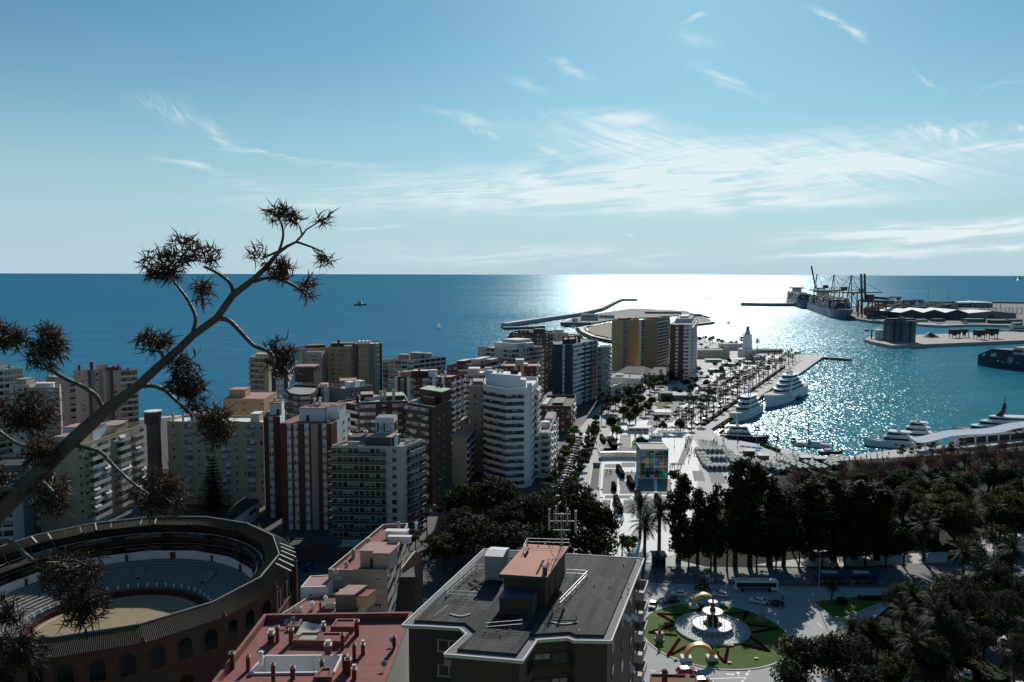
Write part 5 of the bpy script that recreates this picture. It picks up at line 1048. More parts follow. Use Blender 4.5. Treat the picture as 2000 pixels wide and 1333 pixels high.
# market stalls with peaked canvas roofs
def tent_mesh():
    f = MB(M_off); c = MB(mat('stall_canvas', (.46, .48, .44), .8, .2, var=.12))
    for x in (-.46, .46):
        for y in (-.46, .46): f.box(x - .03, y - .03, 0, x + .03, y + .03, .62)
    for k in range(2):
        o = -.5 + k * .5; c.add([(o, -.5, .6), (o + .5, -.5, .6), (o + .5, .5, .6), (o, .5, .6), (o + .25, -.5, .85), (o + .25, .5, .85)], [(0, 4, 5, 3), (4, 1, 2, 5), (0, 1, 4), (2, 3, 5)])
    c.box(-.5, .3, .02, .5, .48, .6); return f.mesh('frame'), c.mesh('canopy')
TF, TC = tent_mesh(); t0 = None; n = 0
def stall(x, y, w=4.4, rz=0., label='', group='market stalls'):
    global t0
    if t0 is None:
        t0 = thing('market_stall', label, 'market stall', P(x, y), rz, group); inst('frame', TF, (0, 0, 0), 0, (1, 1, 1), t0); inst('canopy', TC, (0, 0, 0), 0, (1, 1, 1), t0); t0.scale = (w, w, 3.0); return t0
    return dup(t0, P(x, y), rz, label, group, (w, w, 3.0))
ring = [(1367 + i * 9, 884) for i in range(6)] + [(1422 + i * 5, 889 + i * 6) for i in range(5)] + [(1436 - i * 9.5, 917) for i in range(6)] + [(1382 - i * 4, 912 - i * 6.5) for i in range(4)] + [(1384 + i * 9, 899) for i in range(4)]
for i, (x, y) in enumerate(ring): stall(x, y, label=nth(i + 1) + ' canvas stall round the square market courts, clockwise from the plaza corner', rz=R.uniform(-.05, .05))
for i in range(11): stall(1440 + i * 9.5, 900 + i * 1.9 + (i % 2) * 6, label=nth(i + 1) + ' canvas stall in the row leading from the courts to the basin', rz=.1)
for i in range(8): stall(1545 + i * 12, 909 + (i % 3) * 5, 5.5, label=nth(i + 1) + ' canvas stall beside the leafless trees, from the market row', rz=.05)
def parasol_mesh(mt):
    a = MB(M_metal); a.tube([(0, 0, 0), (0, 0, 2.6)], .04, 5); a.lathe([(.35, 0), (.3, .1)], (0, 0, 0), 8); c = MB(mt); c.lathe([(1.9, 2.2), (1.0, 2.55), (.05, 2.85)], (0, 0, 0), 8, 0, sm=False); return a.mesh('pole'), c.mesh('canopy')
M_bluec = mat('blue_canvas', (.03, .12, .42), .8, .2, var=.08); pm = {'white': parasol_mesh(M_awn), 'blue': parasol_mesh(M_bluec)}; pf = {}
def parasol(col, x, y, label, group):
    if col not in pf:
        t = thing('parasol', label, 'parasol', P(x, y), 0, group); inst('pole', pm[col][0], (0, 0, 0), 0, (1, 1, 1), t); inst('canopy', pm[col][1], (0, 0, 0), 0, (1, 1, 1), t); pf[col] = t
    else: dup(pf[col], P(x, y), R.uniform(0, 1), label, group)
for i in range(7): parasol('blue', 1450 + i * 5.5, 881 + (i % 2) * 5 + i * .6, nth(i + 1) + ' blue parasol by the market stalls, from the courts', 'blue parasols')
for i in range(14): parasol('white', 1528 + (i % 7) * 5 + (90 if i > 6 else 0), 897 + (i % 3) * 3.5 + (2 if i > 6 else 0), nth(i + 1) + ' cream cafe parasol along the basin, from the blue ones', 'cream parasols')
for i in range(16): parasol('white', 1290 + (i % 8) * 5.5, 842 + (i // 8) * 8 + (i % 2) * 2, nth(i + 1) + ' pale cafe parasol right of the skylight box, from the cube', 'pale parasols behind the cube')
for i in range(8): parasol('white', 1386 + i * 7, 766 - i * 4.6, nth(i + 1) + ' white parasol at the foot of the gallery, from the terrace', 'promenade parasols')
for i, (x, y) in enumerate(((1465, 893), (1493, 902), (1575, 906), (1604, 908))): kiosk(nth(i + 1) + ' wooden drinks kiosk behind the market stalls, from the courts', x - 9, x + 9, y, 4, y - 11, M_bro, M_off, 'drinks_kiosk', .6)
# ================================================================ lamps
def lamp(x, yb, yt, label, group=None, arms=1):
    q = P(x, yb); h = ztop(q, yt); t = thing('street_lamp', label, 'street lamp', q, 0, group); m = MB(M_metal); m.tube([(0, 0, 0), (0, 0, 1), (0, 0, h)], [.16, .10, .06], 7); m.lathe([(.28, 0), (.26, .35), (.16, .4)], (0, 0, 0), 8); m.build('post', t)
    for k in range(arms):
        d = 1 if k == 0 else -1; m = MB(M_metal, M_frame); m.tube([(0, 0, h - .15), (d * .7, 0, h + .1), (d * 1.3, 0, h + .08)], .04, 5); m.box(d * 1.3 - .35, -.16, h, d * 1.3 + .35, .16, h + .14, 1); m.build('lamp_head', t)
    return t
lamp(1598, 1186, 1077, 'tall lamp post at the tip of the grass traffic island', arms=2)
for i, (x, yb, yt) in enumerate(((1317, 875, 838), (1397, 880, 850), (1414, 862, 830), (1440, 874, 840), (1477, 886, 852), (1516, 900, 862), (1550, 902, 866), (1612, 905, 870), (1671, 902, 862), (1700, 898, 858), (1671, 882, 850))): lamp(x, yb, yt, nth(i + 1) + ' slim lamp post along the basin, from the glass cube', 'slim lamp posts along the basin')
for i, (x, yb, yt) in enumerate(((1566, 700, 678), (1605, 694, 672), (1500, 690, 668), (1300, 820, 792), (1272, 860, 800), (1138, 905, 870), (1120, 930, 890))): lamp(x, yb, yt, ('lamp mast on the quay end near the lighthouse', 'lamp mast at the corner of the small pier', 'lamp mast behind the lighthouse quay', 'lamp mast on the pergola terrace', 'tall thin mast behind the skylight box', 'street lamp on the right kerb of the street', 'street lamp near the zebra crossing')[i])
# ================================================================ vehicles
M_tyre = mat('tyre_rubber', (.02, .02, .02), .8, .2, var=0); M_hl = glass('headlamp_glass', (.7, .7, .68), .1); M_carg = glass('car_glass', (.015, .02, .024), .06)
def car_paint(nm, c): return mat('car_paint_' + nm, c, .25, .6, var=0)
CARP = {'white': car_paint('white', (.72, .73, .74)), 'black': car_paint('black', (.012, .012, .014)), 'silver': car_paint('silver', (.40, .41, .42)), 'grey': car_paint('grey', (.10, .105, .11)), 'red': car_paint('red', (.30, .02, .02)), 'blue': car_paint('blue', (.03, .07, .18))}
_cm = {}
def car_parts(col, van=False):
    k = (col, van)
    if k in _cm: return _cm[k]
    b = MB(CARP[col]); h = 1.95 if van else 1.48; w = .88
    prof = [(-2.15, .35), (-2.2, .62), (-2.1, .86), (-1.9, .95), (-1.45 if not van else -2.0, h - .08), (-.9, h), (.45, h - .02), (1.15, .98), (2.0, .82), (2.18, .6), (2.15, .35)]
    def wy(z): return w if z < .97 else w - (z - .95) * .32
    n = len(prof); vs = [(x, -wy(z), z) for x, z in prof] + [(x, wy(z), z) for x, z in prof]
    b.add(vs, [(i, i + 1, n + i + 1, n + i) for i in range(n - 1)] + [tuple(range(n))[::-1], tuple(range(n, 2 * n)), (0, n, 2 * n - 1, n - 1)], 0)
    g = MB(M_carg); xr = -1.35 if not van else -1.9
    for s in (-1, 1):
        def q(x, z): return (x, s * (wy(z) + .012), z)
        g.add([q(xr, 1.0), q(.95, 1.0), q(.42, h - .12), q(xr + .35, h - .1)], [(0, 1, 2, 3)])
    g.add([(.50, -.62, h - .06), (.50, .62, h - .06), (1.13, .74, 1.02), (1.13, -.74, 1.02)], [(0, 1, 2, 3)]); g.v[-4:] = [v + Vector((.03, 0, .02)) for v in g.v[-4:]]
    g.add([(-1.47, -.60, h - .14), (-1.47, .60, h - .14), (-1.86, .72, 1.0), (-1.86, -.72, 1.0)], [(0, 1, 2, 3)]); g.v[-4:] = [v + Vector((-.03, 0, .02)) for v in g.v[-4:]]
    wl = MB(M_tyre, M_metal); wl.M = Matrix.Rotation(math.pi / 2, 4, 'X'); wl.lathe([(.32, -.1), (.33, 0), (.32, .1)], (0, 0, 0), 12); wl.lathe([(.32, -.1), (.2, -.11), (.02, -.11)], (0, 0, 0), 12, 1); wl.lathe([(.32, .1), (.2, .11), (.02, .11)], (0, 0, 0), 12, 1)
    hl = MB(M_hl); hl.box(2.03, -.25, .62, 2.17, .25, .76)
    _cm[k] = (b.mesh('body'), g.mesh('windows'), wl.mesh('wheel'), hl.mesh('headlight')); return _cm[k]
_cf = {}
def car(x, y, ang, col, label, group=None, van=False, pos=None):
    """ang: heading in degrees, 0 = to the right"""
    loc = P(x, y) if pos is None else pos; loc.z = .035; k = (col, van)
    if k in _cf: return dup(_cf[k], loc, rad(ang), label, group)
    bm_, gm, wm_, hm = car_parts(col, van); t = thing('van' if van else 'car', label, 'van' if van else 'car', loc, rad(ang), group); inst('body', bm_, (0, 0, 0), 0, (1, 1, 1), t); inst('windows', gm, (0, 0, 0), 0, (1, 1, 1), t)
    for wx in (-1.3, 1.35):
        for wy_ in (-.8, .8): inst('wheel', wm_, (wx, wy_, .33), 0, (1, 1, 1), t)
    for s in (-.6, .6): inst('headlight', hm, (0, s, 0), 0, (1, 1, 1), t)
    if group is None and 'group' in t: del t['group']
    _cf[k] = t; return t
for x, y, an, c, lb in ((1326, 1164, 172, 'white', 'white car on the ring road left of the fountain'), (1310, 1178, 190, 'black', 'black car on the ring road left of the lawn'), (1407, 1165, 165, 'white', 'white car on the ring road behind the golden arch'), (1480, 1178, 150, 'white', 'white car in the tree shade right of the ring road'),
        (1515, 1184, 150, 'black', 'black car in the tree shade behind the last white car'), (1372, 1152, 170, 'black', 'dark car in the shadow of the evergreens on the avenue'), (1370, 1135, 0, 'grey', 'dark car nearest the evergreens on the avenue'), (1669, 1217, 60, 'black', 'black car waiting beside the grass traffic island'),
        (1275, 1186, 250, 'black', 'black car half hidden by the balconies at the lawn edge'), (1340, 1316, 12, 'red', 'dark red car by the low roof at the bottom of the ring road'), (1890, 1322, 60, 'white', 'white car at the bottom of the tree lined side road'), (1965, 1256, 45, 'white', 'white car further up the tree lined side road'),
        (1978, 1112, 15, 'silver', 'silver car at the right edge by the sunlit path'), (1905, 1148, 20, 'white', 'white car between the feathery trees at the far right'), (1135, 849, 78, 'black', 'dark car on the zebra crossing of the street'), (1128, 915, 258, 'black', 'dark car just past the nearer zebra crossing'), (1372, 1337, 8, 'grey', 'grey car beside the dark red one at the bottom')):
    car(x, y, an, c, lb)
car(1122, 945, 80, 'white', 'white van on the right lane of the street', van=True); car(607, 1112, 60, 'blue', 'pale blue van in the shade beside the bullring', van=True); car(1010, 1045, 20, 'white', 'white van glimpsed between the broad trees', van=True)
cols = ['white', 'black', 'silver', 'grey', 'red', 'white', 'silver', 'blue']
for i in range(24):
    t = i / 23; car(1090 + (1131 - 1090) * t, 975 + (858 - 975) * t, 20, cols[i % 8], nth(i + 1) + ' parked car in the slanted row along the street, a ' + cols[i % 8] + ' one', 'parked cars along the street')
for i in range(9): car(1348 + (i % 3) * 4 + i * 10, 838 - i * 8.2, 55, cols[(i * 3) % 8], nth(i + 1) + ' ' + cols[(i * 3) % 8] + ' car parked on the quay road, from the basin corner', 'cars parked on the quay road')
def bus(x, y, ang, L_, col, stripe, label, roof=None, units=1):
    t = thing('bus', label, 'bus', P(x, y) + Vector((0, 0, .035)), rad(ang)); x0_ = -L_ / 2
    for u in range(units):
        ln = L_ / units - (.6 if units > 1 else 0); a_ = x0_ + u * (L_ / units); b_ = a_ + ln; m = MB(col); m.box(a_, -1.25, .38, b_, 1.25, 2.95); m.box(a_ + .15, -1.15, 2.95, b_ - .15, 1.15, 3.08); m.build('body', t)
        g = MB(M_carg)
        for s in (-1, 1): g.box(a_ + .4, s * 1.262 - .008, 1.25, b_ - .5, s * 1.262 + .008, 2.55)
        g.box(b_ + .002, -1.1, 1.0, b_ + .02, 1.1, 2.7); g.box(a_ - .02, -1.0, 1.5, a_ - .002, 1.0, 2.6); g.build('windows', t)
        m = MB(stripe)
        for s in (-1, 1): m.box(a_ + 1, s * 1.264 - .006, .5, b_ - 2, s * 1.264 + .006, 1.15)
        m.build('side_stripe', t)
        for wx in (a_ + 2.2, b_ - 2.4):
            for s in (-1.12, 1.12):
                w = MB(M_tyre, M_metal); w.M = Matrix.Translation((wx, s, .48)) @ Matrix.Rotation(math.pi / 2, 4, 'X'); w.lathe([(.02, -.15), (.48, -.15), (.48, .15), (.02, .15)], (0, 0, 0), 14); w.lathe([(.28, -.16), (.02, -.165)], (0, 0, 0), 10, 1); w.build('wheel', t)
        m = MB(M_frame); m.box(a_ + 1.5, -.8, 3.08, a_ + 4, .8, 3.35); m.box(b_ - 4.5, -.7, 3.08, b_ - 2.5, .7, 3.25); m.build('roof_unit', t)
        if u: m = MB(M_fdark); m.box(a_ - .6, -1.15, .5, a_, 1.15, 2.9); m.build('bellows', t)
    return t
bus(1475, 1153, 0, 12, CARP['white'], CARP['blue'], 'white city bus passing under the evergreens behind the fountain'); bus(1655, 1139, 0, 18, CARP['blue'], CARP['grey'], 'dark articulated bus in deep tree shade on the avenue', units=2)
# ================================================================ the ring with its fountain
FC = P(1396, 1238); lr = 17.6
m = MB(M_kerb); m.lathe([(lr + .45, 0), (lr + .45, .16), (lr, .17), (lr, .02)], FC, 72, capt=False, sm=False); struct('lawn_kerb', m)
m = MB(M_grass); m.lathe([(lr, .10), (lr * .8, .22), (lr * .5, .36), (8.6, .40)], FC, 96, capt=True); struct('lawn', m)
M_bed = leaf_mat('bedding_plants', (.10, .008, .018), (.20, .02, .035), .8)
BED = (((185, 625), (355, 720)), ((185, 625), (500, 650))), (((95, 815), (340, 750)), ((95, 815), (375, 855))), (((285, 1055), (410, 885)), ((285, 1055), (480, 970))), (((875, 1125), (780, 1040)), ((875, 1125), (905, 985))), (((1330, 1010), (1125, 865)), ((1330, 1010), (1040, 950))), (((1415, 775), (1080, 735)), ((1415, 775), (1120, 835))), (((1110, 605), (1045, 715)), ((1110, 605), (855, 645))), (((640, 555), (560, 645)), ((640, 555), (700, 590)))
rb = random.Random(9)
for i, v in enumerate(BED):
    m = MB(M_bed)
    for a, b in v:
        p, q = P(1250 + a[0] * .1898, 1080 + a[1] * .1898, .3), P(1250 + b[0] * .1898, 1080 + b[1] * .1898, .3)
        n_ = int((q - p).length * 52)
        for _ in range(n_):
            t = rb.random(); c = p.lerp(q, t) + Vector((rb.uniform(-.28, .28), rb.uniform(-.28, .28), 0)); rr = math.hypot(c.x - FC.x, c.y - FC.y); c.z = .40 - max(0, rr - 8.6) * .03 + rb.uniform(.0, .22); d = rnd_dir(rb); a_ = d.orthogonal(); b_ = d.cross(a_); s = .13
            m.add([(c + a_ * s)[:], (c + b_ * s)[:], (c - a_ * s)[:], (c - b_ * s)[:]], [(0, 1, 2, 3)])
    tag(m.build('flower_bed'), nth(i + 1) + ' red zigzag flower bed round the fountain, anticlockwise from the upper left', 'flower bed', 'zigzag flower beds')
M_stone = mat('dark_fountain_stone', (.045, .042, .038), .6, .4, var=.3, vs=2); M_basin = mat('basin_stone', (.30, .29, .27), .7, .3, var=.2, vs=1.2)
fw = bpy.data.materials.new('fountain_water'); fw.use_nodes = True; t_ = fw.node_tree; b_ = t_.nodes['Principled BSDF']; b_.inputs['Base Color'].default_value = (.42, .46, .48, 1); b_.inputs['Roughness'].default_value = .25  # pale base colour stands in for sun glitter on the pool
g_ = N(t_, 'ShaderNodeNewGeometry'); n_ = N(t_, 'ShaderNodeTexNoise', i_Scale=3.5, i_Detail=4); t_.links.new(g_.outputs['Position'], n_.inputs['Vector']); bmp = N(t_, 'ShaderNodeBump', i_Strength=1.0, i_Distance=.35); t_.links.new(n_.outputs[0], bmp.inputs['Height']); t_.links.new(bmp.outputs[0], b_.inputs['Normal'])
M_foam = mat('white_water', (.75, .78, .80), .5, .4, var=.2, vs=3, bump=.8, bs=7)
FB = P(1391, 1232); r = thing('fountain', 'three tiered dark stone fountain in a round pool on the lawn', 'fountain', (FB.x, FB.y, .3), 0); z0 = .1
MB(M_basin).lathe([(9.2, 0), (9.2, .45), (8.9, .5), (8.1, .5), (8.0, .2)], (0, 0, 0), 64, capt=False).build('pool_rim', r)
MB(fw).lathe([(8.05, .36), (4.4, .36)], (0, 0, 0), 64, capt=True).build('pool_water', r)
mm = MB(M_basin); mm.lathe([(4.4, .2), (4.7, 1.2), (5.1, 1.5), (4.8, 1.55), (4.7, 1.3)], (0, 0, 0), 48, capt=False); mm.build('lower_basin', r)
MB(M_foam).lathe([(4.75, 1.42), (2, 1.46)], (0, 0, 0), 48).build('basin_water', r)
mm = MB(M_stone); mm.lathe([(2.4, .3), (2.3, 1.6), (1.6, 1.9), (1.0, 2.6), (1.2, 3.1), (.7, 3.5), (.9, 4.0), (.5, 4.3)], (0, 0, 0), 20, capt=True)
for k in range(4):
    a = k * 1.571 + .5; mm.lathe([(.5, 1.5), (.45, 2.2), (.28, 2.7), (.36, 3.0), (.18, 3.35)], (1.5 * math.cos(a), 1.5 * math.sin(a), 0), 9)
mm.build('carved_pedestal', r)
mm = MB(M_stone); mm.lathe([(.4, 3.9), (1.6, 4.3), (2.6, 4.75), (2.5, 4.82), (2.3, 4.7)], (0, 0, 0), 32, capt=False); b2 = mm.build('middle_basin', r); MB(M_foam).lathe([(2.4, 4.76), (.6, 4.78)], (0, 0, 0), 32).build('basin_water', b2)
mm = MB(M_stone); mm.lathe([(.6, 4.3), (.75, 5.2), (.4, 5.8), (.6, 6.2), (.35, 6.9)], (0, 0, 0), 16); mm.build('upper_stem', r)
mm = MB(M_stone); mm.lathe([(.3, 6.6), (.9, 6.95), (1.25, 7.2), (1.15, 7.25), (1.1, 7.15)], (0, 0, 0), 24, capt=False); b3 = mm.build('top_basin', r); MB(M_foam).lathe([(1.15, 7.2), (.3, 7.24)], (0, 0, 0), 24).build('basin_water', b3)
mm = MB(M_stone); mm.lathe([(.28, 7.0), (.22, 7.5), (.26, 7.9), (.14, 8.15), (.17, 8.35), (.04, 8.55)], (0, 0, 0), 10); mm.tube([(0, 0, 7.9), (.2, .1, 8.3), (.1, .1, 8.8)], [.07, .06, .04], 6); mm.build('finial_figure', r)
rj = random.Random(4); mm = MB(M_foam)
for k in range(26):
    a = k * 6.283 / 26; d = Vector((math.cos(a), math.sin(a), 0)); mm.tube([d * 7.4 + Vector((0, 0, .4)), d * 6.6 + Vector((0, 0, 1.0 + rj.uniform(-.15, .15))), d * 5.6 + Vector((0, 0, .9)), d * 4.9 + Vector((0, 0, 1.5))], [.03, .045, .05, .06], 4)
for k in range(14):
    a = k * 6.283 / 14; d = Vector((math.cos(a), math.sin(a), 0)); mm.tube([d * 2.55 + Vector((0, 0, 4.75)), d * 2.8 + Vector((0, 0, 3.9)), d * 2.95 + Vector((0, 0, 1.5))], [.05, .04, .07], 4)
mm.build('water_jets', r)
M_gold = mat('gilded_trellis', (.62, .46, .20), .5, .4, .2, var=.2, vs=3)
def arch(x0_, x1_, yb, ytop, flip, label):
    a, b = P(x0_, yb), P(x1_, yb); w = (b - a).length; c = (a + b) / 2; h = ztop(c, ytop); t = thing('garland_arch', label, 'arch', (c.x, c.y, .2), math.atan2(b.y - a.y, b.x - a.x)); m = MB(M_gold); n_ = 18; rO = w / 2; vs = []
    for i in range(n_ + 1):
        w_ = math.pi * i / n_
        for rr, yy in ((rO + .1, -.75), (rO + .1, .75), (rO - .75, .75), (rO - .75, -.75)): vs.append((-rr * math.cos(w_), yy, .8 + rr * math.sin(w_) * (h - .8) / (rO + .1)))
    m.add(vs, [(i * 4 + k, i * 4 + (k + 1) % 4, i * 4 + 4 + (k + 1) % 4, i * 4 + 4 + k) for i in range(n_) for k in range(4)]); m.build('arch_band', t)
    for s in (-1, 1): MB(M_white).cbox((s * (rO - .3), 0, -.2), (2.4, 1.9, 1.0)).build('block_base', t)
    m = MB(M_gold); s = -1 if flip else 1; rr_ = random.Random(3)
    for i in range(15):
        d = rnd_dir(rr_); d.z = abs(d.z) * .9 + .15; m.tube([(s * (rO - .2), -.3, 1.5), Vector((s * (rO - .2), -.3, 1.5)) + d.normalized() * rr_.uniform(1.5, 2.3)], [.17, .03], 5)
    m.lathe([(.2, .7), (.6, 1.2), (.5, 1.7), (.05, 2.0)], (s * (rO - .2), -.3, 0), 10); m.build('star_burst', t)
arch(1337, 1393, 1290, 1258, False, 'golden arch with star on white blocks before the fountain'); arch(1352, 1396, 1188, 1160, True, 'golden arch with star on white blocks behind the fountain')
def statue(x, y, h, label):
    t = thing('statue', label, 'statue', P(x, y) + Vector((0, 0, .2)), .3); m = MB(M_basin); m.cbox((0, 0, 0), (1.9, 1.9, .3)); m.cbox((0, 0, .3), (1.3, 1.3, h * .35)); m.cbox((0, 0, .3 + h * .35), (1.7, 1.7, .15)); m.build('pedestal', t)
    z = .45 + h * .35; m = MB(M_basin); k = h * .55; m.lathe([(.42, z), (.36, z + k * .25), (.28, z + k * .5), (.36, z + k * .68), (.30, z + k * .8), (.1, z + k * .84), (.16, z + k * .92), (.05, z + k)], (0, 0, 0), 10); m.tube([(.3, 0, z + k * .76), (.55, .1, z + k * .55), (.45, -.1, z + k * .4)], [.1, .08, .06], 6); m.tube([(-.3, 0, z + k * .76), (-.5, 0, z + k * .95), (-.42, 0, z + k * 1.15)], [.1, .08, .06], 6); m.build('figure', t)
statue(1288, 1252, 4.2, 'small stone statue on a block at the left of the lawn'); statue(1487, 1214, 4.2, 'small stone statue in tree shade at the right of the lawn')
for i, (x, y, c) in enumerate(((1424, 1265, M_fdark), (1319, 1290, M_white), (1477, 1289, M_white), (1425, 1297, M_white))): q = P(x, y); m = MB(c); m.cbox((q.x, q.y, .25), (1.9 if i == 0 else .8, 1.0 if i == 0 else .6, .45 if i == 0 else .2)); m.cbox((q.x, q.y, .25 + (.45 if i == 0 else .2)), (1.7 if i == 0 else .6, .8 if i == 0 else .4, .05)); tag(m.build('floodlight_box'), ('dark flat box beside the pool on the lawn', 'pale floodlight box at the lower left of the lawn', 'pale floodlight box at the lower right of the lawn', 'small pale floodlight box at the bottom of the lawn')[i], 'box')
sheet('traffic_island', M_grass, PP([(1588, 1176), (1632, 1213), (1648, 1209), (1688, 1192), (1724, 1179), (1756, 1162), (1690, 1164)]), .16)
m = MB(M_kerb); q = PP([(1588, 1176), (1632, 1213), (1648, 1209), (1688, 1192), (1724, 1179), (1756, 1162), (1690, 1164)])
for i in range(7): a, b = q[i], q[(i + 1) % 7]; m.beam((a.x, a.y, .08), (b.x, b.y, .08), .35, .22)
struct('island_kerb', m)
hedge('low red leaved hedge at the back of the grass traffic island', 1682, 1726, 1174, 1169, .8, None, 2); hedge('low clipped hedge on the grass traffic island beside the small palm', 1640, 1655, 1184, 1178, 1.6, None, 1)
hedge('tall clipped hedge along the side road at the bottom right', 1925, 1968, 1345, 1265, 2.6, None, 0)
def road_sign(x, y, h, label):
    t = thing('road_sign', label, 'road sign', P(x, y)); MB(M_metal).tube([(0, 0, 0), (0, 0, h)], .05, 6).build('post', t); m = MB(M_frame, CARP['blue']); m.cbox((0, -.06, h - 1.3), (1.0, .05, 1.3)); m.cbox((0, -.09, h - 1.2), (.85, .02, 1.1), 1); m.build('panel', t)
road_sign(1663, 1160, 3.6, 'road sign behind the small palm on the traffic island'); road_sign(1634, 1221, 2.2, 'low road sign at the tip of the traffic island')
# ================================================================ people
def person_meshes():
    out = []
    for k, (ll, rl, la, ra) in enumerate((((.10, .14), (-.10, -.16), (-.18, -.10), (.18, .12)), ((.11, .02), (-.11, -.02), (.02, .05), (-.02, .10)), ((.10, -.18), (-.10, .16), (.16, .2), (-.1, -.12)))):
        V = [((0, 0, .92), .15), ((0, .01, 1.15), .14), ((0, 0, 1.36), .16), ((0, 0, 1.46), .06), ((0, .02, 1.54), .085), ((0, .01, 1.66), .09),
             ((.19, 0, 1.38), .065), ((.25, la[0] * .5, 1.12), .05), ((.25, la[0] + .08, .90), .038), ((-.19, 0, 1.38), .065), ((-.25, ra[0] * .5, 1.12), .05), ((-.25, ra[0] + .08, .90), .038),
             ((ll[0], ll[1] * .2, .84), .10), ((ll[0], ll[1] + .04, .48), .065), ((ll[0], ll[1] * 1.4, .07), .045), ((ll[0], ll[1] * 1.4 + .14, .035), .035),
             ((rl[0], rl[1] * .2, .84), .10), ((rl[0], rl[1] + .04, .48), .065), ((rl[0], rl[1] * 1.4, .07), .045), ((rl[0], rl[1] * 1.4 + .14, .035), .035)]
        E = [(0, 1), (1, 2), (2, 3), (3, 4), (4, 5), (2, 6), (6, 7), (7, 8), (2, 9), (9, 10), (10, 11), (0, 12), (12, 13), (13, 14), (14, 15), (0, 16), (16, 17), (17, 18), (18, 19)]
        me = bpy.data.meshes.new('person_skeleton'); me.from_pydata([v for v, _ in V], E, []); o = bpy.data.objects.new('person_skeleton', me); COL.objects.link(o); md = o.modifiers.new('skin', 'SKIN'); md.use_smooth_shade = True
        sv = me.skin_vertices[0].data if me.skin_vertices else None
        if sv is None:
            import bmesh
            bm = bmesh.new(); bm.from_mesh(me); lay = bm.verts.layers.skin.verify(); bm.to_mesh(me); bm.free(); sv = me.skin_vertices[0].data
        for i, (v, rr) in enumerate(V): sv[i].radius = (rr, rr * (.75 if i < 3 else 1)); sv[i].use_root = i == 0
        dg = bpy.context.evaluated_depsgraph_get(); base = bpy.data.meshes.new_from_object(o.evaluated_get(dg)); bpy.data.objects.remove(o); out.append(base)
    return out
try: PM = person_meshes()
except Exception as ex: print('people', ex); PM = []
M_skin = mat('skin', (.45, .27, .19), .6, .3, var=0); M_hair = mat('hair', (.03, .022, .018), .6, .3, var=0)
CL = {'dark': ((.02, .02, .025), (.025, .028, .04)), 'white topped': ((.7, .7, .68), (.05, .06, .10)), 'red topped': ((.35, .03, .03), (.03, .03, .035)), 'blue topped': ((.05, .12, .3), (.04, .04, .05)), 'grey': ((.16, .16, .16), (.08, .08, .09))}
PV = {}
for cn, (a_, b_) in CL.items():
    ms = [mat('shirt_' + cn.replace(' ', '_'), a_, .85, .2, var=0), mat('trousers_' + cn.replace(' ', '_'), b_, .85, .2, var=0), M_skin, M_hair]; PV[cn] = []
    for base in PM:
        me = base.copy(); me.materials.clear()
        for x in ms: me.materials.append(x)
        for po in me.polygons:
            c = po.center; po.material_index = 1 if c.z < .93 else (3 if c.z > 1.64 or (c.z > 1.5 and c.y < -.02) else (2 if c.z > 1.45 else 0))
            if abs(c.x) > .2 and c.z < 1.0: po.material_index = 2
            po.use_smooth = True
        PV[cn].append(me)
pr = random.Random(31); pc = {}
CNS = ['dark'] * 5 + ['white topped', 'red topped', 'blue topped', 'grey', 'grey']
def folk(pts, where, group):
    for q in pts:
        cn = pr.choice(CNS); k = (cn, where); pc[k] = pc.get(k, 0) + 1; lb = {'dark': 'person in dark clothes', 'white topped': 'person in a white top', 'red topped': 'person in a red top', 'blue topped': 'person in a blue top', 'grey': 'person in grey clothes'}[cn]
        if PM: tag(inst('person', pr.choice(PV[cn]), (q.x, q.y, .04), pr.uniform(0, 6.28), (1, 1, pr.uniform(.93, 1.06))), nth(pc[k]) + ' nearest ' + lb + ' ' + where, 'person', group)
def scat(poly, n):
    """n points inside a picture quad, sorted by distance"""
    out = []; a, b, c, d = (P(*p) for p in poly)
    for _ in range(n): u, v = pr.random(), pr.random(); out.append((a.lerp(b, u)).lerp(d.lerp(c, u), v))
    return sorted(out, key=lambda q: q.y)
folk([P(x, y) for x, y in ((1186, 924), (1191, 924), (1194, 926), (1184, 931), (1190, 931), (1210, 944), (1212, 949), (1234, 924), (1246, 922), (1247, 926))], 'on the plaza near the clipped hedges', 'people on the plaza')
folk(scat([(1306, 905), (1340, 905), (1330, 925), (1306, 930)], 9), 'right of the glass cube', 'people on the plaza'); folk(scat([(1156, 890), (1172, 890), (1182, 855), (1170, 855)], 12), 'on the bright walk beside the street', 'people by the street')
folk(scat([(1345, 905), (1362, 905), (1352, 855), (1334, 855)], 26), 'on the bright walk beside the cube', 'people on the promenade'); folk(scat([(1318, 850), (1345, 845), (1352, 815), (1330, 815)], 26), 'on the promenade before the palm rows', 'people on the promenade')
folk(scat([(1325, 830), (1358, 822), (1480, 735), (1450, 735)], 46), 'strolling between the promenade palms', 'people on the promenade'); folk(scat([(1395, 842), (1402, 846), (1552, 738), (1545, 734)], 14), 'on the quay beside the white yachts', 'people on the quay')
folk(scat([(1225, 848), (1262, 848), (1262, 856), (1225, 858)], 12), 'by the white cafe behind the cube', 'people at the cafe'); folk(scat([(1480, 905), (1660, 915), (1660, 900), (1480, 893)], 34), 'among the market stalls', 'people at the market'); folk(scat([(1655, 925), (1740, 905), (1735, 885), (1660, 895)], 26), 'on the bright quay left of the canopy', 'people on the bright quay')
folk(scat([(1365, 870), (1400, 872), (1410, 862), (1372, 858)], 10), 'on the paving beside the market courts', 'people at the market'); folk(scat([(1185, 1060), (1232, 1075), (1240, 1050), (1195, 1040)], 9), 'under the young trees at the plaza end', 'people at the plaza end')
folk([P(1529, 1176)], 'crossing the shaded ring road', None)
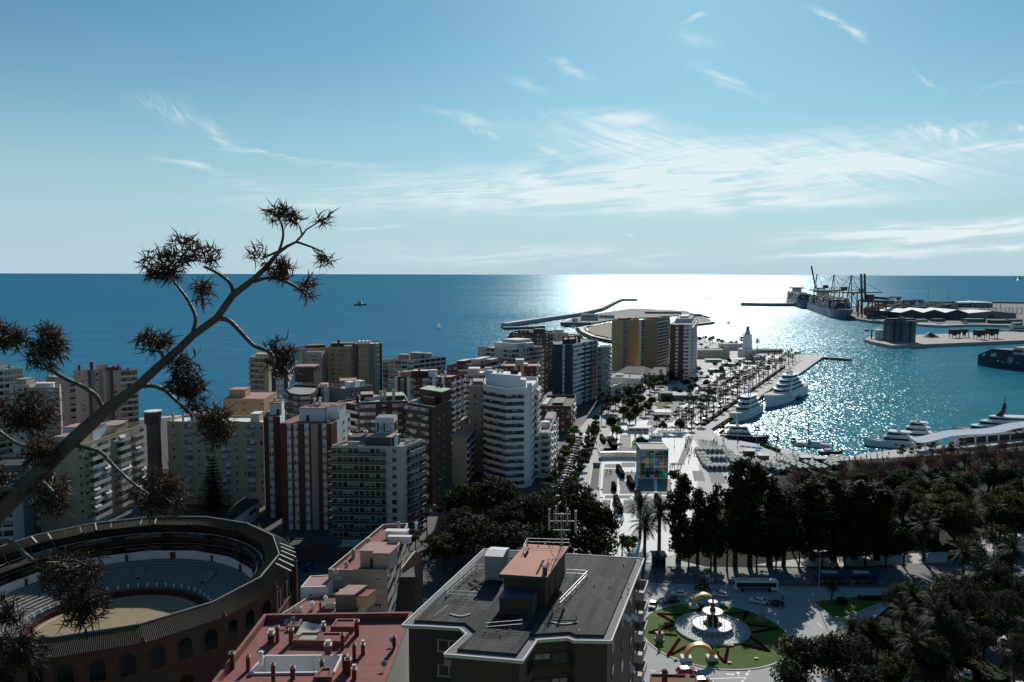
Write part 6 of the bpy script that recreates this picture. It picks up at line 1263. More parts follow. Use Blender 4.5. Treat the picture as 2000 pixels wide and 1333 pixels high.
# ================================================================ harbour
def wall_run(name, label, pts, h, w, mt, z0=-3.0, cat='breakwater', zp=.5):
    q = PP(pts, zp); t = thing(name, label, cat, (q[0].x, q[0].y, 0), 0, None, world=True); m = MB(mt, M_off)
    for a, b in zip(q, q[1:]):
        d = (b - a).normalized(); n = Vector((d.y, -d.x, 0)) * w / 2; a2, b2 = a - d * .2 * w, b + d * .2 * w; m.prism([(a2 + n)[:2], (b2 + n)[:2], (b2 - n)[:2], (a2 - n)[:2]], z0, h, 0, 1, True)  # top face given a paler colour to look sunlit
    m.build('wall', t); m = MB(M_rock); rr = random.Random(len(pts))
    for a, b in zip(q, q[1:]):
        d = (b - a).normalized(); n = Vector((d.y, -d.x, 0)); L_ = (b - a).length
        for i in range(int(L_ / 5)):
            for sgn in (-1, 1):
                p = a + d * (i * 5 + rr.uniform(0, 5)) + n * sgn * (w / 2 + rr.uniform(.5, 3.5)); s = rr.uniform(1.2, 2.6); m.cbox((p.x, p.y, -2.6), (s, s * rr.uniform(.7, 1.3), s + rr.uniform(0, 1)), 0, rr.uniform(0, 3))
    m.build('rubble', t); return t
wall_run('breakwater', 'long low breakwater running out to sea beyond the seaside towers', [(986, 637), (1060, 626), (1130, 616), (1172, 606), (1200, 592), (1212, 587), (1243, 587)], 5.5, 11, M_conc)
wall_run('breakwater', 'short inner mole left of the small marina', [(985, 641), (1030, 640), (1060, 638)], 2, 7, M_rock); wall_run('jetty', 'rocky jetty ending right of the seaside towers', [(1360, 634), (1378, 632), (1391, 630)], 2, 9, M_rock); wall_run('jetty', 'flat concrete jetty behind the marina land', [(1232, 606), (1290, 609), (1345, 611), (1385, 619)], 1, 6, M_conc)
wall_run('breakwater', 'straight outer breakwater left of the container ships', [(1449, 596), (1500, 597), (1556, 597)], 7, 14, M_conc)
wall_run('breakwater', 'dark outer sea wall behind the port tanks', [(1820, 593), (1900, 593), (2100, 596), (2300, 598)], 7, 12, M_rock); wall_run('pier', 'thin dark pier at the end of the yacht quay', [(1608, 697), (1661, 700)], .4, 5, M_conc, cat='pier')
wall_run('rock_groyne', 'curved rock groyne round the small beach', [(1133, 641), (1140, 650), (1160, 659), (1182, 664), (1200, 667)], 2.2, 7, M_rock, cat='groyne')
# marina buildings far out
def hut(label, x0_, x1_, yb, yt, dp, wall, roof, z0=.5, name='port_building', win='www'):
    a, b = P(x0_, yb, z0), P(x1_, yb, z0); z = ztop(a, yt); t = thing(name, label, name.replace('_', ' '), ((a.x + b.x) / 2, a.y + dp / 2, z0), 0, None, world=True); v = [(a.x, a.y), (b.x, a.y), (b.x, a.y + dp), (a.x, a.y + dp)]; shell(t, v, z0, z, wall, roof, .3)
    ac = {'win': [], 'bal': [], 'strip': []}; facade(ac, Vector((*v[0], 0)), Vector((*v[1], 0)), z0, z, max(3, (z - z0) / 2), win, {}); place_parts(t, 'window', ac['win'], 12); return t
hut('white marina clubhouse near the breakwater', 1136, 1168, 626, 614, 14, M_off, M_wrf, win='DDDD'); hut('long blue grey shed at the marina basin', 1095, 1155, 636, 630, 8, M_gre, M_blu, win='D'); hut('white marina office right of the clubhouse', 1170, 1200, 622, 616, 12, M_off, M_grf); hut('low flat hall on the marina land', 1262, 1330, 613, 609.5, 20, M_gre, M_grf, win='DDDDDD'); hut('second low hall at the tip of the marina land', 1332, 1372, 618, 614, 18, M_gre, M_grf, win='DDDD')
hut('small white pavilion on the marina mole', 1118, 1128, 632, 622, 8, M_off, M_wrf)
hut('pale columned hall right of the seaside towers', 1363, 1418, 700, 684, 20, M_beige, M_grf, 0, 'hall', 'wwwwww'); hut('cream tower block of the hall by the lighthouse road', 1415, 1425, 700, 677, 8, M_beige, M_grf, 0, 'hall', 'w'); hut('long white wall like block left of the lighthouse', 1408, 1452, 684, 672, 10, M_off, M_wrf, 0, 'hall', 'wwww'); hut('low white club right of the lighthouse', 1478, 1528, 690, 683, 10, M_off, M_grf, 0, 'hall', 'DDDD'); hut('low canopy roof at the foot of the lighthouse', 1464, 1494, 704, 698, 14, M_gre, M_grf, 0, 'hall', 'DD')
for i, (x, y, w) in enumerate(((1450, 706, 22), (1432, 712, 26), (1468, 712, 24), (1395, 708, 30), (1388, 700, 24))): kiosk(nth(i + 1) + ' pale roofed stand on the avenue before the lighthouse', x - w / 2, x + w / 2, y, 8, y - 4.5, M_off, M_wrf, 'promenade_stand')
# lighthouse
q = P(1459, 698); hT = ztop(q, 636); t = thing('lighthouse', 'white lighthouse on a square two storey base at the harbour mouth', 'lighthouse', (q.x, q.y, 0), .15)
m = MB(M_wht); m.cbox((0, 0, 0), (14.5, 14.5, 8.6)); m.cbox((0, 0, 8.6), (15, 15, .5)); m.cbox((0, 0, 4.2), (14.8, 14.8, .3)); m.build('base', t)
m = MB(M_wht); m.lathe([(5.4, 9.1), (4.9, 16), (4.4, hT * .66), (4.6, hT * .67), (5.0, hT * .70), (5.0, hT * .72), (4.0, hT * .72)], (0, 0, 0), 12, 0, sm=False); m.build('tower', t)
m = MB(M_off); m.lathe([(2.9, hT * .72), (2.6, hT * .80), (3.0, hT * .81), (2.2, hT * .82), (1.7, hT * .86)], (0, 0, 0), 12, 0, sm=False); m.build('upper_tower', t)
m = MB(G_mid, M_gre); m.lathe([(1.35, hT * .86), (1.35, hT * .93)], (0, 0, 0), 10); m.lathe([(1.6, hT * .93), (.9, hT * .965), (.1, hT * .98), (.06, hT)], (0, 0, 0), 10, 1); m.lathe([(2.1, hT * .855), (2.1, hT * .862), (1.3, hT * .864)], (0, 0, 0), 10, 1); m.build('lantern', t)
m = MB(M_rail)
for k in range(12): a = k * .5236; m.beam((5 * math.cos(a), 5 * math.sin(a), hT * .72), (5 * math.cos(a), 5 * math.sin(a), hT * .72 + 1.1), .08); b = a + .5236; m.beam((5 * math.cos(a), 5 * math.sin(a), hT * .72 + 1.1), (5 * math.cos(b), 5 * math.sin(b), hT * .72 + 1.1), .08)
m.build('gallery_rail', t)
for s, nrm in ((-math.pi / 2, 0), (math.pi, 0)):
    for k in (-1, 0, 1):
        for z in (1.4, 5.2): d = Vector((math.cos(s), math.sin(s), 0)); tt = Vector((-d.y, d.x, 0)); p = d * 7.27 + tt * k * 4; inst('window', WIN[0], (p.x, p.y, z), s + math.pi / 2, (1.4, 1, 2), t)
# ---- ships
def hull_mesh(m, L_, B, D, draft=1.0, bow=.28, stern=.85, flare=.25, sheer=.25, mi=0, n=18, deck=1, low=None):
    """lofted hull, bow at +x; waterline at z=0"""
    rings = []
    for i in range(n + 1):
        u = i / n; x = -L_ / 2 + L_ * u; k = 1.0
        if u > 1 - bow: s = (u - (1 - bow)) / bow; k = max(.015, max(0., 1 - s ** 2.0) ** .75)
        if u < .12: k = stern + (1 - stern) * (u / .12)
        zt_ = D * (1 + sheer * max(0, (u - .55) / .45) ** 2); hb = B / 2 * k; wl_ = hb * (1 - flare * max(0, (u - .5) / .5) ** 1.0)
        rk = (u - (1 - bow)) / bow * L_ * .045 if u > 1 - bow else 0
        rings.append([(x + rk * 1.0, -hb, zt_), (x + rk * .4, -(hb * .35 + wl_ * .65), zt_ * .45), (x, -wl_, 0), (x - rk * .3, -wl_ * .8, -draft), (x - rk * .3, wl_ * .8, -draft), (x, wl_, 0), (x + rk * .4, hb * .35 + wl_ * .65, zt_ * .45), (x + rk, hb, zt_)])
    vs = [p for r_ in rings for p in r_]; K = 8
    for i in range(n):
        for k in range(K - 1):
            f = (i * K + k, i * K + k + 1, (i + 1) * K + k + 1, (i + 1) * K + k)
            m.add([vs[j] for j in f], [(3, 2, 1, 0)], (low if low is not None and k in (2, 3, 4) else mi), False)
    m.add(rings[0], [tuple(range(8))], mi); m.add(rings[-1], [tuple(range(8))[::-1]], mi); return rings
def deck_of(m, rings, mi=0, dz=-.5):
    for a, b in zip(rings, rings[1:]): m.quad((a[0][0], a[0][1], a[0][2] + dz), (b[0][0], b[0][1], b[0][2] + dz), (b[7][0], b[7][1], b[7][2] + dz), (a[7][0], a[7][1], a[7][2] + dz), mi)
def tier(L0, L1, w0, z, h, nose=.35, back=.0, taper=.9):
    """plan-rounded deckhouse outline from aft L0 to fore L1; returns lower and upper outlines"""
    lo, up_ = [], []
    for k in range(9):
        a = -math.pi / 2 + math.pi * k / 8; nl = (L1 - L0) * nose; x = L1 - nl + nl * math.cos(a); lo.append((x, w0 * math.sin(a))); up_.append((x - h * .9, w0 * taper * math.sin(a)))
    return [(L0, -w0)] + lo + [(L0, w0)], [(L0 + back, -w0 * taper)] + up_ + [(L0 + back, w0 * taper)]
def add_tier(m, lo, up_, z, h, mi=0, top=0):
    n = len(lo); vs = [(x, y, z) for x, y in lo] + [(x, y, z + h) for x, y in up_]; m.add(vs, [(i, (i + 1) % n, n + (i + 1) % n, n + i) for i in range(n)], mi); m.add(vs[n:], [tuple(range(n))], top)
M_hullw = mat('yacht_gelcoat', (.74, .75, .77), .25, .6, var=.03); M_teak = mat('teak_deck', (.33, .24, .16), .7, .3, var=.15, vs=1); M_navy = mat('navy_hull', (.010, .028, .060), .45, .45, var=.15, vs=.08); M_yg = glass('yacht_glass', (.012, .016, .022), .08); M_hazehull = mat('hazed_grey_hull', (.11, .16, .21), .5, .4, var=.1, vs=.05)  # blue in the grey hull paint stands in for distant haze
def yacht(label, loc, rz, L_, B, D, decks, mast=True, hullm=None, domes=2, fore=.20, name='motor_yacht'):
    t = thing(name, label, 'yacht', loc, rz); m = MB(hullm or M_hullw, M_hullw, M_yg); rg = hull_mesh(m, L_, B, D, 1, .34, .9, .35, .35, 0, 22); m.build('hull', t)
    m = MB(M_teak); deck_of(m, rg, 0, -.35); m.build('deck', t)
    m = MB(M_yg)
    for i in range(int(L_ * .45 / 3)):
        x = -L_ * .30 + i * 3
        for s in (-1, 1): m.cbox((x, s * (B / 2 * .99), D * .42), (1.6, .12, .7))
    m.build('portholes', t); z = D - .2; a0_, a1_ = -L_ * .36, L_ * fore; w = B * .46
    for k in range(decks):
        h = 2.5; lo, up_ = tier(a0_, a1_, w, z, h, .30, .3); m = MB(M_hullw); add_tier(m, lo, up_, z, h); d_ = m.build('deckhouse', t)
        m = MB(M_yg); lo2, up2 = tier(a0_ + 1.2, a1_ - .30, w * 1.006, z, h, .31, .3); n = len(lo2); f0, f1 = .38, .80
        l3 = [(lo2[i][0] + (up2[i][0] - lo2[i][0]) * f0, lo2[i][1] + (up2[i][1] - lo2[i][1]) * f0) for i in range(n)]; u3 = [(lo2[i][0] + (up2[i][0] - lo2[i][0]) * f1, lo2[i][1] + (up2[i][1] - lo2[i][1]) * f1) for i in range(n)]
        l3 = [(x * 1.0 + .32 if 1 <= i <= 9 else x, y * 1.012) for i, (x, y) in enumerate(l3)]; u3 = [(x + .32 if 1 <= i <= 9 else x, y * 1.012) for i, (x, y) in enumerate(u3)]; add_tier(m, l3, u3, z + h * f0, h * (f1 - f0)); m.build('window_band', d_)
        m = MB(M_hullw); lo4, up4 = tier(a0_ - L_ * .05, a1_ - h * .5, w * 1.08, z + h, .22, .3, 0, 1); add_tier(m, lo4, lo4, z + h, .22); m.build('deck_edge', d_)
        z += h + .2; a0_ += L_ * .045; a1_ -= L_ * .075; w *= .88
    if mast:
        m = MB(M_hullw); x = (a0_ + a1_) / 2; m.tube([(x, -w * .5, z), (x - 1, -w * .35, z + 2.4), (x - 1, w * .35, z + 2.4), (x, w * .5, z)], [.35, .3, .3, .35], 6); m.tube([(x - .8, 0, z), (x - 1.2, 0, z + 3.5), (x - 1.4, 0, z + 6.5)], [.5, .3, .08], 6); m.beam((x - 1.2, -1.6, z + 3.6), (x - 1.2, 1.6, z + 3.6), .18); m.build('radar_mast', t)
        for k in range(domes):
            m = MB(M_hullw); m.lathe([(.35, 0), (1.0, .35), (1.15, .95), (.85, 1.6), (.3, 1.95)], (x + 1.5 - k * 4.2, (.9 if k % 2 else -.9), z + .2), 12); m.build('radar_dome', t)
    m = MB(M_rail)
    for s in (0, 7):
        for i in range(12, 22): a, b = Vector(rg[i][s]), Vector(rg[i + 1][s]); u = Vector((0, 0, .9)); m.beam(a + u, b + u, .05); m.beam(a, a + u, .05)
    m.build('bow_rail', t); return t
def axis(bow, stern, z=ZW):
    a, b = P(*bow, z), P(*stern, z); c = (a + b) / 2; d = a - b; return c, math.atan2(d.y, d.x), d.length
c, rz, L_ = axis((1499, 795), (1560, 768)); yacht('largest white superyacht at the quay, four decks and radar domes', c, rz, L_ * 1.06, 13.5, 6.6, 4, domes=3)
c, rz, L_ = axis((1429, 826), (1476, 803)); yacht('smaller white superyacht moored nearer the basin corner', c, rz, L_ * 1.05, 10, 4.8, 3, domes=0)
c, rz, L_ = axis((1700, 862), (1772, 880)); yacht('white motor yacht with raked bow left of the white canopy', P(1740, 872, ZW), math.atan2(.25, -1), 26, 6.4, 3.0, 2, domes=0)
yacht('second white motor yacht half behind the canopy end', P(1776, 863, ZW), math.atan2(.22, -1), 27, 7, 3.2, 3, domes=1)
c = P(1455, 862, ZW); yacht('low white passenger boat alongside the basin promenade', P(1452, 860, ZW), -.28, 25, 5.5, 2.6, 2, domes=0, hullm=M_navy)
c = P(1960, 850, ZW); mg = yacht('sleek white megayacht with black mast behind the white canopy', P(1985, 851, ZW), math.pi - .12, 64, 11, 3.0, 3, mast=False, domes=0, fore=.40)
m = MB(M_dgr); z0_ = 10.6
x = 2.0; x = 7.0; m.tube([(x + 3, 0, z0_), (x + .5, 0, z0_ + 3), (x, 0, z0_ + 7.5)], [2.0, 1.2, .8], 7); m.tube([(x, 0, z0_ + 7), (x - .2, 0, z0_ + 12.5)], [.3, .06], 5); m.beam((x, -2.2, z0_ + 5.2), (x, 2.2, z0_ + 5.2), .4); m.beam((x, -1.8, z0_ + 7.2), (x, 1.8, z0_ + 7.2), .3); m.build('radar_mast', mg)
M_sail = pane_mat('sail', (.95, .95, .93))
def sail_boat(label, loc, rz, L_, mast, sail=False, hullm=None):
    t = thing('sailing_boat', label, 'sailing boat', loc, rz); m = MB(hullm or M_hullw); rg = hull_mesh(m, L_, L_ * .26, L_ * .085 + .3, .5, .5, .7, .2, .2, 0, 14); m.build('hull', t); m = MB(M_teak); deck_of(m, rg, 0, -.12); m.build('deck', t)
    m = MB(M_hullw, M_yg); D = L_ * .085 + .3; lo, up_ = tier(-L_ * .25, L_ * .12, L_ * .085, D, 1.0, .4); add_tier(m, lo, up_, D - .1, 1.1); m.build('cabin', t)
    m = MB(M_rail); m.tube([(L_ * .08, 0, D), (L_ * .08, 0, mast)], [.26, .16], 6); m.tube([(L_ * .08, 0, D + 1.8), (-L_ * .36, 0, D + 1.9)], .11, 6); m.beam((L_ * .49, 0, D * 1.15), (L_ * .08, 0, mast * .98), .04); m.beam((-L_ * .49, 0, D), (L_ * .08, 0, mast * .98), .04); m.build('mast', t)
    if sail:
        m = MB(M_sail); m.add([(L_ * .06, 0, D + 2), (-L_ * .38, .5, D + 2.1), (L_ * .06, 0, mast * .95), (-L_ * .14, .45, mast * .45)], [(0, 1, 3), (0, 3, 2)], 0, True); m.add([(L_ * .46, 0, D + 1), (L_ * .12, .5, D + 1.2), (L_ * .09, 0, mast * .9)], [(0, 1, 2)]); m.build('sail', t)
    return t
q = P(1584, 872, ZW); sail_boat('sailing yacht with very tall bare mast on the basin edge', q, math.pi - .25, 18, ztop(q, 782) - ZW); sail_boat('small dark boat right of the tall masted yacht', P(1622, 886, ZW), .1, 12, 14, hullm=M_navy)
q = P(856, 642, ZW); sail_boat('white sailing boat under sail out at sea, left of the breakwater', q, 1.2, 17, ztop(q, 626) - ZW, True); sail_boat('catamaran like boat with bare mast right of the jetty', P(1423, 632, ZW), 1.2, 20, 26, hullm=M_gre); sail_boat('tiny boat far out in the sun glare', P(1381, 584, ZW), 0, 36, 24, hullm=M_dgr)
sail_boat('small sailing boat far out at the right edge', P(1987, 549, ZW), .3, 60, 75, True)
for i, (x, y) in enumerate(((1150, 637), (1158, 636), (1166, 635), (1174, 633), (1182, 631), (1190, 630), (1120, 634), (1132, 634))): sail_boat(nth(i + 1) + ' moored boat in the small marina before the clubhouse, from the right' if False else nth(i + 1) + ' small moored boat at the marina basin near the clubhouse', P(x, y + 3, ZW), 1.2, 18, 24, hullm=M_hullw if i % 2 else M_gre)
def workboat(label, loc, rz, L_, hullm, h=5.0, tiers=2):
    t = thing('workboat', label, 'boat', loc, rz); m = MB(hullm); rg = hull_mesh(m, L_, L_ * .24, L_ * .10, .6, .35, .85, .2, .45, 0, 14); m.build('hull', t); m = MB(M_gre); deck_of(m, rg, 0, -.2); m.build('deck', t); z = L_ * .09
    for k in range(tiers): m = MB(M_off, M_yg); w = L_ * (.085 - .02 * k); m.box(-L_ * (.18 - .05 * k), -w, z, L_ * (.16 - .03 * k), w, z + h * .5); m.box(-L_ * (.17 - .05 * k), -w - .04, z + h * .2, L_ * (.165 - .03 * k), w + .04, z + h * .38, 1); m.build('wheelhouse', t); z += h * .5
    m = MB(M_rail); m.tube([(0, 0, z), (-.3, 0, z + h)], .12, 5); m.beam((-.2, -1.4, z + h * .6), (-.2, 1.4, z + h * .6), .1); m.build('mast', t); return t
workboat('grey motor vessel far out at sea right of the flower stalk', P(703, 597, ZW), 0, 34, M_dgr, 9); workboat('grey patrol ship at the right edge behind the grain quay', P(1985, 652, ZW), .15, 55, M_hazehull, 12, 2); workboat('tug beside the small quay', P(1885, 637, ZW), 0, 24, M_navy, 6); workboat('barge at the front of the small quay', P(1835, 637.5, ZW), 0, 26, M_gre, 5, 1)
workboat('faint ship on the horizon at the right', P(1990, 545, ZW), 0, 180, M_hazehull, 30)
workboat('tender alongside the largest white superyacht', P(1562, 779, ZW), axis((1499, 795), (1560, 768))[1], 12, M_dgr, 2.4, 1)
# container ships
CC = [mat('container_' + n, c, .6, .3, var=.15, vs=.2) for n, c in (('rust', (.16, .05, .035)), ('blue', (.03, .07, .13)), ('grey', (.20, .21, .22)), ('green', (.03, .09, .07)), ('white', (.50, .50, .48)), ('brown', (.10, .055, .04)))]
def container_ship(label, bow, stern, B, D, tiersh):
    c, rz, L_ = axis(bow, stern); t = thing('container_ship', label, 'container ship', c, rz); m = MB(M_hazehull, M_hazehull, M_navy); rg = hull_mesh(m, L_, B, D, 2, .16, .9, .3, .25, 0, 20, low=None); m.build('hull', t); m = MB(M_dgr); deck_of(m, rg, 0, -.3); m.build('deck', t); rr = random.Random(int(L_)); bays = int(L_ * .80 / 14)
    for i in range(bays):
        x = -L_ * .42 + i * 14
        if abs(x + L_ * .22) < 10: continue
        m = MB(*CC); hh = tiersh + rr.randint(-2, 1); wb = B * .47 * (1 if x < L_ * .3 else .85); n = int(wb * 2 / 2.5)
        for j in range(n):
            h2 = hh + rr.choice((0, 0, 0, -1)); y = -wb + j * 2.5
            for k in range(h2): m.box(x, y, D + k * 2.6, x + 12.4, y + 2.42, D + (k + 1) * 2.6 - .08, rr.randrange(6), top=rr.choice((2, 4, 4, 0, 1)) if k == h2 - 1 else None)
        m.build('container_bay', t)
    m = MB(M_off, M_yg); x = -L_ * .22; z = D
    for k in range(5): m.box(x - 6 + k * .6, -B * (.42 - .03 * k), z, x + 6 - k * .4, B * (.42 - .03 * k), z + 6); z += 6
    m.box(x - 5, -B * .5, z, x + 5, B * .5, z + 4); m.box(x - 5.2, -B * .48, z + 1.2, x + 5.2, B * .48, z + 3, 1); m.tube([(x, 0, z + 4), (x, 0, z + 14)], [1, .2], 6); m.build('bridge', t); m = MB(M_navy); m.box(x - 22, -5, D, x - 13, 5, D + 30); m.build('funnel', t); return t
container_ship('nearer loaded container ship with grey blue hull under the cranes', (1653, 625), (1592, 605), 44, 17, 8); container_ship('farther container ship with white bridge at the left end of the quay', (1578, 604), (1548, 592), 42, 17, 7)
M_crn = mat('crane_paint', (.055, .060, .085), .5, .4, var=.1); M_crr = mat('crane_red', (.16, .045, .04), .5, .4, var=.1); M_crg = mat('crane_green', (.035, .055, .045), .5, .4, var=.15)  # crane paint kept bluish to carry the haze of distance
def sts(label, x, yb, yap, up, pxl, pxr):
    """ship-to-shore gantry: boom runs to the left over the ship (or is raised)"""
    q = P(x, yb, 2); hA = ztop(q, yap) - 2; k = q.y / F; t = thing('quay_crane', label, 'quay crane', q, 0); g = hA * .52; m = MB(M_crn)
    for lx in (-9, 13):
        for ly in (-11, 11): m.beam((lx, ly, 0), (lx, ly, g), 2.0)
        m.beam((lx, -11, 12), (lx, 11, 12), 1.6); m.beam((lx, -11, g), (lx, 11, g), 2)
    for ly in (-11, 11): m.beam((-9, ly, 12), (13, ly, 12), 1.6); m.beam((13, ly, 12), (-9, ly, g), 1.1); m.beam((-9, ly, g), (13, ly, g), 1.8)
    m.build('legs', t); m = MB(M_crn)
    for ly in (-9, 9): m.beam((-9, ly, g), (-7, 0, hA), 1.5)
    m.beam((-7, 0, hA), (13, 0, g + 3), .8); m.beam((-7, 0, hA), (pxr * k, 0, g + 2), .7); m.build('apex_frame', t)
    m = MB(M_crr)
    for ly in (-3, 3): m.beam((-9, ly, g + 1.5), (pxr * k, ly, g + 1.5), 1.3, 2.2)
    m.build('back_girder', t); m = MB(M_crr)
    if up:
        e = Vector((-9 - 10 * k, 0, hA * 1.28))
        for ly in (-3, 3): m.beam((-9, ly, g + 1.5), e + Vector((0, ly, 0)), 1.3, 2.0)
        m.beam((-7, 0, hA), (-9, 0, g + (hA * 1.28 - g) * .6), .5)
    else:
        for ly in (-3, 3): m.beam((-pxl * k, ly, g + 1.5), (-9, ly, g + 1.5), 1.3, 2.2)
        m.beam((-7, 0, hA), (-pxl * k * .55, 0, g + 2.5), .7); m.beam((-7, 0, hA), (-pxl * k * .95, 0, g + 2.5), .6)
    m.build('boom', t); m = MB(M_crn, M_off); m.box(14, -5, g + 2.6, 26, 5, g + 10, 0); m.box(-2, -2, g - 5, 2, 2, g - 1.5, 1); m.build('machinery_house', t); return t
sts('farthest quay crane with its boom raised above the horizon', 1598, 594, 536, True, 50, 60); sts('second quay crane, boom over the farther container ship', 1632, 602, 537, False, 54, 48); sts('third quay crane, boom over the nearer container ship', 1666, 610, 538, False, 58, 54)
q = P(1690, 620, 2)
t = thing('harbour_crane', 'dark green crane with two raised booms beside the third gantry', 'quay crane', q, 0); k = q.y / F; m = MB(M_crg, M_crr); H1 = ztop(q, 535) - 2
for lx in (-11, 9):
    for ly in (-9, 9): m.beam((lx, ly, 0), (lx, ly, 34), 2.2, mi=1)
m.beam((-11, 0, 34), (9, 0, 34), 12, 4, mi=0); m.beam((-11, -9, 14), (9, -9, 14), 1.5, mi=1); m.beam((-11, -9, 14), (9, -9, 33), 1.2, mi=1); m.build('portal', t)
for dx_ in (-12, -5):
    m = MB(M_crg, M_crr); m.beam((dx_ + 4, 0, 30), (dx_, 0, H1), 3.2, mi=0); m.beam((dx_ + 6, 0, 30), (dx_ + 1, 0, H1 * .62), 3.0, mi=1); m.build('boom', t)
m = MB(M_crg); m.box(0, -5, 34, 14, 5, 46); m.beam((6, 0, 40), (44 * k, 0, 37), 4, 5); m.build('machinery_house', t)
t = thing('harbour_crane', 'red and green portal crane at the right of the quay cranes', 'quay crane', P(1718, 620, 2), 0); m = MB(M_crr)
for lx in (-7, 9):
    for ly in (-7, 7): m.beam((lx, ly, 0), (lx, ly, 32), 2.2)
m.beam((-7, -7, 12), (9, -7, 30), 1.2); m.build('legs', t); m = MB(M_crg); m.beam((-30, 0, 33), (24, 0, 30), 5, 5); m.box(10, -4, 26, 26, 4, 34); m.build('girder', t)
def rtg(label, x0_, x1_, yb, yt):
    a, b = P(x0_, yb, 2), P(x1_, yb, 2); h = ztop(a, yt); t = thing('gantry_crane', label, 'gantry crane', (a.x, a.y, 2), 0, None, world=True); m = MB(M_crn)
    for p in (a, b):
        for dy_ in (0, 12): m.beam((p.x, p.y + dy_, 2), (p.x, p.y + dy_, h), 1.8)
    m.build('legs', t); m = MB(M_crn); m.beam((a.x - 3, a.y, h), (b.x + 3, a.y, h), 2, 3); m.beam((a.x - 3, a.y + 12, h), (b.x + 3, a.y + 12, h), 2, 3); m.box(b.x - 8, a.y, h - 9, b.x - 3, a.y + 8, h - 2); m.build('girder', t)
rtg('small gantry crane alone beyond the container stacks', 1742, 1758, 594, 581); rtg('left gantry crane among the container stacks', 1769, 1786, 604, 588); rtg('right gantry crane among the container stacks', 1787, 1801, 600, 587)
# container stacks on the terminal
rs = random.Random(12); CB = []
for i in range(8):
    m = MB(*CC); L0 = rs.choice((3, 4, 5))
    for a in range(L0):
        for b in range(rs.choice((2, 3))):
            for k in range(rs.choice((2, 3, 4))): m.box(a * 12.6, b * 2.6, k * 2.6, a * 12.6 + 12.2, b * 2.6 + 2.45, k * 2.6 + 2.5, rs.randrange(6), top=rs.choice((4, 2, 4, 0)))
    CB.append(m.mesh('container_stack'))
n = 0
for row, (y, xa, xb) in enumerate(((622, 1695, 1752), (616, 1690, 1756), (611, 1688, 1770), (607, 1690, 1800), (604, 1700, 1850), (601, 1710, 1868), (598, 1725, 1870), (596, 1740, 1860))):
    x = xa
    while x < xb:
        q = P(x, y, 2); n += 1; tag(inst('container_stack', CB[rs.randrange(8)], (q.x, q.y, 2.02)), 'stack of shipping containers, ' + nth(n - 0 if n <= 99 else 99) + ' counted row by row from the warehouse side', 'containers', 'container stacks on the terminal'); x += rs.uniform(7, 12)
# warehouses, tanks
def saw_hall(label, x0_, x1_, yb, yt, dp, n, wall, roof):
    a, b = P(x0_, yb, 2), P(x1_, yb, 2); h = ztop(a, yt); w = (b.x - a.x) / n; t = thing('warehouse', label, 'warehouse', ((a.x + b.x) / 2, a.y, 2), 0, None, world=True); m = MB(wall); m2 = MB(roof)
    m.box(a.x, a.y, 2, b.x, a.y + dp, h * .72)
    for i in range(n):
        x = a.x + i * w; z0_ = h * .72
        m.add([(x, a.y, z0_), (x + w, a.y, z0_), (x + w / 2, a.y, h)], [(0, 1, 2)]); m.add([(x, a.y + dp, z0_), (x + w, a.y + dp, z0_), (x + w / 2, a.y + dp, h)], [(0, 2, 1)]); u = .15
        m2.add([(x, a.y - 1, z0_ + u), (x + w / 2, a.y - 1, h + u), (x + w / 2, a.y + dp, h + u), (x, a.y + dp, z0_ + u), (x + w, a.y - 1, z0_ + u), (x + w, a.y + dp, z0_ + u)], [(0, 1, 2, 3), (1, 4, 5, 2)])
    m.build('wall', t); m2.build('roof', t)
    for i in range(n): x = a.x + (i + .5) * w; MB(M_fdark).box(x - 5, a.y - .25, 2, x + 5, a.y - .05, 2 + h * .4).build('door', t)
saw_hall('blue port warehouse with three white roof bays', 1758, 1886, 625, 605, 95, 3, M_blu, M_white); saw_hall('white roofed warehouse at the right of the blue one', 1888, 1982, 622, 608, 70, 1, M_gre, M_white)
for i, (x, y, w, yt, mt) in enumerate(((1800, 629, 24, 624, M_off), (1835, 629, 22, 623, M_gre), (1905, 630, 40, 623, M_gre), (1955, 632, 36, 626, M_dgr), (1985, 631, 24, 624, M_off), (1770, 628, 20, 622, M_beige))): hut(nth(i + 1) + ' low dockside shed in front of the warehouses, from the left', x - w / 2, x + w / 2, y, yt, 14, mt, M_wrf if i % 2 == 0 else M_grf, 2, 'dockside_shed', 'D')
for i, (x, y, r_, yt) in enumerate(((1882, 600, 20, 590), (1897, 600, 20, 589), (1912, 601, 20, 590), (1925, 601, 16, 591))): q = P(x, y, 2); h = ztop(q, yt); t = thing('storage_tank', nth(i + 1) + ' squat storage tank with white top behind the warehouses', 'storage tank', q, 0, 'storage tanks'); MB(M_gre).lathe([(r_, 0), (r_, h * .8)], (0, 0, 0), 20, capt=False).build('shell', t); MB(M_white).lathe([(r_ + .4, h * .8), (r_ * .6, h * .92), (.3, h)], (0, 0, 0), 20).build('roof', t)
for i, (x, y, yt) in enumerate(((1812, 600, 568), (1852, 600, 573), (1899, 602, 576), (1954, 604, 571))): q = P(x, y, 2); h = ztop(q, yt); t = thing('light_mast', nth(i + 1) + ' tall light mast of the port, from the left', 'light mast', q, 0, 'light masts of the port'); MB(M_metal).tube([(0, 0, 0), (0, 0, h)], [.9, .5], 6).build('post', t); MB(M_frame).lathe([(1.8, h - 1), (2.6, h), (1, h + 1)], (0, 0, 0), 8).build('lamp_head', t)
PK = MB(CARP['white'], M_carg); PK.box(-2.2, -.9, .3, 2.2, .9, 1.1); PK.box(-1.4, -.8, 1.1, 1.2, .8, 1.75, 1, 0); PK = PK.mesh('parked_car'); n = 0
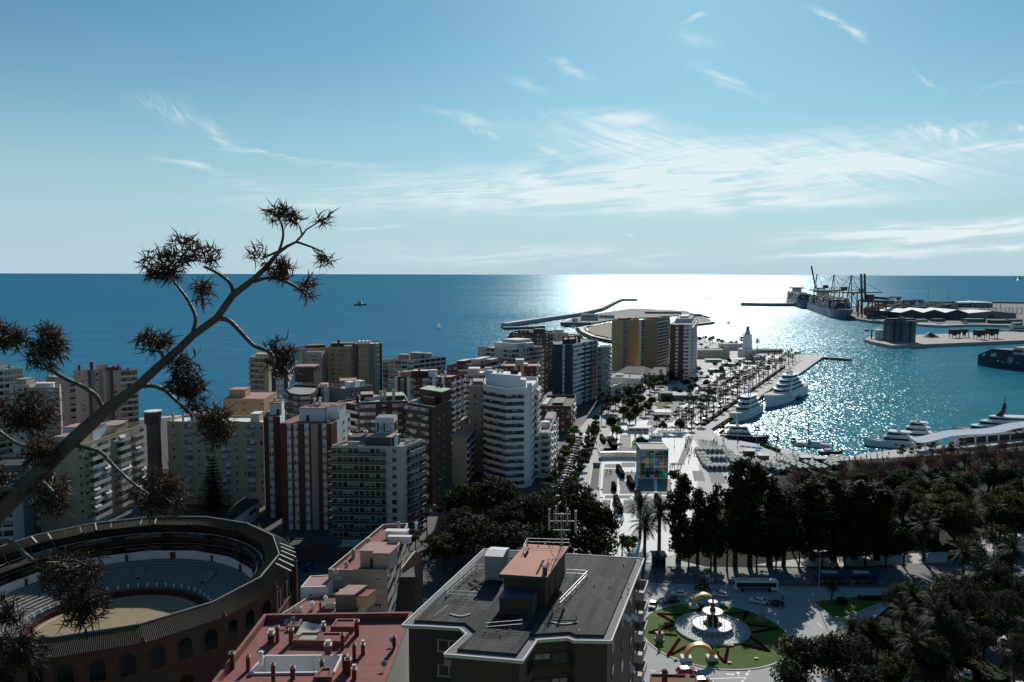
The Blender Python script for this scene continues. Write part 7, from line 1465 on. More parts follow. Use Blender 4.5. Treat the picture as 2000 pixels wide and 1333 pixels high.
for j in range(7):
    for i in range(12): n += 1; q = P(1915 + i * 8 + rs.uniform(-2, 2), 602 + j * 2.1, 2); tag(inst('parked_car', PK, (q.x, q.y, 2.05), rs.uniform(-.3, .3), (2.2, 2.2, 2.2) if False else (1, 1, 1)), 'tiny glinting white car parked on the far port apron beside the tanks', 'car', 'cars parked on the far port apron')
# silos
def silo_group(label, xs, yb, yt, dp=2):
    q0 = P(xs[0], yb, 2); rr = (xs[1] - xs[0]) / 2 * q0.y / F; h = ztop(q0, yt); t = thing('silo_block', label, 'silo', (q0.x, q0.y, 2), 0, None, world=True)
    for x in xs:
        for j in range(dp): q = P(x, yb, 2); MB(mat('silo_concrete', (.12, .165, .19), .8, .2, var=.1, vs=.06)).lathe([(rr, 2), (rr, h - .8), (rr * 1.03, h - .8), (rr * 1.03, h)], (q.x, q.y + rr + j * rr * 2, 0), 20).build('silo', t)
    return t, h
t, h = silo_group('left pair of tall grey concrete silos on the grain quay', (1741, 1754.5), 668, 627); t2, h2 = silo_group('right pair of tall grey concrete silos on the grain quay', (1771, 1784), 669, 627)
a = P(1762.5, 668, 2); m = MB(M_gre); m.box(a.x - 2.4, a.y - 1, 2, a.x + 2.4, a.y + 8, h2 + 4); m.build('lift_shaft', t2); b = P(1740, 668, 2); c = P(1786, 668, 2); m = MB(M_dgr); m.box(b.x - 3, a.y + 5, h + .1, c.x + 3, a.y + 12, h + 2.6); m.build('conveyor_bridge', t2); m = MB(M_gre); m.box(a.x + 3, a.y - 3, 2, a.x + 8, a.y - 1.2, 14); m.build('service_annex', t2)
q = P(1718, 664, 2); hh = ztop(q, 645); t = thing('silo_tank', 'cream cylindrical tank left of the concrete silos', 'tank', q, 0); r_ = 9 * q.y / F; MB(M_off).lathe([(r_, 0), (r_, hh - 2)], (0, 0, 0), 20, capt=False).build('shell', t); MB(M_white).lathe([(r_ * 1.03, hh - 2), (r_ * .6, hh - .8), (.1, hh - .4)], (0, 0, 0), 20).build('roof', t)
q = P(1702, 662, 2); t = thing('ship_loader', 'thin ship loader arm at the left tip of the grain quay', 'ship loader', q, 0); m = MB(M_rail); m.beam((0, 0, 0), (0, 0, 12), 1.4); m.beam((-8, 0, 11), (34, 2, 19), .9); m.beam((0, 0, 18), (30, 2, 18.5), .4); m.box(-9, -1.5, 10, -4, 1.5, 12.5); m.build('arm', t)
q = P(1816, 659, 2); m = MB(M_dgr); m.lathe([(12.5, 0), (11, .8), (6, 4), (2, 6.6), (.3, 7.2)], (q.x, q.y, 2.02), 18, 0); tag(m.build('coal_heap'), 'conical dark heap of bulk cargo beside the silos', 'heap')
def hopper(label, x, w, yb, yt, kind):
    q = P(x, yb, 2); h = ztop(q, yt) - 2; ww = w * q.y / F; t = thing('cargo_hopper', label, 'hopper', q, .1, 'cargo hoppers'); m = MB(M_drf)
    for sx in (-.42, .42):
        for y in (-3, 3): m.beam((sx * ww, y, 0), (sx * ww, y, h * .6), .7)
    m.build('legs', t); m = MB(M_drf)
    if kind: m.box(-ww / 2, -4, h * .42, ww / 2, 4, h)
    else: m.add([(-ww / 2, -4, h), (ww / 2, -4, h), (ww / 2, 4, h), (-ww / 2, 4, h), (-ww * .15, -1, h * .4), (ww * .15, -1, h * .4), (ww * .15, 1, h * .4), (-ww * .15, 1, h * .4)], [(4, 5, 1, 0), (5, 6, 2, 1), (6, 7, 3, 2), (7, 4, 0, 3), (0, 1, 2, 3)])
    m.add([(-ww * .2, -1.5, h * .42), (ww * .2, -1.5, h * .42), (ww * .2, 1.5, h * .42), (-ww * .2, 1.5, h * .42), (0, 0, h * .15)], [(0, 1, 4), (1, 2, 4), (2, 3, 4), (3, 0, 4)]); m.build('bin', t)
hopper('leftmost square cargo hopper on the grain quay', 1864, 18, 660, 644, 1); hopper('funnel shaped cargo hopper second on the grain quay', 1883, 14, 659, 643, 0); hopper('third square cargo hopper on the grain quay', 1912, 18, 663, 645, 1); hopper('rightmost tall cargo hopper on the grain quay', 1937, 20, 661, 642, 1)
# navy ship at the right edge
a, b = P(1909, 713, ZW), P(2090, 734, ZW); dd = (b - a).normalized(); nn = Vector((-dd.y, dd.x, 0)); L_ = (b - a).length; t = thing('cargo_ship', 'navy blue ship with white round emblem cut by the right edge', 'ship', a, 0, None, world=True)
PS = lambda u, z, w=0.: a + dd * u + nn * w + Vector((0, 0, z))
hs = ztop(a, 693) - ZW; hm_ = ztop(PS(20, 0), 682) - ZW; prof = [(0, -.5), (0, hs), (14, hm_ - .6), (22, hm_), (36, hm_), (L_, hm_ * .9), (L_, -.5)]
m = MB(M_navy, M_gre); Bm = 22.0; vs = [PS(u, z)[:] for u, z in prof] + [PS(u + (1.5 if u == 0 else 0), z, Bm)[:] for u, z in prof]; n = len(prof); m.add(vs, [tuple(range(n)), tuple(range(n, 2 * n))[::-1]] + [(i, n + i, n + (i + 1) % n, (i + 1) % n) for i in range(n)]); m.build('hull', t)
def onside(name, mt, quads, d=-.12):
    m = MB(mt)
    for q in quads: m.add([PS(u, z, d)[:] for u, z in q], [tuple(range(len(q)))])
    m.build(name, t)
def circ(u0_, z0_, r_, n=20): return [(u0_ + r_ * math.cos(i * 6.283 / n), z0_ + r_ * math.sin(i * 6.283 / n)) for i in range(n)]
k = a.y / F; U = lambda px_: (px_ - 1909) * k * 1.02; ZZ = lambda px_, py_: ztop(PS(U(px_), 0), py_) - ZW
onside('hull_opening', M_off, [[(U(1918), ZZ(1918, 695)), (U(1925), ZZ(1925, 694.5)), (U(1924), ZZ(1924, 690)), (U(1919), ZZ(1919, 692))], [(U(1935), ZZ(1935, 697)), (U(1946), ZZ(1946, 696)), (U(1946), ZZ(1946, 690)), (U(1936), ZZ(1936, 690))]])
em = [];
for j, zz in enumerate((-1.5, -.3, .9)):
    for i in range(6): x = -1.8 + i * .6; w1 = .35 * math.sin(i * .9); w2 = .35 * math.sin((i + 1) * .9); em.append([(U(1974) + x, ZZ(1974, 705) + zz + w1), (U(1974) + x + .6, ZZ(1974, 705) + zz + w2), (U(1974) + x + .6, ZZ(1974, 705) + zz + w2 + .55), (U(1974) + x, ZZ(1974, 705) + zz + w1 + .55)])
m = MB(M_hullw); cu, cz = U(1974), ZZ(1974, 705); o_, i_ = circ(cu, cz, 3.1, 24), circ(cu, cz, 2.75, 24)
for i in range(18): j = i + 1; m.add([PS(u, z, -.12)[:] for u, z in (o_[i], o_[j], i_[j], i_[i])], [(0, 1, 2, 3)])
for q in em: m.add([PS(u, z, -.13)[:] for u, z in q], [(0, 1, 2, 3)])
m.build('emblem', t); onside('emblem_dot', M_hullw, [circ(U(1950), ZZ(1950, 705), .9, 12)])
onside('side_marking', M_lou, [[(U(1955), ZZ(1955, 707) - .3), (U(1964), ZZ(1964, 708) - .3), (U(1964), ZZ(1964, 708) + .4), (U(1955), ZZ(1955, 707) + .4)], [(U(1984), ZZ(1984, 709) - .3), (U(1994), ZZ(1994, 710) - .3), (U(1994), ZZ(1994, 710) + .4), (U(1984), ZZ(1984, 709) + .4)]])
onside('side_door', M_bro, [[(U(1955), ZZ(1955, 700)), (U(1965), ZZ(1965, 701)), (U(1965), ZZ(1965, 693)), (U(1956), ZZ(1956, 692))]])
m = MB(M_off, M_yg); u0_, u1_ = U(1979), U(1979) + 60; z0_ = hm_ - 3.5; q = [PS(u0_, 0, -.4), PS(u1_, 0, -.4), PS(u1_, 0, Bm - 1), PS(u0_, 0, Bm - 1)]; m.prism([p[:2] for p in q], ZW + z0_, ZW + hm_ + 3.4); m.build('superstructure', t)
m = MB(CARP['red']); p = PS(U(1989), z0_ + 3, -2.2); m.M = Matrix.Translation(p) @ Matrix.Rotation(math.atan2(dd.y, dd.x), 4, 'Z'); m.lathe([(.1, -3), (.9, -2), (1.2, 0), (.9, 2), (.1, 3)], (0, 0, 0), 8) if False else hull_mesh(m, 8, 2.6, 1.6, .6, .3, .6); m.build('lifeboat', t)
m = MB(M_metal)
for u, v in ((8, 14), (28, 50)): m.beam(PS(u, hm_ + 2.2, 4), PS(v, hm_ + 3, 4), .4); m.beam(PS(u, hm_ - 1, 4), PS(u, hm_ + 2.4, 4), .4); m.beam(PS(v, hm_, 4), PS(v, hm_ + 3.2, 4), .4)
m.tube([PS(52, hm_ + 3, 8), PS(52, hm_ + 12, 8)], .3, 6); m.build('deck_gear', t)
# white wave canopy along the quay
CPX = [(1777, 858.5), (1800, 855.5), (1822, 850), (1845, 845), (1875, 842.5), (1905, 841.5), (1935, 838.5), (1965, 831), (2000, 826.5), (2060, 822), (2150, 815)]
ZC = [4.6, 4.8, 5.4, 6.2, 6.4, 6.3, 6.3, 7.2, 7.4, 7.4, 7.8]; cp = [P(x, y, z) for (x, y), z in zip(CPX, ZC)]; cp = bez(cp, 4); t = thing('wave_canopy', 'long white wavy sunshade canopy on slim columns along the quay', 'canopy', (cp[0].x, cp[0].y, 0), 0, None, world=True); m = MB(M_hullw); vs = []
for p in cp: vs += [(p.x, p.y, p.z - .2), (p.x, p.y, p.z + .9), (p.x + .5, p.y - 7.5, p.z - .3), (p.x + .5, p.y - 7.5, p.z - .55)]
m.add(vs, [(i * 4 + a_, i * 4 + (a_ + 1) % 4, i * 4 + 4 + (a_ + 1) % 4, i * 4 + 4 + a_) for i in range(len(cp) - 1) for a_ in range(4)]); m.add(vs[:4], [(0, 1, 2, 3)]); m.build('roof', t)
m = MB(M_off)
for p in cp[::2]: m.beam((p.x + .3, p.y - 7.4, p.z - .65), (p.x, p.y, p.z - .35), .3, .35)
m.build('ribs', t)
for i in range(1, len(cp), 3): p = cp[i]; m = MB(M_white); m.tube([(p.x + .2, p.y - 3.5, 0), (p.x + .2, p.y - 3.5, p.z - .3)], .4, 8); m.build('column', t)
a, b = P(1868, 868), P(2060, 852); t = thing('quay_pavilion', 'dark glazed pavilion in the shade under the wave canopy', 'pavilion', (a.x, a.y, 0), 0, None, world=True); m = MB(M_drf); m.prism([a[:2], b[:2], (b.x, b.y + 5), (a.x, a.y + 5)], 0, 3.2); m.build('wall', t); m = MB(M_white); m.cbox((a.x - .8, a.y, 0), (1.6, 4, 4.6)); m.build('end_wall', t)
# ================================================================ bullring
BX, BY = -98.0, 188.0
M_brk = mat('bullring_brick', (.155, .080, .062), .85, .2, var=.16, vs=.4); M_btile = mat('mossy_tile', (.105, .085, .055), .85, .2, var=.5, vs=1.1, bump=.8, bs=3)
M_seat = mat('stone_tier', (.21, .215, .21), .85, .2, var=.14, vs=.5); M_asand = mat('arena_sand', (.31, .245, .155), .9, .1, var=.1, vs=.4); M_barr = mat('barrier_red', (.07, .016, .014), .7, .3, var=.1)
M_wood = mat('dark_timber', (.035, .027, .022), .8, .2, var=.2, vs=1)
r = thing('bullring', 'round brick bullring with tiled roof, white inner wall and sand arena', 'bullring', (BX, BY, 0), 0); NS = 16; A0 = math.pi / NS
def ring(prof, mt, name, n=NS, sm=False, mats=None, parent=None):
    m = MB(mt); m.lathe(prof, (0, 0, 0), n, 0, sm=sm, capt=False, a0=A0); return m.build(name, parent or r)
ring([(42.6, 0), (42.6, 6.0), (42.8, 6.05), (42.8, 6.4), (42.6, 6.45), (42.6, 13.0), (43.0, 13.1), (43.0, 13.5)], M_brk, 'outer_wall')
m = MB(M_btile)
# tiled roof: real rows of barrel tiles as ridges running down the slope
for sidx in range(NS):
    a, b = A0 + 2 * math.pi * sidx / NS, A0 + 2 * math.pi * (sidx + 1) / NS
    for (r0, z0), (r1, z1) in (((39.2, 16.0), (43.5, 13.7)), ((36.0, 14.6), (39.2, 16.0))):
        n_ = 44
        for k in range(n_):
            u, v, w = k / n_, (k + .5) / n_, (k + 1) / n_
            def pt(t, rr, z):
                pa, pb = Vector((rr * math.cos(a), rr * math.sin(a), z)), Vector((rr * math.cos(b), rr * math.sin(b), z)); return pa.lerp(pb, t)
            m.add([pt(u, r0, z0)[:], pt(v, r0, z0 + .17)[:], pt(w, r0, z0)[:], pt(u, r1, z1)[:], pt(v, r1, z1 + .17)[:], pt(w, r1, z1)[:]], [(0, 3, 4, 1), (1, 4, 5, 2)] if r0 > r1 or True else [])
rf = m.build('roof', r)
ring([(39.35, 15.95), (39.3, 16.3), (39.1, 16.3), (39.05, 15.95)], M_conc, 'ridge', parent=rf)
def radial(a, r0, z0, r1, z1, w, mt, name, parent):
    d = Vector((math.cos(a), math.sin(a), 0)); m = MB(mt); m.beam(d * r0 + Vector((0, 0, z0)), d * r1 + Vector((0, 0, z1)), w, .16); return m.build(name, parent)
for i in range(9): radial(rad(100 + i * 6), 36.2, 14.95, 38.9, 16.15, .35, M_white, 'painted_strip', rf)
for i in range(6): radial(rad(2 + i * 4.4), 39.5, 16.1, 43.2, 14.1, .3, M_white, 'painted_strip', rf)
for i in range(NS):
    a = A0 + 2 * math.pi * i / NS; d = Vector((math.cos(a), math.sin(a), 0)); m = MB(M_brk, M_off); m.beam(d * 42.75 + Vector((0, 0, 0)), d * 42.75 + Vector((0, 0, 13.6)), 1.5, .7); m.lathe([(.5, 13.6), (.7, 13.9), (.3, 14.3), (.35, 14.7), (.02, 15.1)], d * 43.1, 8, 0); m.build('corner_pilaster', r)
def arch_mesh(w, h, frame, pane, rim=.28):
    m = MB(frame, pane); n_ = 10; o = [(-w / 2 - rim, 0)] + [(-(w / 2 + rim) * math.cos(math.pi * k / n_), h - w / 2 + (w / 2 + rim) * math.sin(math.pi * k / n_)) for k in range(n_ + 1)] + [(w / 2 + rim, 0)]
    i_ = [(-w / 2, 0)] + [(-(w / 2) * math.cos(math.pi * k / n_), h - w / 2 + (w / 2) * math.sin(math.pi * k / n_)) for k in range(n_ + 1)] + [(w / 2, 0)]; q = len(o)
    for k in range(q - 1): m.quad((o[k][0], -.16, o[k][1]), (i_[k][0], -.16, i_[k][1]), (i_[k + 1][0], -.16, i_[k + 1][1]), (o[k + 1][0], -.16, o[k + 1][1])); m.quad((o[k][0], 0, o[k][1]), (o[k][0], -.16, o[k][1]), (o[k + 1][0], -.16, o[k + 1][1]), (o[k + 1][0], 0, o[k + 1][1])); m.quad((i_[k][0], -.16, i_[k][1]), (i_[k][0], -.02, i_[k][1]), (i_[k + 1][0], -.02, i_[k + 1][1]), (i_[k + 1][0], -.16, i_[k + 1][1]))
    m.add([(x, -.03, z) for x, z in i_], [list(range(q))], 1); m.box(-w / 2, -.12, -.2, w / 2, 0, 0, 0)
    m.box(-w / 2, -.09, 0, w / 2, -.035, h * .42, 2) if len(m.mats) > 2 else None
    return m.mesh('arch_window')
AM = arch_mesh(2.9, 4.6, M_brk, G_dark); AB = arch_mesh(2.6, 3.2, M_brk, M_wood)
for i in range(NS):
    a, b = A0 + 2 * math.pi * i / NS, A0 + 2 * math.pi * (i + 1) / NS; pa, pb = Vector((42.62 * math.cos(a), 42.62 * math.sin(a), 0)), Vector((42.62 * math.cos(b), 42.62 * math.sin(b), 0)); t = (pb - pa).normalized(); rz = math.atan2(t.y, t.x)
    for k in range(3):
        p = pa.lerp(pb, (k + .5) / 3); inst('arch_window', AM, p + Vector((0, 0, 7.2)), rz, (1, 1, 1), r)
        if k == 1: inst('gate', AB, p + Vector((0, 0, .3)), rz, (1.1, 1, 1.1), r)
ring([(20.4, .05), (20.0, .05)], M_asand, 'arena_edge') if False else None
MB(M_asand).lathe([(21.3, .04), (.1, .05)], (0, 0, 0), 48, capt=False).build('arena', r)
m = MB(M_white); m.lathe([(19.2, .07), (19.0, .07)], (0, 0, 0), 64, capt=False); m.build('chalk_ring', r)
ring([(20.3, 0), (20.3, 1.45), (20.55, 1.45), (20.55, 0)], M_barr, 'barrier', 48)
for i in range(44):
    a = i * 6.283 / 44; d = Vector((math.cos(a), math.sin(a), 0)); m = None
tb = MB(M_white)
for i in range(56): a = i * 6.283 / 56; d = Vector((math.cos(a), math.sin(a), 0)); tb.beam(d * 22.3 + Vector((0, 0, 1.5)), d * 22.3 + Vector((0, 0, 2.6)), .35, .25)
tb.build('barrier_posts', r)
prof = [(22.2, 0), (22.2, 1.7)]
for k in range(9): prof += [(22.9 + k * 1.1, 1.75 + k * .42), (22.9 + k * 1.1, 2.15 + k * .42)]
prof += [(33, prof[-1][1])]
zt = prof[-1][1]; ring(prof, M_seat, 'seating_tier', 48)
for i in range(8):
    a = i * 6.283 / 8 + .25; d = Vector((math.cos(a), math.sin(a), 0)); m = MB(M_seat, M_fdark); m.beam(d * 25 + Vector((0, 0, 2.2)), d * 29 + Vector((0, 0, 4.4)), 2.4, 1.2); m.beam(d * 24.95 + Vector((0, 0, 2.4)), d * 25.6 + Vector((0, 0, 2.6)), 1.4, 1.3, 1); m.build('stair_mouth', r)
ring([(32.9, zt), (32.9, zt + 2.5), (33.3, zt + 2.5)], M_wht, 'inner_wall', 48)
for i in range(16):
    a = i * 6.283 / 16; d = Vector((math.cos(a), math.sin(a), 0)); t = Vector((-d.y, d.x, 0)); m = MB(M_fdark); p = d * 32.86; m.beam(p + Vector((0, 0, zt)), p + Vector((0, 0, zt + 2.0)), 1.6, .1); m.build('doorway', r)
g0 = zt + 2.5
ring([(33.2, g0), (36.4, g0 + 1.2), (36.4, g0 + 3.0)], M_wood, 'lower_gallery'); ring([(33.3, g0 + 3.0), (33.3, g0 + 3.35), (37, g0 + 3.35)], M_wood, 'gallery_floor'); ring([(33.6, g0 + 3.4), (37.4, g0 + 4.6), (37.4, 14.5)], M_wood, 'upper_gallery')
rl = MB(M_metal); bl = MB(M_off)
for k in range(64):
    a = k * 6.283 / 64; a2 = (k + 1) * 6.283 / 64; d = Vector((math.cos(a), math.sin(a), 0)); d2 = Vector((math.cos(a2), math.sin(a2), 0))
    for zz in (g0, g0 + 3.4) if k % 4 else ():
        cl = MB(M_wood); cl.beam(d * 33.5 + Vector((0, 0, zz)), d * (33.5 if zz == g0 else 35.8) + Vector((0, 0, zz + 3.1 + (.6 if zz != g0 else 0))), .2); cl.build('gallery_column', r)
        for h_ in (.5, .95): rl.beam(d * 33.5 + Vector((0, 0, zz + h_)), d2 * 33.5 + Vector((0, 0, zz + h_)), .05)
    for zz in (g0 + .5, g0 + .95, g0 + 3.9, g0 + 4.35): bl.beam(d * (34.6 + (zz % 1)) + Vector((0, 0, zz + .2)), d2 * (34.6 + (zz % 1)) + Vector((0, 0, zz + .2)), .25, .08)
rl.build('gallery_rails', r); bl.build('gallery_benches', r)
# ================================================================ roofs in front
def Q(pts, z): return [P(x, y, z)[:2] for x, y in pts]
def zoomp(ox, oy, k): return lambda x, y: (ox + x / k, oy + y / k)
M_felt = bpy.data.materials.new('roof_felt'); M_felt.use_nodes = True; t_ = M_felt.node_tree; b_ = t_.nodes['Principled BSDF']; b_.inputs['Roughness'].default_value = .85; b_.inputs['Specular IOR Level'].default_value = .2
g_ = N(t_, 'ShaderNodeNewGeometry'); mp_ = N(t_, 'ShaderNodeMapping'); mp_.inputs['Rotation'].default_value = (0, 0, rad(17)); t_.links.new(g_.outputs['Position'], mp_.inputs[0])
bk = N(t_, 'ShaderNodeTexBrick', offset=.37, i_Scale=1.0); bk.inputs['Brick Width'].default_value = .95; bk.inputs['Row Height'].default_value = 7.5; bk.inputs['Mortar Size'].default_value = .014; bk.inputs['Color1'].default_value = (.022, .023, .025, 1); bk.inputs['Color2'].default_value = (.062, .064, .068, 1); bk.inputs['Mortar'].default_value = (.12, .12, .12, 1); t_.links.new(mp_.outputs[0], bk.inputs[0])
n_ = N(t_, 'ShaderNodeTexNoise', i_Scale=1.3, i_Detail=6, i_Roughness=.7); t_.links.new(g_.outputs['Position'], n_.inputs[0]); mx_ = N(t_, 'ShaderNodeMix', data_type='RGBA', blend_type='MULTIPLY'); mx_.inputs[0].default_value = 1; t_.links.new(bk.outputs[0], mx_.inputs[6]); t_.links.new(math_n(t_, 'MULTIPLY_ADD', n_.outputs[0], 1.9, .08), mx_.inputs[7]); t_.links.new(mx_.outputs[2], b_.inputs['Base Color'])
ZR = 46.0; out = [(785, 1226), (848, 1229), (898, 1232), (911, 1243), (867, 1283), (1021, 1296), (1049, 1255), (1108, 1251), (1120, 1256), (1194, 1257), (1258, 1095), (946, 1076)]
op = [Vector(v) for v in Q(out, ZR - .55)]
def inset(poly, d):
    res = []; n = len(poly)
    for i, p in enumerate(poly):
        a, b = poly[i - 1], poly[(i + 1) % n]; ta, tb = (p - a).normalized(), (b - p).normalized(); na, nb = Vector((-ta.y, ta.x)), Vector((-tb.y, tb.x)); k = na + nb; den = max(.45, 1 + na.dot(nb)); res.append(p + k * (d / den))
    return res
M_taupe = mat('taupe_render', (.105, .09, .078), .85, .2, var=.12, vs=.3)
cxy = sum(op, Vector((0, 0))) / len(op)
r = thing('apartment_block', 'big taupe block with black felt roof, red roofed machine room and antenna mast', 'apartment block', (cxy.x, cxy.y, 0), 0, None, world=True)
wl = inset(op, .55); dk = inset(op, 1.0)
MB(M_taupe).prism([v[:] for v in wl], 0, ZR - .62, 0, -1).build('wall', r)
m = MB(M_felt, M_white, M_gre); m.prism([v[:] for v in op], ZR - .62, ZR - .3, 1, 2, True); e = m.build('eaves', r)
m = MB(M_white)
for i in range(12): a, b = op[i], op[(i + 1) % 12]; m.beam((a.x, a.y, ZR - .28), (b.x, b.y, ZR - .28), .14, .16)
m.build('eaves_trim', r)
m = MB(M_drf, M_felt); m.prism([v[:] for v in dk], ZR - .3, ZR, 0, 1); rf = m.build('roof', r)
Z = zoomp(780, 960, 3.573); PZ = lambda x, y, z=ZR: P(*Z(x, y), z)
# machine room
b0, b1, b2 = P(1065, 1184, ZR), P(1103, 1126, ZR), P(984, 1178, ZR); hz = ztop(b0, 1131) - ZR; b3 = b1 + (b2 - b0); q = [b2, b0, b1, b3]
m = MB(M_taupe); m.prism([p[:2] for p in q], ZR, ZR + hz, 0, -1); ph = m.build('machine_room', r)
M_salm = mat('salmon_membrane', (.46, .20, .145), .75, .25, var=.12, vs=.6)
c = sum(q, Vector()) / 4; e_ = [c + (p - c) * 1.14 for p in q]; m = MB(M_taupe, M_salm); m.prism([p[:2] for p in e_], ZR + hz, ZR + hz + .5, 0, 1, True); m.build('machine_room_roof', ph)
t = (q[2] - q[1]).normalized(); nn = Vector((t.y, -t.x, 0)); L_ = (q[2] - q[1]).length
for u, w in ((.22, .9), (.55, 1.6)):
    p = q[1] + t * L_ * u + nn * .03; MB(M_fdark).prism([(p - t * w / 2)[:2], (p + nn * .05 - t * w / 2)[:2], (p + nn * .05 + t * w / 2)[:2], (p + t * w / 2)[:2]], ZR + .05, ZR + 2.4).build('door', ph)
zt = ZR + hz + .5; p = P(*Z(1015, 580), zt); m = MB(M_taupe); m.cbox((p.x, p.y, zt), (.5, .5, .9), 0, .2); m.cbox((p.x, p.y, zt + .9), (.65, .65, .12), 0, .2); m.build('chimney', ph)
a, b, c2 = P(975, 1201, ZR), P(1040, 1202, ZR), P(1050, 1183, ZR); q2 = [a, b, c2, a + c2 - b]; h2 = 2.0; m = MB(M_taupe); m.prism([p[:2] for p in q2], ZR, ZR + h2, 0); m.build('lower_room', r); M_tarp = mat('blue_tarpaulin', (.045, .075, .11), .5, .4, var=.25, vs=1.5, bump=.5, bs=3); c = sum(q2, Vector()) / 4; MB(M_tarp).prism([(c + (p - c) * 1.05)[:2] for p in q2], ZR + h2, ZR + h2 + .14).build('tarpaulin', r)
# white equipment cabinet
a, b, c2 = P(947, 1137, ZR), P(982, 1139, ZR), P(994, 1120, ZR); q2 = [a, b, c2, a + c2 - b]; hc = ztop(a, 1086) - ZR; m = MB(M_frame, M_fdark); m.prism([p[:2] for p in q2], ZR + .35, ZR + hc, 0)
for p in q2: m.cbox((p.x, p.y, ZR), (.2, .2, .35), 1)
cb = m.build('equipment_cabinet', r); c = sum(q2, Vector()) / 4; m = MB(M_frame); z_ = ZR + hc; pr_ = [(c + (p - c) * 1.05) for p in q2]; ra, rb_ = (pr_[0] + pr_[3]) / 2, (pr_[1] + pr_[2]) / 2; m.add([(p.x, p.y, z_) for p in pr_] + [(ra.x, ra.y, z_ + .35), (rb_.x, rb_.y, z_ + .35)], [(0, 1, 5, 4), (2, 3, 4, 5), (1, 2, 5), (3, 0, 4)]); m.build('cabinet_roof', cb)
# railings
def railing(pts, h=1.05, n=6, z=ZR):
    m = MB(M_metal, M_gre)
    for a, b in zip(pts, pts[1:]):
        A, B = P(*a, z), P(*b, z)
        for hh in (h, h * .55): m.beam(A + Vector((0, 0, hh)), B + Vector((0, 0, hh)), .045)
        for i in range(n + 1): p = A.lerp(B, i / n); m.beam(p, p + Vector((0, 0, h)), .045); m.cbox((p.x, p.y, z), (.26, .26, .08), 1)
        A2 = A + (B - A).cross(Vector((0, 0, 1))).normalized() * .5
    m.build('railing', r)
railing([(929, 1116), (871, 1168)], n=7); railing([(871, 1168), (931, 1172)], n=3); railing([(931, 1118), (946, 1118)], n=1); railing([(948, 1234), (1020, 1228)], n=3); railing([(1093, 1187), (1147, 1130)], n=5); railing([(1106, 1127), (1146, 1129)], n=2)
railing([(1030, 1066), (1095, 1068)], n=3, z=zt); railing([(1030, 1066), (1022, 1082)], n=1, z=zt); railing([(1095, 1068), (1112, 1068)], n=1, z=zt)
# aerial mast on the machine room
mb = P(1097, 1072, zt); hm = ztop(mb, 985); mast = thing('antenna_mast', 'steel lattice antenna mast with tall white panel aerials on the machine room', 'antenna mast', (mb.x, mb.y, zt), 0); m = MB(M_metal); hh = hm - zt
for dx_, dy_ in ((-.22, -.2), (.22, -.2), (0, .25)): m.tube([(dx_, dy_, 0), (dx_, dy_, hh * .8)], .035, 5)
for i in range(11):
    z = i * hh * .8 / 11; m.beam((-.22, -.2, z), (.22, -.2, z + .45), .025); m.beam((.22, -.2, z), (0, .25, z + .45), .025); m.beam((0, .25, z), (-.22, -.2, z + .45), .025)
for x in (-1.1, -.55, .55, 1.1): m.tube([(x, 0, hh * .35), (x, 0, hh * (1.0 if abs(x) < 1 else .85))], .04, 5)
for z, w in ((.42, 1.2), (.62, 1.9), (.78, 1.15)): m.beam((-w, 0, hh * z), (w, 0, hh * z), .05)
for sx in (-1, 1): m.beam((sx * 1.6, -1.0, 0), (0, 0, hh * .45), .05)
m.build('lattice', mast)
for x, y_, z0_, z1_, w in ((-1.75, -.1, .42, .90, .26), (1.9, -.1, .36, .86, .32), (-.8, .3, .55, .95, .2), (.8, .2, .5, .9, .2)): m = MB(M_frame); m.box(x - w / 2, y_ - .09, hh * z0_, x + w / 2, y_ + .09, hh * z1_); m.box(x - .04, y_ + .09, hh * z0_ + .3, x + .04, y_ + .25, hh * z1_ - .3); m.build('panel_aerial', mast)
m = MB(M_drf); pts = [PZ(770, 470, ZR + 2.4), PZ(830, 470, ZR + 2.9), PZ(880, 440, zt + .3), PZ(900, 400, zt + .3)]; m.tube(pts, .09, 6); m.tube([p + Vector((.15, .1, .06)) for p in pts], .07, 6); m.build('cable_bundle', r)
for x, y in ((1360, 665), (1468, 672), (1565, 520), (1600, 655), (1597, 688), (1553, 710), (1612, 770), (1240, 890), (705, 1015), (1685, 488)):
    p = PZ(x, y); m = MB(M_metal); m.tube([(p.x, p.y, ZR), (p.x, p.y, ZR + .28)], .07, 6); m.lathe([(.14, .26), (.02, .38)], (p.x, p.y, ZR), 8); m.build('roof_vent', r)
m = MB(M_drf)
for a, b in (((480, 640), (570, 690)), ((520, 620), (640, 680)), ((500, 690), (600, 630)), ((560, 640), (660, 690)), ((1050, 910), (1240, 915))): A, B = PZ(*a), PZ(*b); m.beam(A + Vector((0, 0, .12)), B + Vector((0, 0, .3)), .14)
m.build('loose_timber', r)
m = MB(M_off)
for cx_, cy_, w in ((425, 860, 70), (1150, 915, 95)):
    for i in range(10): t0_, t1_ = i / 10, (i + 1) / 10; A = PZ(cx_ - w + 2 * w * t0_, cy_ + 16 * math.sin(3.14 * t0_)); B = PZ(cx_ - w + 2 * w * t1_, cy_ + 16 * math.sin(3.14 * t1_)); m.beam(A + Vector((0, 0, .08)), B + Vector((0, 0, .08)), .18, .12)
m.build('pale_sheet_edge', r)
for (a, b) in (((240, 880), (340, 820)), ((1255, 975), (1255, 1000))): m = MB(M_metal); m.beam(PZ(*a) + Vector((0, 0, .2)), PZ(*b) + Vector((0, 0, .5)), .06); m.build('pipe', r)
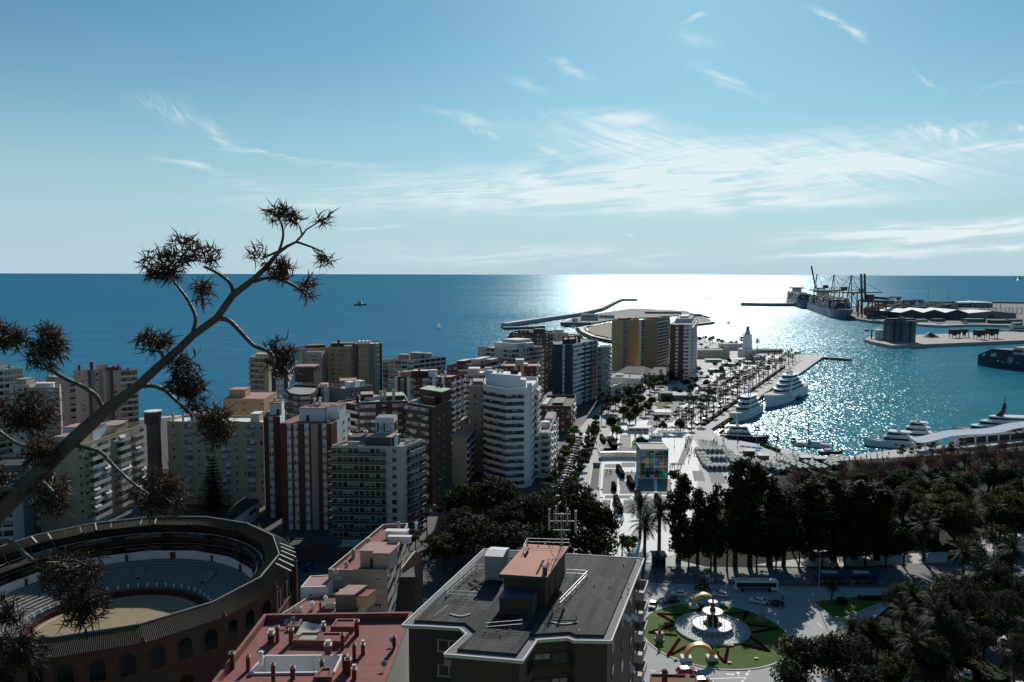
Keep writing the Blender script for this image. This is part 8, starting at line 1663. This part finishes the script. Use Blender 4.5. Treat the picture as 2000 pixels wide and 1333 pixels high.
# openings of the front block
acc = {'win': [], 'bal': [], 'strip': []}; V = [Vector((v.x, v.y, 0)) for v in wl]; o_ = dict(slab=M_off, par=M_frame, bal_d=1.3, top=.35)
facade(acc, V[1], V[2], 20, ZR - .9, 3.1, 'W', o_); facade(acc, V[2], V[3], 20, ZR - .9, 3.1, 'w', o_); facade(acc, V[6], V[7], 14, ZR - .9, 3.1, 'DD', o_); facade(acc, V[7], V[8], 14, ZR - .9, 3.1, 'D', o_); facade(acc, V[5], V[6], 20, ZR - .9, 3.1, '.D', o_)
facade(acc, V[9], V[10], 0, ZR - .9, 3.1, '.w..w..w.GG', o_); place_parts(r, 'window', acc['win']); place_parts(r, 'balcony', acc['bal'])
tt = (V[2] - V[1]).normalized(); nn = Vector((tt.y, -tt.x, 0)); m = MB(M_frame, M_fdark); p = V[1].lerp(V[2], .5) + nn * .35; m.cbox((p.x, p.y, ZR - 5.1), (1.0, .5, .8), 0, math.atan2(tt.y, tt.x)); m.build('air_conditioner', r)
# ---- red terraced roof
ZT = 34.0; ot = [Vector(v) for v in Q([(412, 1334), (750, 1340), (806, 1195), (516, 1199)], ZT)]; it = inset(ot, .5); hole = [Vector(v) for v in Q([(487, 1318), (652, 1316), (668, 1283), (517, 1284)], ZT - 1.1)]
c = sum(ot, Vector((0, 0))) / 4; r = thing('apartment_block', 'white walled block with crimson roof terrace crowded with brick chimneys', 'apartment block', (c.x, c.y, 0), 0, None, world=True)
MB(M_off).prism([v[:] for v in ot], 0, ZT - .25, 0, -1).build('wall', r)
m = MB(M_terra)
for i in range(4):
    j = (i + 1) % 4; m.quad((*ot[i], ZT - .25), (*ot[j], ZT - .25), (*ot[j], ZT), (*ot[i], ZT)); m.quad((*ot[i], ZT), (*ot[j], ZT), (*it[j], ZT), (*it[i], ZT)); m.quad((*it[i], ZT), (*it[j], ZT), (*it[j], ZT - 1.1), (*it[i], ZT - 1.1))
m.build('parapet', r)
m = MB(M_terra)
for i in range(4): j = (i + 1) % 4; m.quad((*it[i], ZT - 1.1), (*it[j], ZT - 1.1), (*hole[j], ZT - 1.1), (*hole[i], ZT - 1.1))
rf = m.build('roof', r)
m = MB(M_wht, M_gre)
for i in range(4): j = (i + 1) % 4; m.quad((*hole[j], ZT - 1.1), (*hole[i], ZT - 1.1), (*hole[i], ZT - 6), (*hole[j], ZT - 6)); m.beam((*hole[i], ZT - 1.0), (*hole[j], ZT - 1.0), .3, .35)
m.add([(*v, ZT - 6) for v in hole], [(0, 1, 2, 3)], 1); m.build('light_well', r)
zd = ZT - 1.1
CHM = ((530, 1254, 1.3, .9, 1), (542, 1254, 2.3, .5, 0), (569, 1258, 2.2, .65, 0), (641, 1279, 1.5, .9, 1), (632, 1237, 1.2, .6, 1), (697, 1241, 2.2, .65, 0), (669, 1268, 2.2, .5, 0), (692, 1290, 2.3, .5, 0), (709, 1278, 1.4, .55, 1), (770, 1268, 1.8, .5, 0), (454, 1306, 2.2, .6, 0), (485, 1310, 2.0, .5, 0), (510, 1300, 1.8, .55, 2), (534, 1332, 2.4, .5, 0), (674, 1312, 2.2, .7, 0), (680, 1318, 2.2, .7, 0), (692, 1327, 1.4, .6, 1), (629, 1315, 1.7, .5, 0), (572, 1326, 1.6, .6, 0))
for x, y, h, w, k in CHM:
    p = P(x, y, zd); m = MB(M_red if k < 2 else M_wht, M_off); m.cbox((p.x, p.y, zd), (w, w, h), 0, .15); m.cbox((p.x, p.y, zd + h), (w * 1.3, w * 1.3, .12), 1, .15)
    if k == 1: m.cbox((p.x, p.y, zd + h + .12), (w * .7, w * .7, .45), 1, .15); m.cbox((p.x, p.y, zd + h + .57), (w * .85, w * .85, .1), 1, .15)
    else: m.cbox((p.x, p.y, zd + h + .12), (w * .8, w * .8, .16), 0, .15)
    m.build('chimney', r)
def curb(q, h, inner, name):
    v = [Vector(p) for p in Q(q, zd)]; m = MB(M_terra, inner); i_ = inset(v, .35); m.prism([p[:] for p in v], zd, zd + h, 0, -1)
    for i in range(4): j = (i + 1) % 4; m.quad((*v[i], zd + h), (*v[j], zd + h), (*i_[j], zd + h), (*i_[i], zd + h)); m.quad((*i_[i], zd + h), (*i_[j], zd + h), (*i_[j], zd + h - .2), (*i_[i], zd + h - .2))
    m.add([(*p, zd + h - .2) for p in i_], [(0, 1, 2, 3)], 1); m.build(name, r)
curb([(571, 1262), (619, 1263), (629, 1246), (590, 1246)], .9, M_lou, 'skylight'); curb([(620, 1263), (667, 1264), (682, 1246), (630, 1246)], .9, M_terra, 'skylight'); curb([(646, 1234), (692, 1234), (697, 1218), (657, 1218)], .8, M_terra, 'skylight'); curb([(560, 1232), (584, 1232), (592, 1215), (575, 1215)], .7, M_grail, 'skylight')
curb([(612, 1345), (648, 1345), (650, 1325), (628, 1325)], 1.6, M_terra, 'stair_cover')
m = MB(M_awn); a, b, c_, d = (P(x, y, zd + hh_) for x, y, hh_ in ((577, 1240, .4), (628, 1239, .5), (632, 1222, 1.0), (593, 1214, 1.2))); gx = 8; vs = []
for i in range(gx + 1):
    for j in range(gx + 1): u, v = i / gx, j / gx; p = a.lerp(b, u).lerp(d.lerp(c_, u), v); p.z += -.35 * math.sin(math.pi * u) * math.sin(math.pi * v) + R.uniform(-.04, .04); vs.append(p[:])
m.add(vs, [(i * (gx + 1) + j, (i + 1) * (gx + 1) + j, (i + 1) * (gx + 1) + j + 1, i * (gx + 1) + j + 1) for i in range(gx) for j in range(gx)], 0, True); m.build('white_awning', r)
for x, y in ((559, 1215), (571, 1210), (766, 1250), (750, 1297)): p = P(x, y, zd + .8); m = MB(M_metal); m.beam((p.x, p.y, zd), p, .06); m.M = Matrix.Translation(p) @ Matrix.Rotation(.9, 4, 'X'); m.lathe([(.05, -.12), (.3, -.06), (.42, .03), (.41, .04), (.05, -.08)], (0, 0, 0), 14); m.build('satellite_dish', r)
for i in range(5): a, b = P(480 + i * 8, 1255 + i * 8, zd), P(500 + i * 8, 1255 + i * 8, zd)
m = MB(M_metal); p = P(613, 1330, zd); m.tube([p, p + Vector((0, 0, 3.6))], .03, 5)
for i in range(4): m.beam(p + Vector((-.5, 0, 3.4 - i * .25)), p + Vector((.5, 0, 3.4 - i * .25)), .025)
m.build('antenna', r)
# ---- small roofs beyond the crimson terrace
def lowblock(label, pts, z, wall, roof, par=.5, parts=(), capm=None, win='', name='house'):
    v = Q(pts, z); c = Vector((sum(p[0] for p in v) / 4, sum(p[1] for p in v) / 4)); r = thing(name, label, 'house', (c.x, c.y, 0), 0, None, world=True); shell(r, v, 0, z, wall, roof, par, capm=capm); roof_things(r, v, z - par, parts)
    if win:
        a2 = {'win': [], 'bal': [], 'strip': []}; V = [Vector((*p, 0)) for p in v]
        for i, pt in enumerate(win): facade(a2, V[i], V[(i + 1) % 4], 0, z, 3.0, pt, dict(slab=M_off, par=M_off))
        place_parts(r, 'window', a2['win']); place_parts(r, 'balcony', a2['bal'])
    return r
lowblock('white walled house with worn pink roof between bullring and crimson terrace', [(587, 1147), (640, 1146), (656, 1122), (606, 1125)], 22, M_wht, M_pink, .15, (('ch', .9, .85, .9, .5, M_bro, M_wht),), win=('.t.t', '', '', ''))
lowblock('strip of maroon roofs with air conditioners behind the crimson terrace', [(548, 1200), (700, 1199), (716, 1150), (604, 1164)], 20.5, M_beige, M_terra, .3, (('ac', .12, .15), ('ac', .18, .15), ('ac', .48, .35), ('ac', .54, .35), ('box', .62, .86, .25, .75, 3.2, M_taupe, M_pink), ('box', .86, 1.0, .35, .7, 2.4, M_ora, M_terra), ('ch', .4, .5, 1.6, .6, M_wht), ('ch', .3, .3, 1.2, .6, M_wht), ('ch', .5, .8, 1.8, .5, M_wht), ('ch', .42, .25, 1.2, .4, M_bro)), capm=M_off)
lowblock('long pink house with beige stair box running back towards the grey hotel', [(641, 1112), (757, 1114), (797, 1022), (748, 1024)], 24, M_pinkw, M_terra, .9, (('box', .42, .72, .12, .30, 3.6, M_beige, M_pink, .7), ('box', .70, .98, .06, .22, 3.8, M_pinkw, M_pink), ('ch', .12, .3, 1.6, .7, M_beige), ('ch', .2, .1, 1, .7, M_beige), ('ch', .15, .55, 1.6, .8, M_beige), ('box', .3, .7, .72, .78, 1.8, M_wht, M_wrf), ('box', .45, .85, .62, .66, 1.5, M_wht, M_wrf), ('ch', .4, .9, 2, .7, M_pinkw), ('ch', .7, .95, 1.6, .6, M_wht), ('ant', .45, .5, 5), ('ac', .15, -.02)), capm=M_off, win=('t.t', 'DDDDDDDD', '', ''))
def ridge_house(label, eave, ridge, back, ze, zr_, wall, roof, verge=None):
    """gabled house: near eave, ridge and far eave as picture points at their heights"""
    e, rd, bk_ = [P(*v, ze) for v in eave], [P(*v, zr_) for v in ridge], [P(*v, ze) for v in back]; c = (e[0] + e[1] + bk_[0] + bk_[1]) / 4; r = thing('house', label, 'house', (c.x, c.y, 0), 0, None, world=True)
    m = MB(wall); m.prism([p[:2] for p in (e[0], e[1], bk_[1], bk_[0])], 0, ze - .02, 0, -1); m.add([v[:] for v in (e[0], bk_[0], rd[0])], [(0, 2, 1)]); m.add([v[:] for v in (e[1], bk_[1], rd[1])], [(0, 1, 2)]); m.build('wall', r)
    m = MB(roof); u = Vector((0, 0, .06)); m.add([(v + u)[:] for v in (e[0], e[1], rd[1], rd[0], bk_[0], bk_[1])], [(0, 1, 2, 3), (3, 2, 5, 4)]); m.build('roof', r)
    if verge: m = MB(verge); m.beam(e[0] + u * 3, rd[0] + u * 3, .35, .25); m.beam(rd[0] + u * 3, rd[1] + u * 3, .3, .2); m.build('verge', r)
ridge_house('dark slate roofed house between the crimson terrace and the black roof', [(688, 1196), (812, 1196)], [(707, 1128), (811, 1128)], [(716, 1090), (806, 1090)], 10, 16, M_bro, M_drf)
ridge_house('brown tiled house with pale verge beside the broad trees', [(775, 1152), (826, 1094)], [(771, 1128), (811, 1078)], [(756, 1130), (796, 1080)], 12, 16.5, M_bro, M_tile, M_off)
lowblock('low brown roofed house with chimney at the bottom edge by the ring road', [(1266, 1372), (1368, 1372), (1360, 1318), (1270, 1316)], 11, M_red, M_tile, .3, (('ch', .3, .7, 2.2, .8, M_red), ('box', .72, .8, .3, .8, 1, M_beige, M_tile)))
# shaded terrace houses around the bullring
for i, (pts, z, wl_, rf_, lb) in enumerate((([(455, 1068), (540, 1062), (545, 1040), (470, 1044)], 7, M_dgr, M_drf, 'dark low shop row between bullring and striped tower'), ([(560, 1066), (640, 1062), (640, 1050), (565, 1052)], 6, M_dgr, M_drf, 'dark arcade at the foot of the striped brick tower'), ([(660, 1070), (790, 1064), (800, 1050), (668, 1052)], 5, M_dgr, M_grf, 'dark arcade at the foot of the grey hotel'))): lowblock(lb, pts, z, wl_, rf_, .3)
# ================================================================ dry flower stalk close to the lens
AY = 3.4; M_stalk = mat('dry_stalk', (.095, .076, .058), .55, .35, var=.3, vs=9, bump=.7, bs=30); M_husk = leaf_mat('dry_husk', (.030, .017, .011), (.085, .047, .028), .6, .2, .25)
ag = thing('flower_stalk', 'huge dry agave flower stalk leaning across the left of the view', 'dry plant', (T(-330, 1290, AY).x, AY, 81.0), 0, None, world=True)
def W_(px): return px / F * AY
def path(pts, dy=0.0): return [T(x, y, AY + dy * i / max(1, len(pts) - 1)) for i, (x, y) in enumerate(pts)]
ST = [(-330, 1290, 50), (-120, 1120, 44), (0, 1000, 40), (62, 935, 37), (115, 886, 34), (166, 838, 30), (208, 800, 27), (268, 755, 21), (310, 716, 19), (353, 679, 18), (376, 656, 17.5), (423, 622, 16), (455, 577, 15), (494, 547, 13), (520, 522, 10.5), (543, 494, 9), (560, 482, 7.5), (578, 473, 6), (590, 460, 4.8), (598, 449, 4), (624, 433, 3)]
pts = [T(x, y, AY + .0006 * x) for x, y, w in ST]; low = pts[0].copy(); low.z = 80.9; low.x -= .7
MB(M_stalk).tube([low] + pts, [W_(54) / 2] + [W_(w) * .45 * R.uniform(.93, 1.07) for x, y, w in ST], 14).build('stem', ag)
def branch(p, w0, w1, dy):
    q = bez([T(x, y, AY + .0006 * p[0][0] + dy * (i / (len(p) - 1))) for i, (x, y) in enumerate(p)]); n = len(q); MB(M_stalk).tube(q, [W_(w0 * 1.25 if i == 0 else w0 + (w1 - w0) * i / n) / 2 for i in range(n)], 9).build('branch', ag); return q[-1]
ra = random.Random(8)
def cluster(x0_, y0_, x1_, y1_, root, dens=1.0, open_=.35, dy=0.):
    """twigs fanning from the branch end, each tip with a whorl of curled dry bracts"""
    cx_, cy_ = (x0_ + x1_) / 2, (y0_ + y1_) / 2; hx, hy = W_(x1_ - x0_) / 2 * .84, W_(y1_ - y0_) / 2 * .84; c = T(cx_, cy_, AY + .0006 * cx_ + dy); hz_ = (hx + hy) / 2 * .8; m = MB(M_husk, M_stalk); rv = root - c; lim = 1.15 * max(hx, hy); root = c + rv * min(1, lim / max(rv.length, 1e-4))
    n = int((x1_ - x0_) * (y1_ - y0_) / 66 * dens) + 8
    for _ in range(n):
        d = rnd_dir(ra); k = open_ + (1 - open_) * ra.random() ** .6; p = c + Vector((d.x * hx * k, d.y * hz_ * k, d.z * hy * k)); 
        if mnoise.noise((p - c) * 26 + Vector((cx_, cy_, 0))) < -.12: continue
        s = root.lerp(c, ra.uniform(.3, 1.0)) + Vector((ra.uniform(-1, 1) * hx, 0, ra.uniform(-1, 1) * hy)) * .25
        if ra.random() < .45: m.tube([s, s.lerp(p, .55) + Vector((0, 0, -.008)), p], [.0035, .0028, .0024], 4, 1, False)
        out_ = (p - root).normalized()
        for b in range(ra.randint(3, 5)):
            e = (out_ * .5 + rnd_dir(ra)).normalized(); ln = ra.uniform(.036, .078); w = ra.uniform(.0015, .0031); curl = e.cross(rnd_dir(ra)).normalized(); vs = []; q = p.copy(); dd = e.copy()
            for i in range(5):
                sd = dd.cross(curl).normalized(); ww = w * (1, 1.15, .9, .55, .0)[i]; vs += [(q + sd * ww)[:], (q + curl * ww * .7)[:], (q - sd * ww)[:]]; q = q + dd * (ln / 4); dd = (dd + curl * .5 - Vector((0, 0, .10))).normalized()
            m.add(vs, [(i * 3 + a_, i * 3 + a_ + 1, i * 3 + a_ + 4, i * 3 + a_ + 3) for i in range(4) for a_ in (0, 1)], 0, True)
    m.build('seed_cluster', ag)
e = branch([(376, 652), (382, 622), (370, 592), (353, 567), (338, 549)], 9, 5, .12); cluster(262, 482, 378, 562, e, 1.25); cluster(318, 455, 410, 520, e, .8, .55)
e = branch([(456, 572), (449, 553), (427, 535), (398, 521)], 9, 5, -.1); cluster(388, 474, 437, 530, e, .7, .5); cluster(366, 536, 424, 606, e, 1.1)
e = branch([(546, 489), (553, 461), (548, 433), (529, 412)], 6, 3.5, .1); cluster(508, 394, 592, 442, e, .8, .3); e = branch([(590, 460), (586, 445), (578, 432)], 4, 2.5, 0); cluster(560, 415, 592, 442, e, .6)
e = branch([(580, 473), (606, 482), (631, 493)], 5.5, 3, -.08); cluster(616, 482, 653, 524, e, 1.0, .4); cluster(618, 408, 653, 448, T(620, 436, AY + .35), .65, .5)
e = branch([(497, 549), (529, 543), (564, 553), (599, 577)], 9, 5, .14); cluster(518, 496, 578, 560, e, 1.0, .4); cluster(576, 534, 624, 594, e, .9, .4); e = branch([(548, 490), (530, 497), (512, 506)], 6, 4, .1); cluster(480, 474, 540, 520, e, .75, .5)
e = branch([(426, 622), (448, 627), (472, 651), (497, 676), (529, 690), (535, 716)], 11, 6, -.1); cluster(504, 648, 588, 752, e, 1.35, .2)
e = branch([(324, 702), (310, 684), (298, 668)], 9, 6, .16); cluster(254, 638, 348, 698, e, 1.1, .3); cluster(318, 682, 400, 745, e, 1.1, .3)
e = branch([(272, 755), (296, 754), (320, 762), (345, 784), (376, 812)], 10, 6, .12); cluster(318, 716, 412, 792, e, 1.3, .2); cluster(372, 776, 468, 884, e, 1.3, .2); cluster(352, 760, 420, 820, e, .9)
e = branch([(206, 802), (197, 790), (186, 772), (159, 754), (120, 736), (85, 711), (66, 678)], 10, 6, -.15); cluster(46, 622, 136, 735, e, 1.4, .2); cluster(-20, 625, 62, 690, e, 1.2, .25)
e = branch([(150, 870), (172, 876), (196, 884), (224, 912), (256, 942), (290, 966)], 9, 5, -.12); cluster(246, 900, 382, 1030, e, 1.25, .2)
e = branch([(110, 892), (62, 876), (28, 864), (-10, 835)], 10, 6, .15); cluster(-15, 758, 128, 860, e, 1.35, .2); cluster(30, 850, 134, 920, e, 1.3, .2); e = branch([(70, 935), (92, 950), (104, 962)], 10, 6, -.12); cluster(66, 912, 142, 1022, e, 1.25, .2)
e = branch([(16, 992), (30, 966), (26, 956), (6, 956)], 12, 7, -.15); cluster(-30, 892, 26, 988, e, 1.2, .2)
e = branch([(-60, 1085), (0, 1058), (26, 1062), (46, 1080), (64, 1096)], 11, 7, -.2); cluster(46, 1070, 230, 1165, e, 1.15, .2, -.1); cluster(96, 1130, 226, 1240, e, 1.2, .2, -.1); cluster(-20, 1160, 50, 1240, e, 1.0, .2, -.1); cluster(-10, 1210, 98, 1328, e, 1.3, .2, -.1)
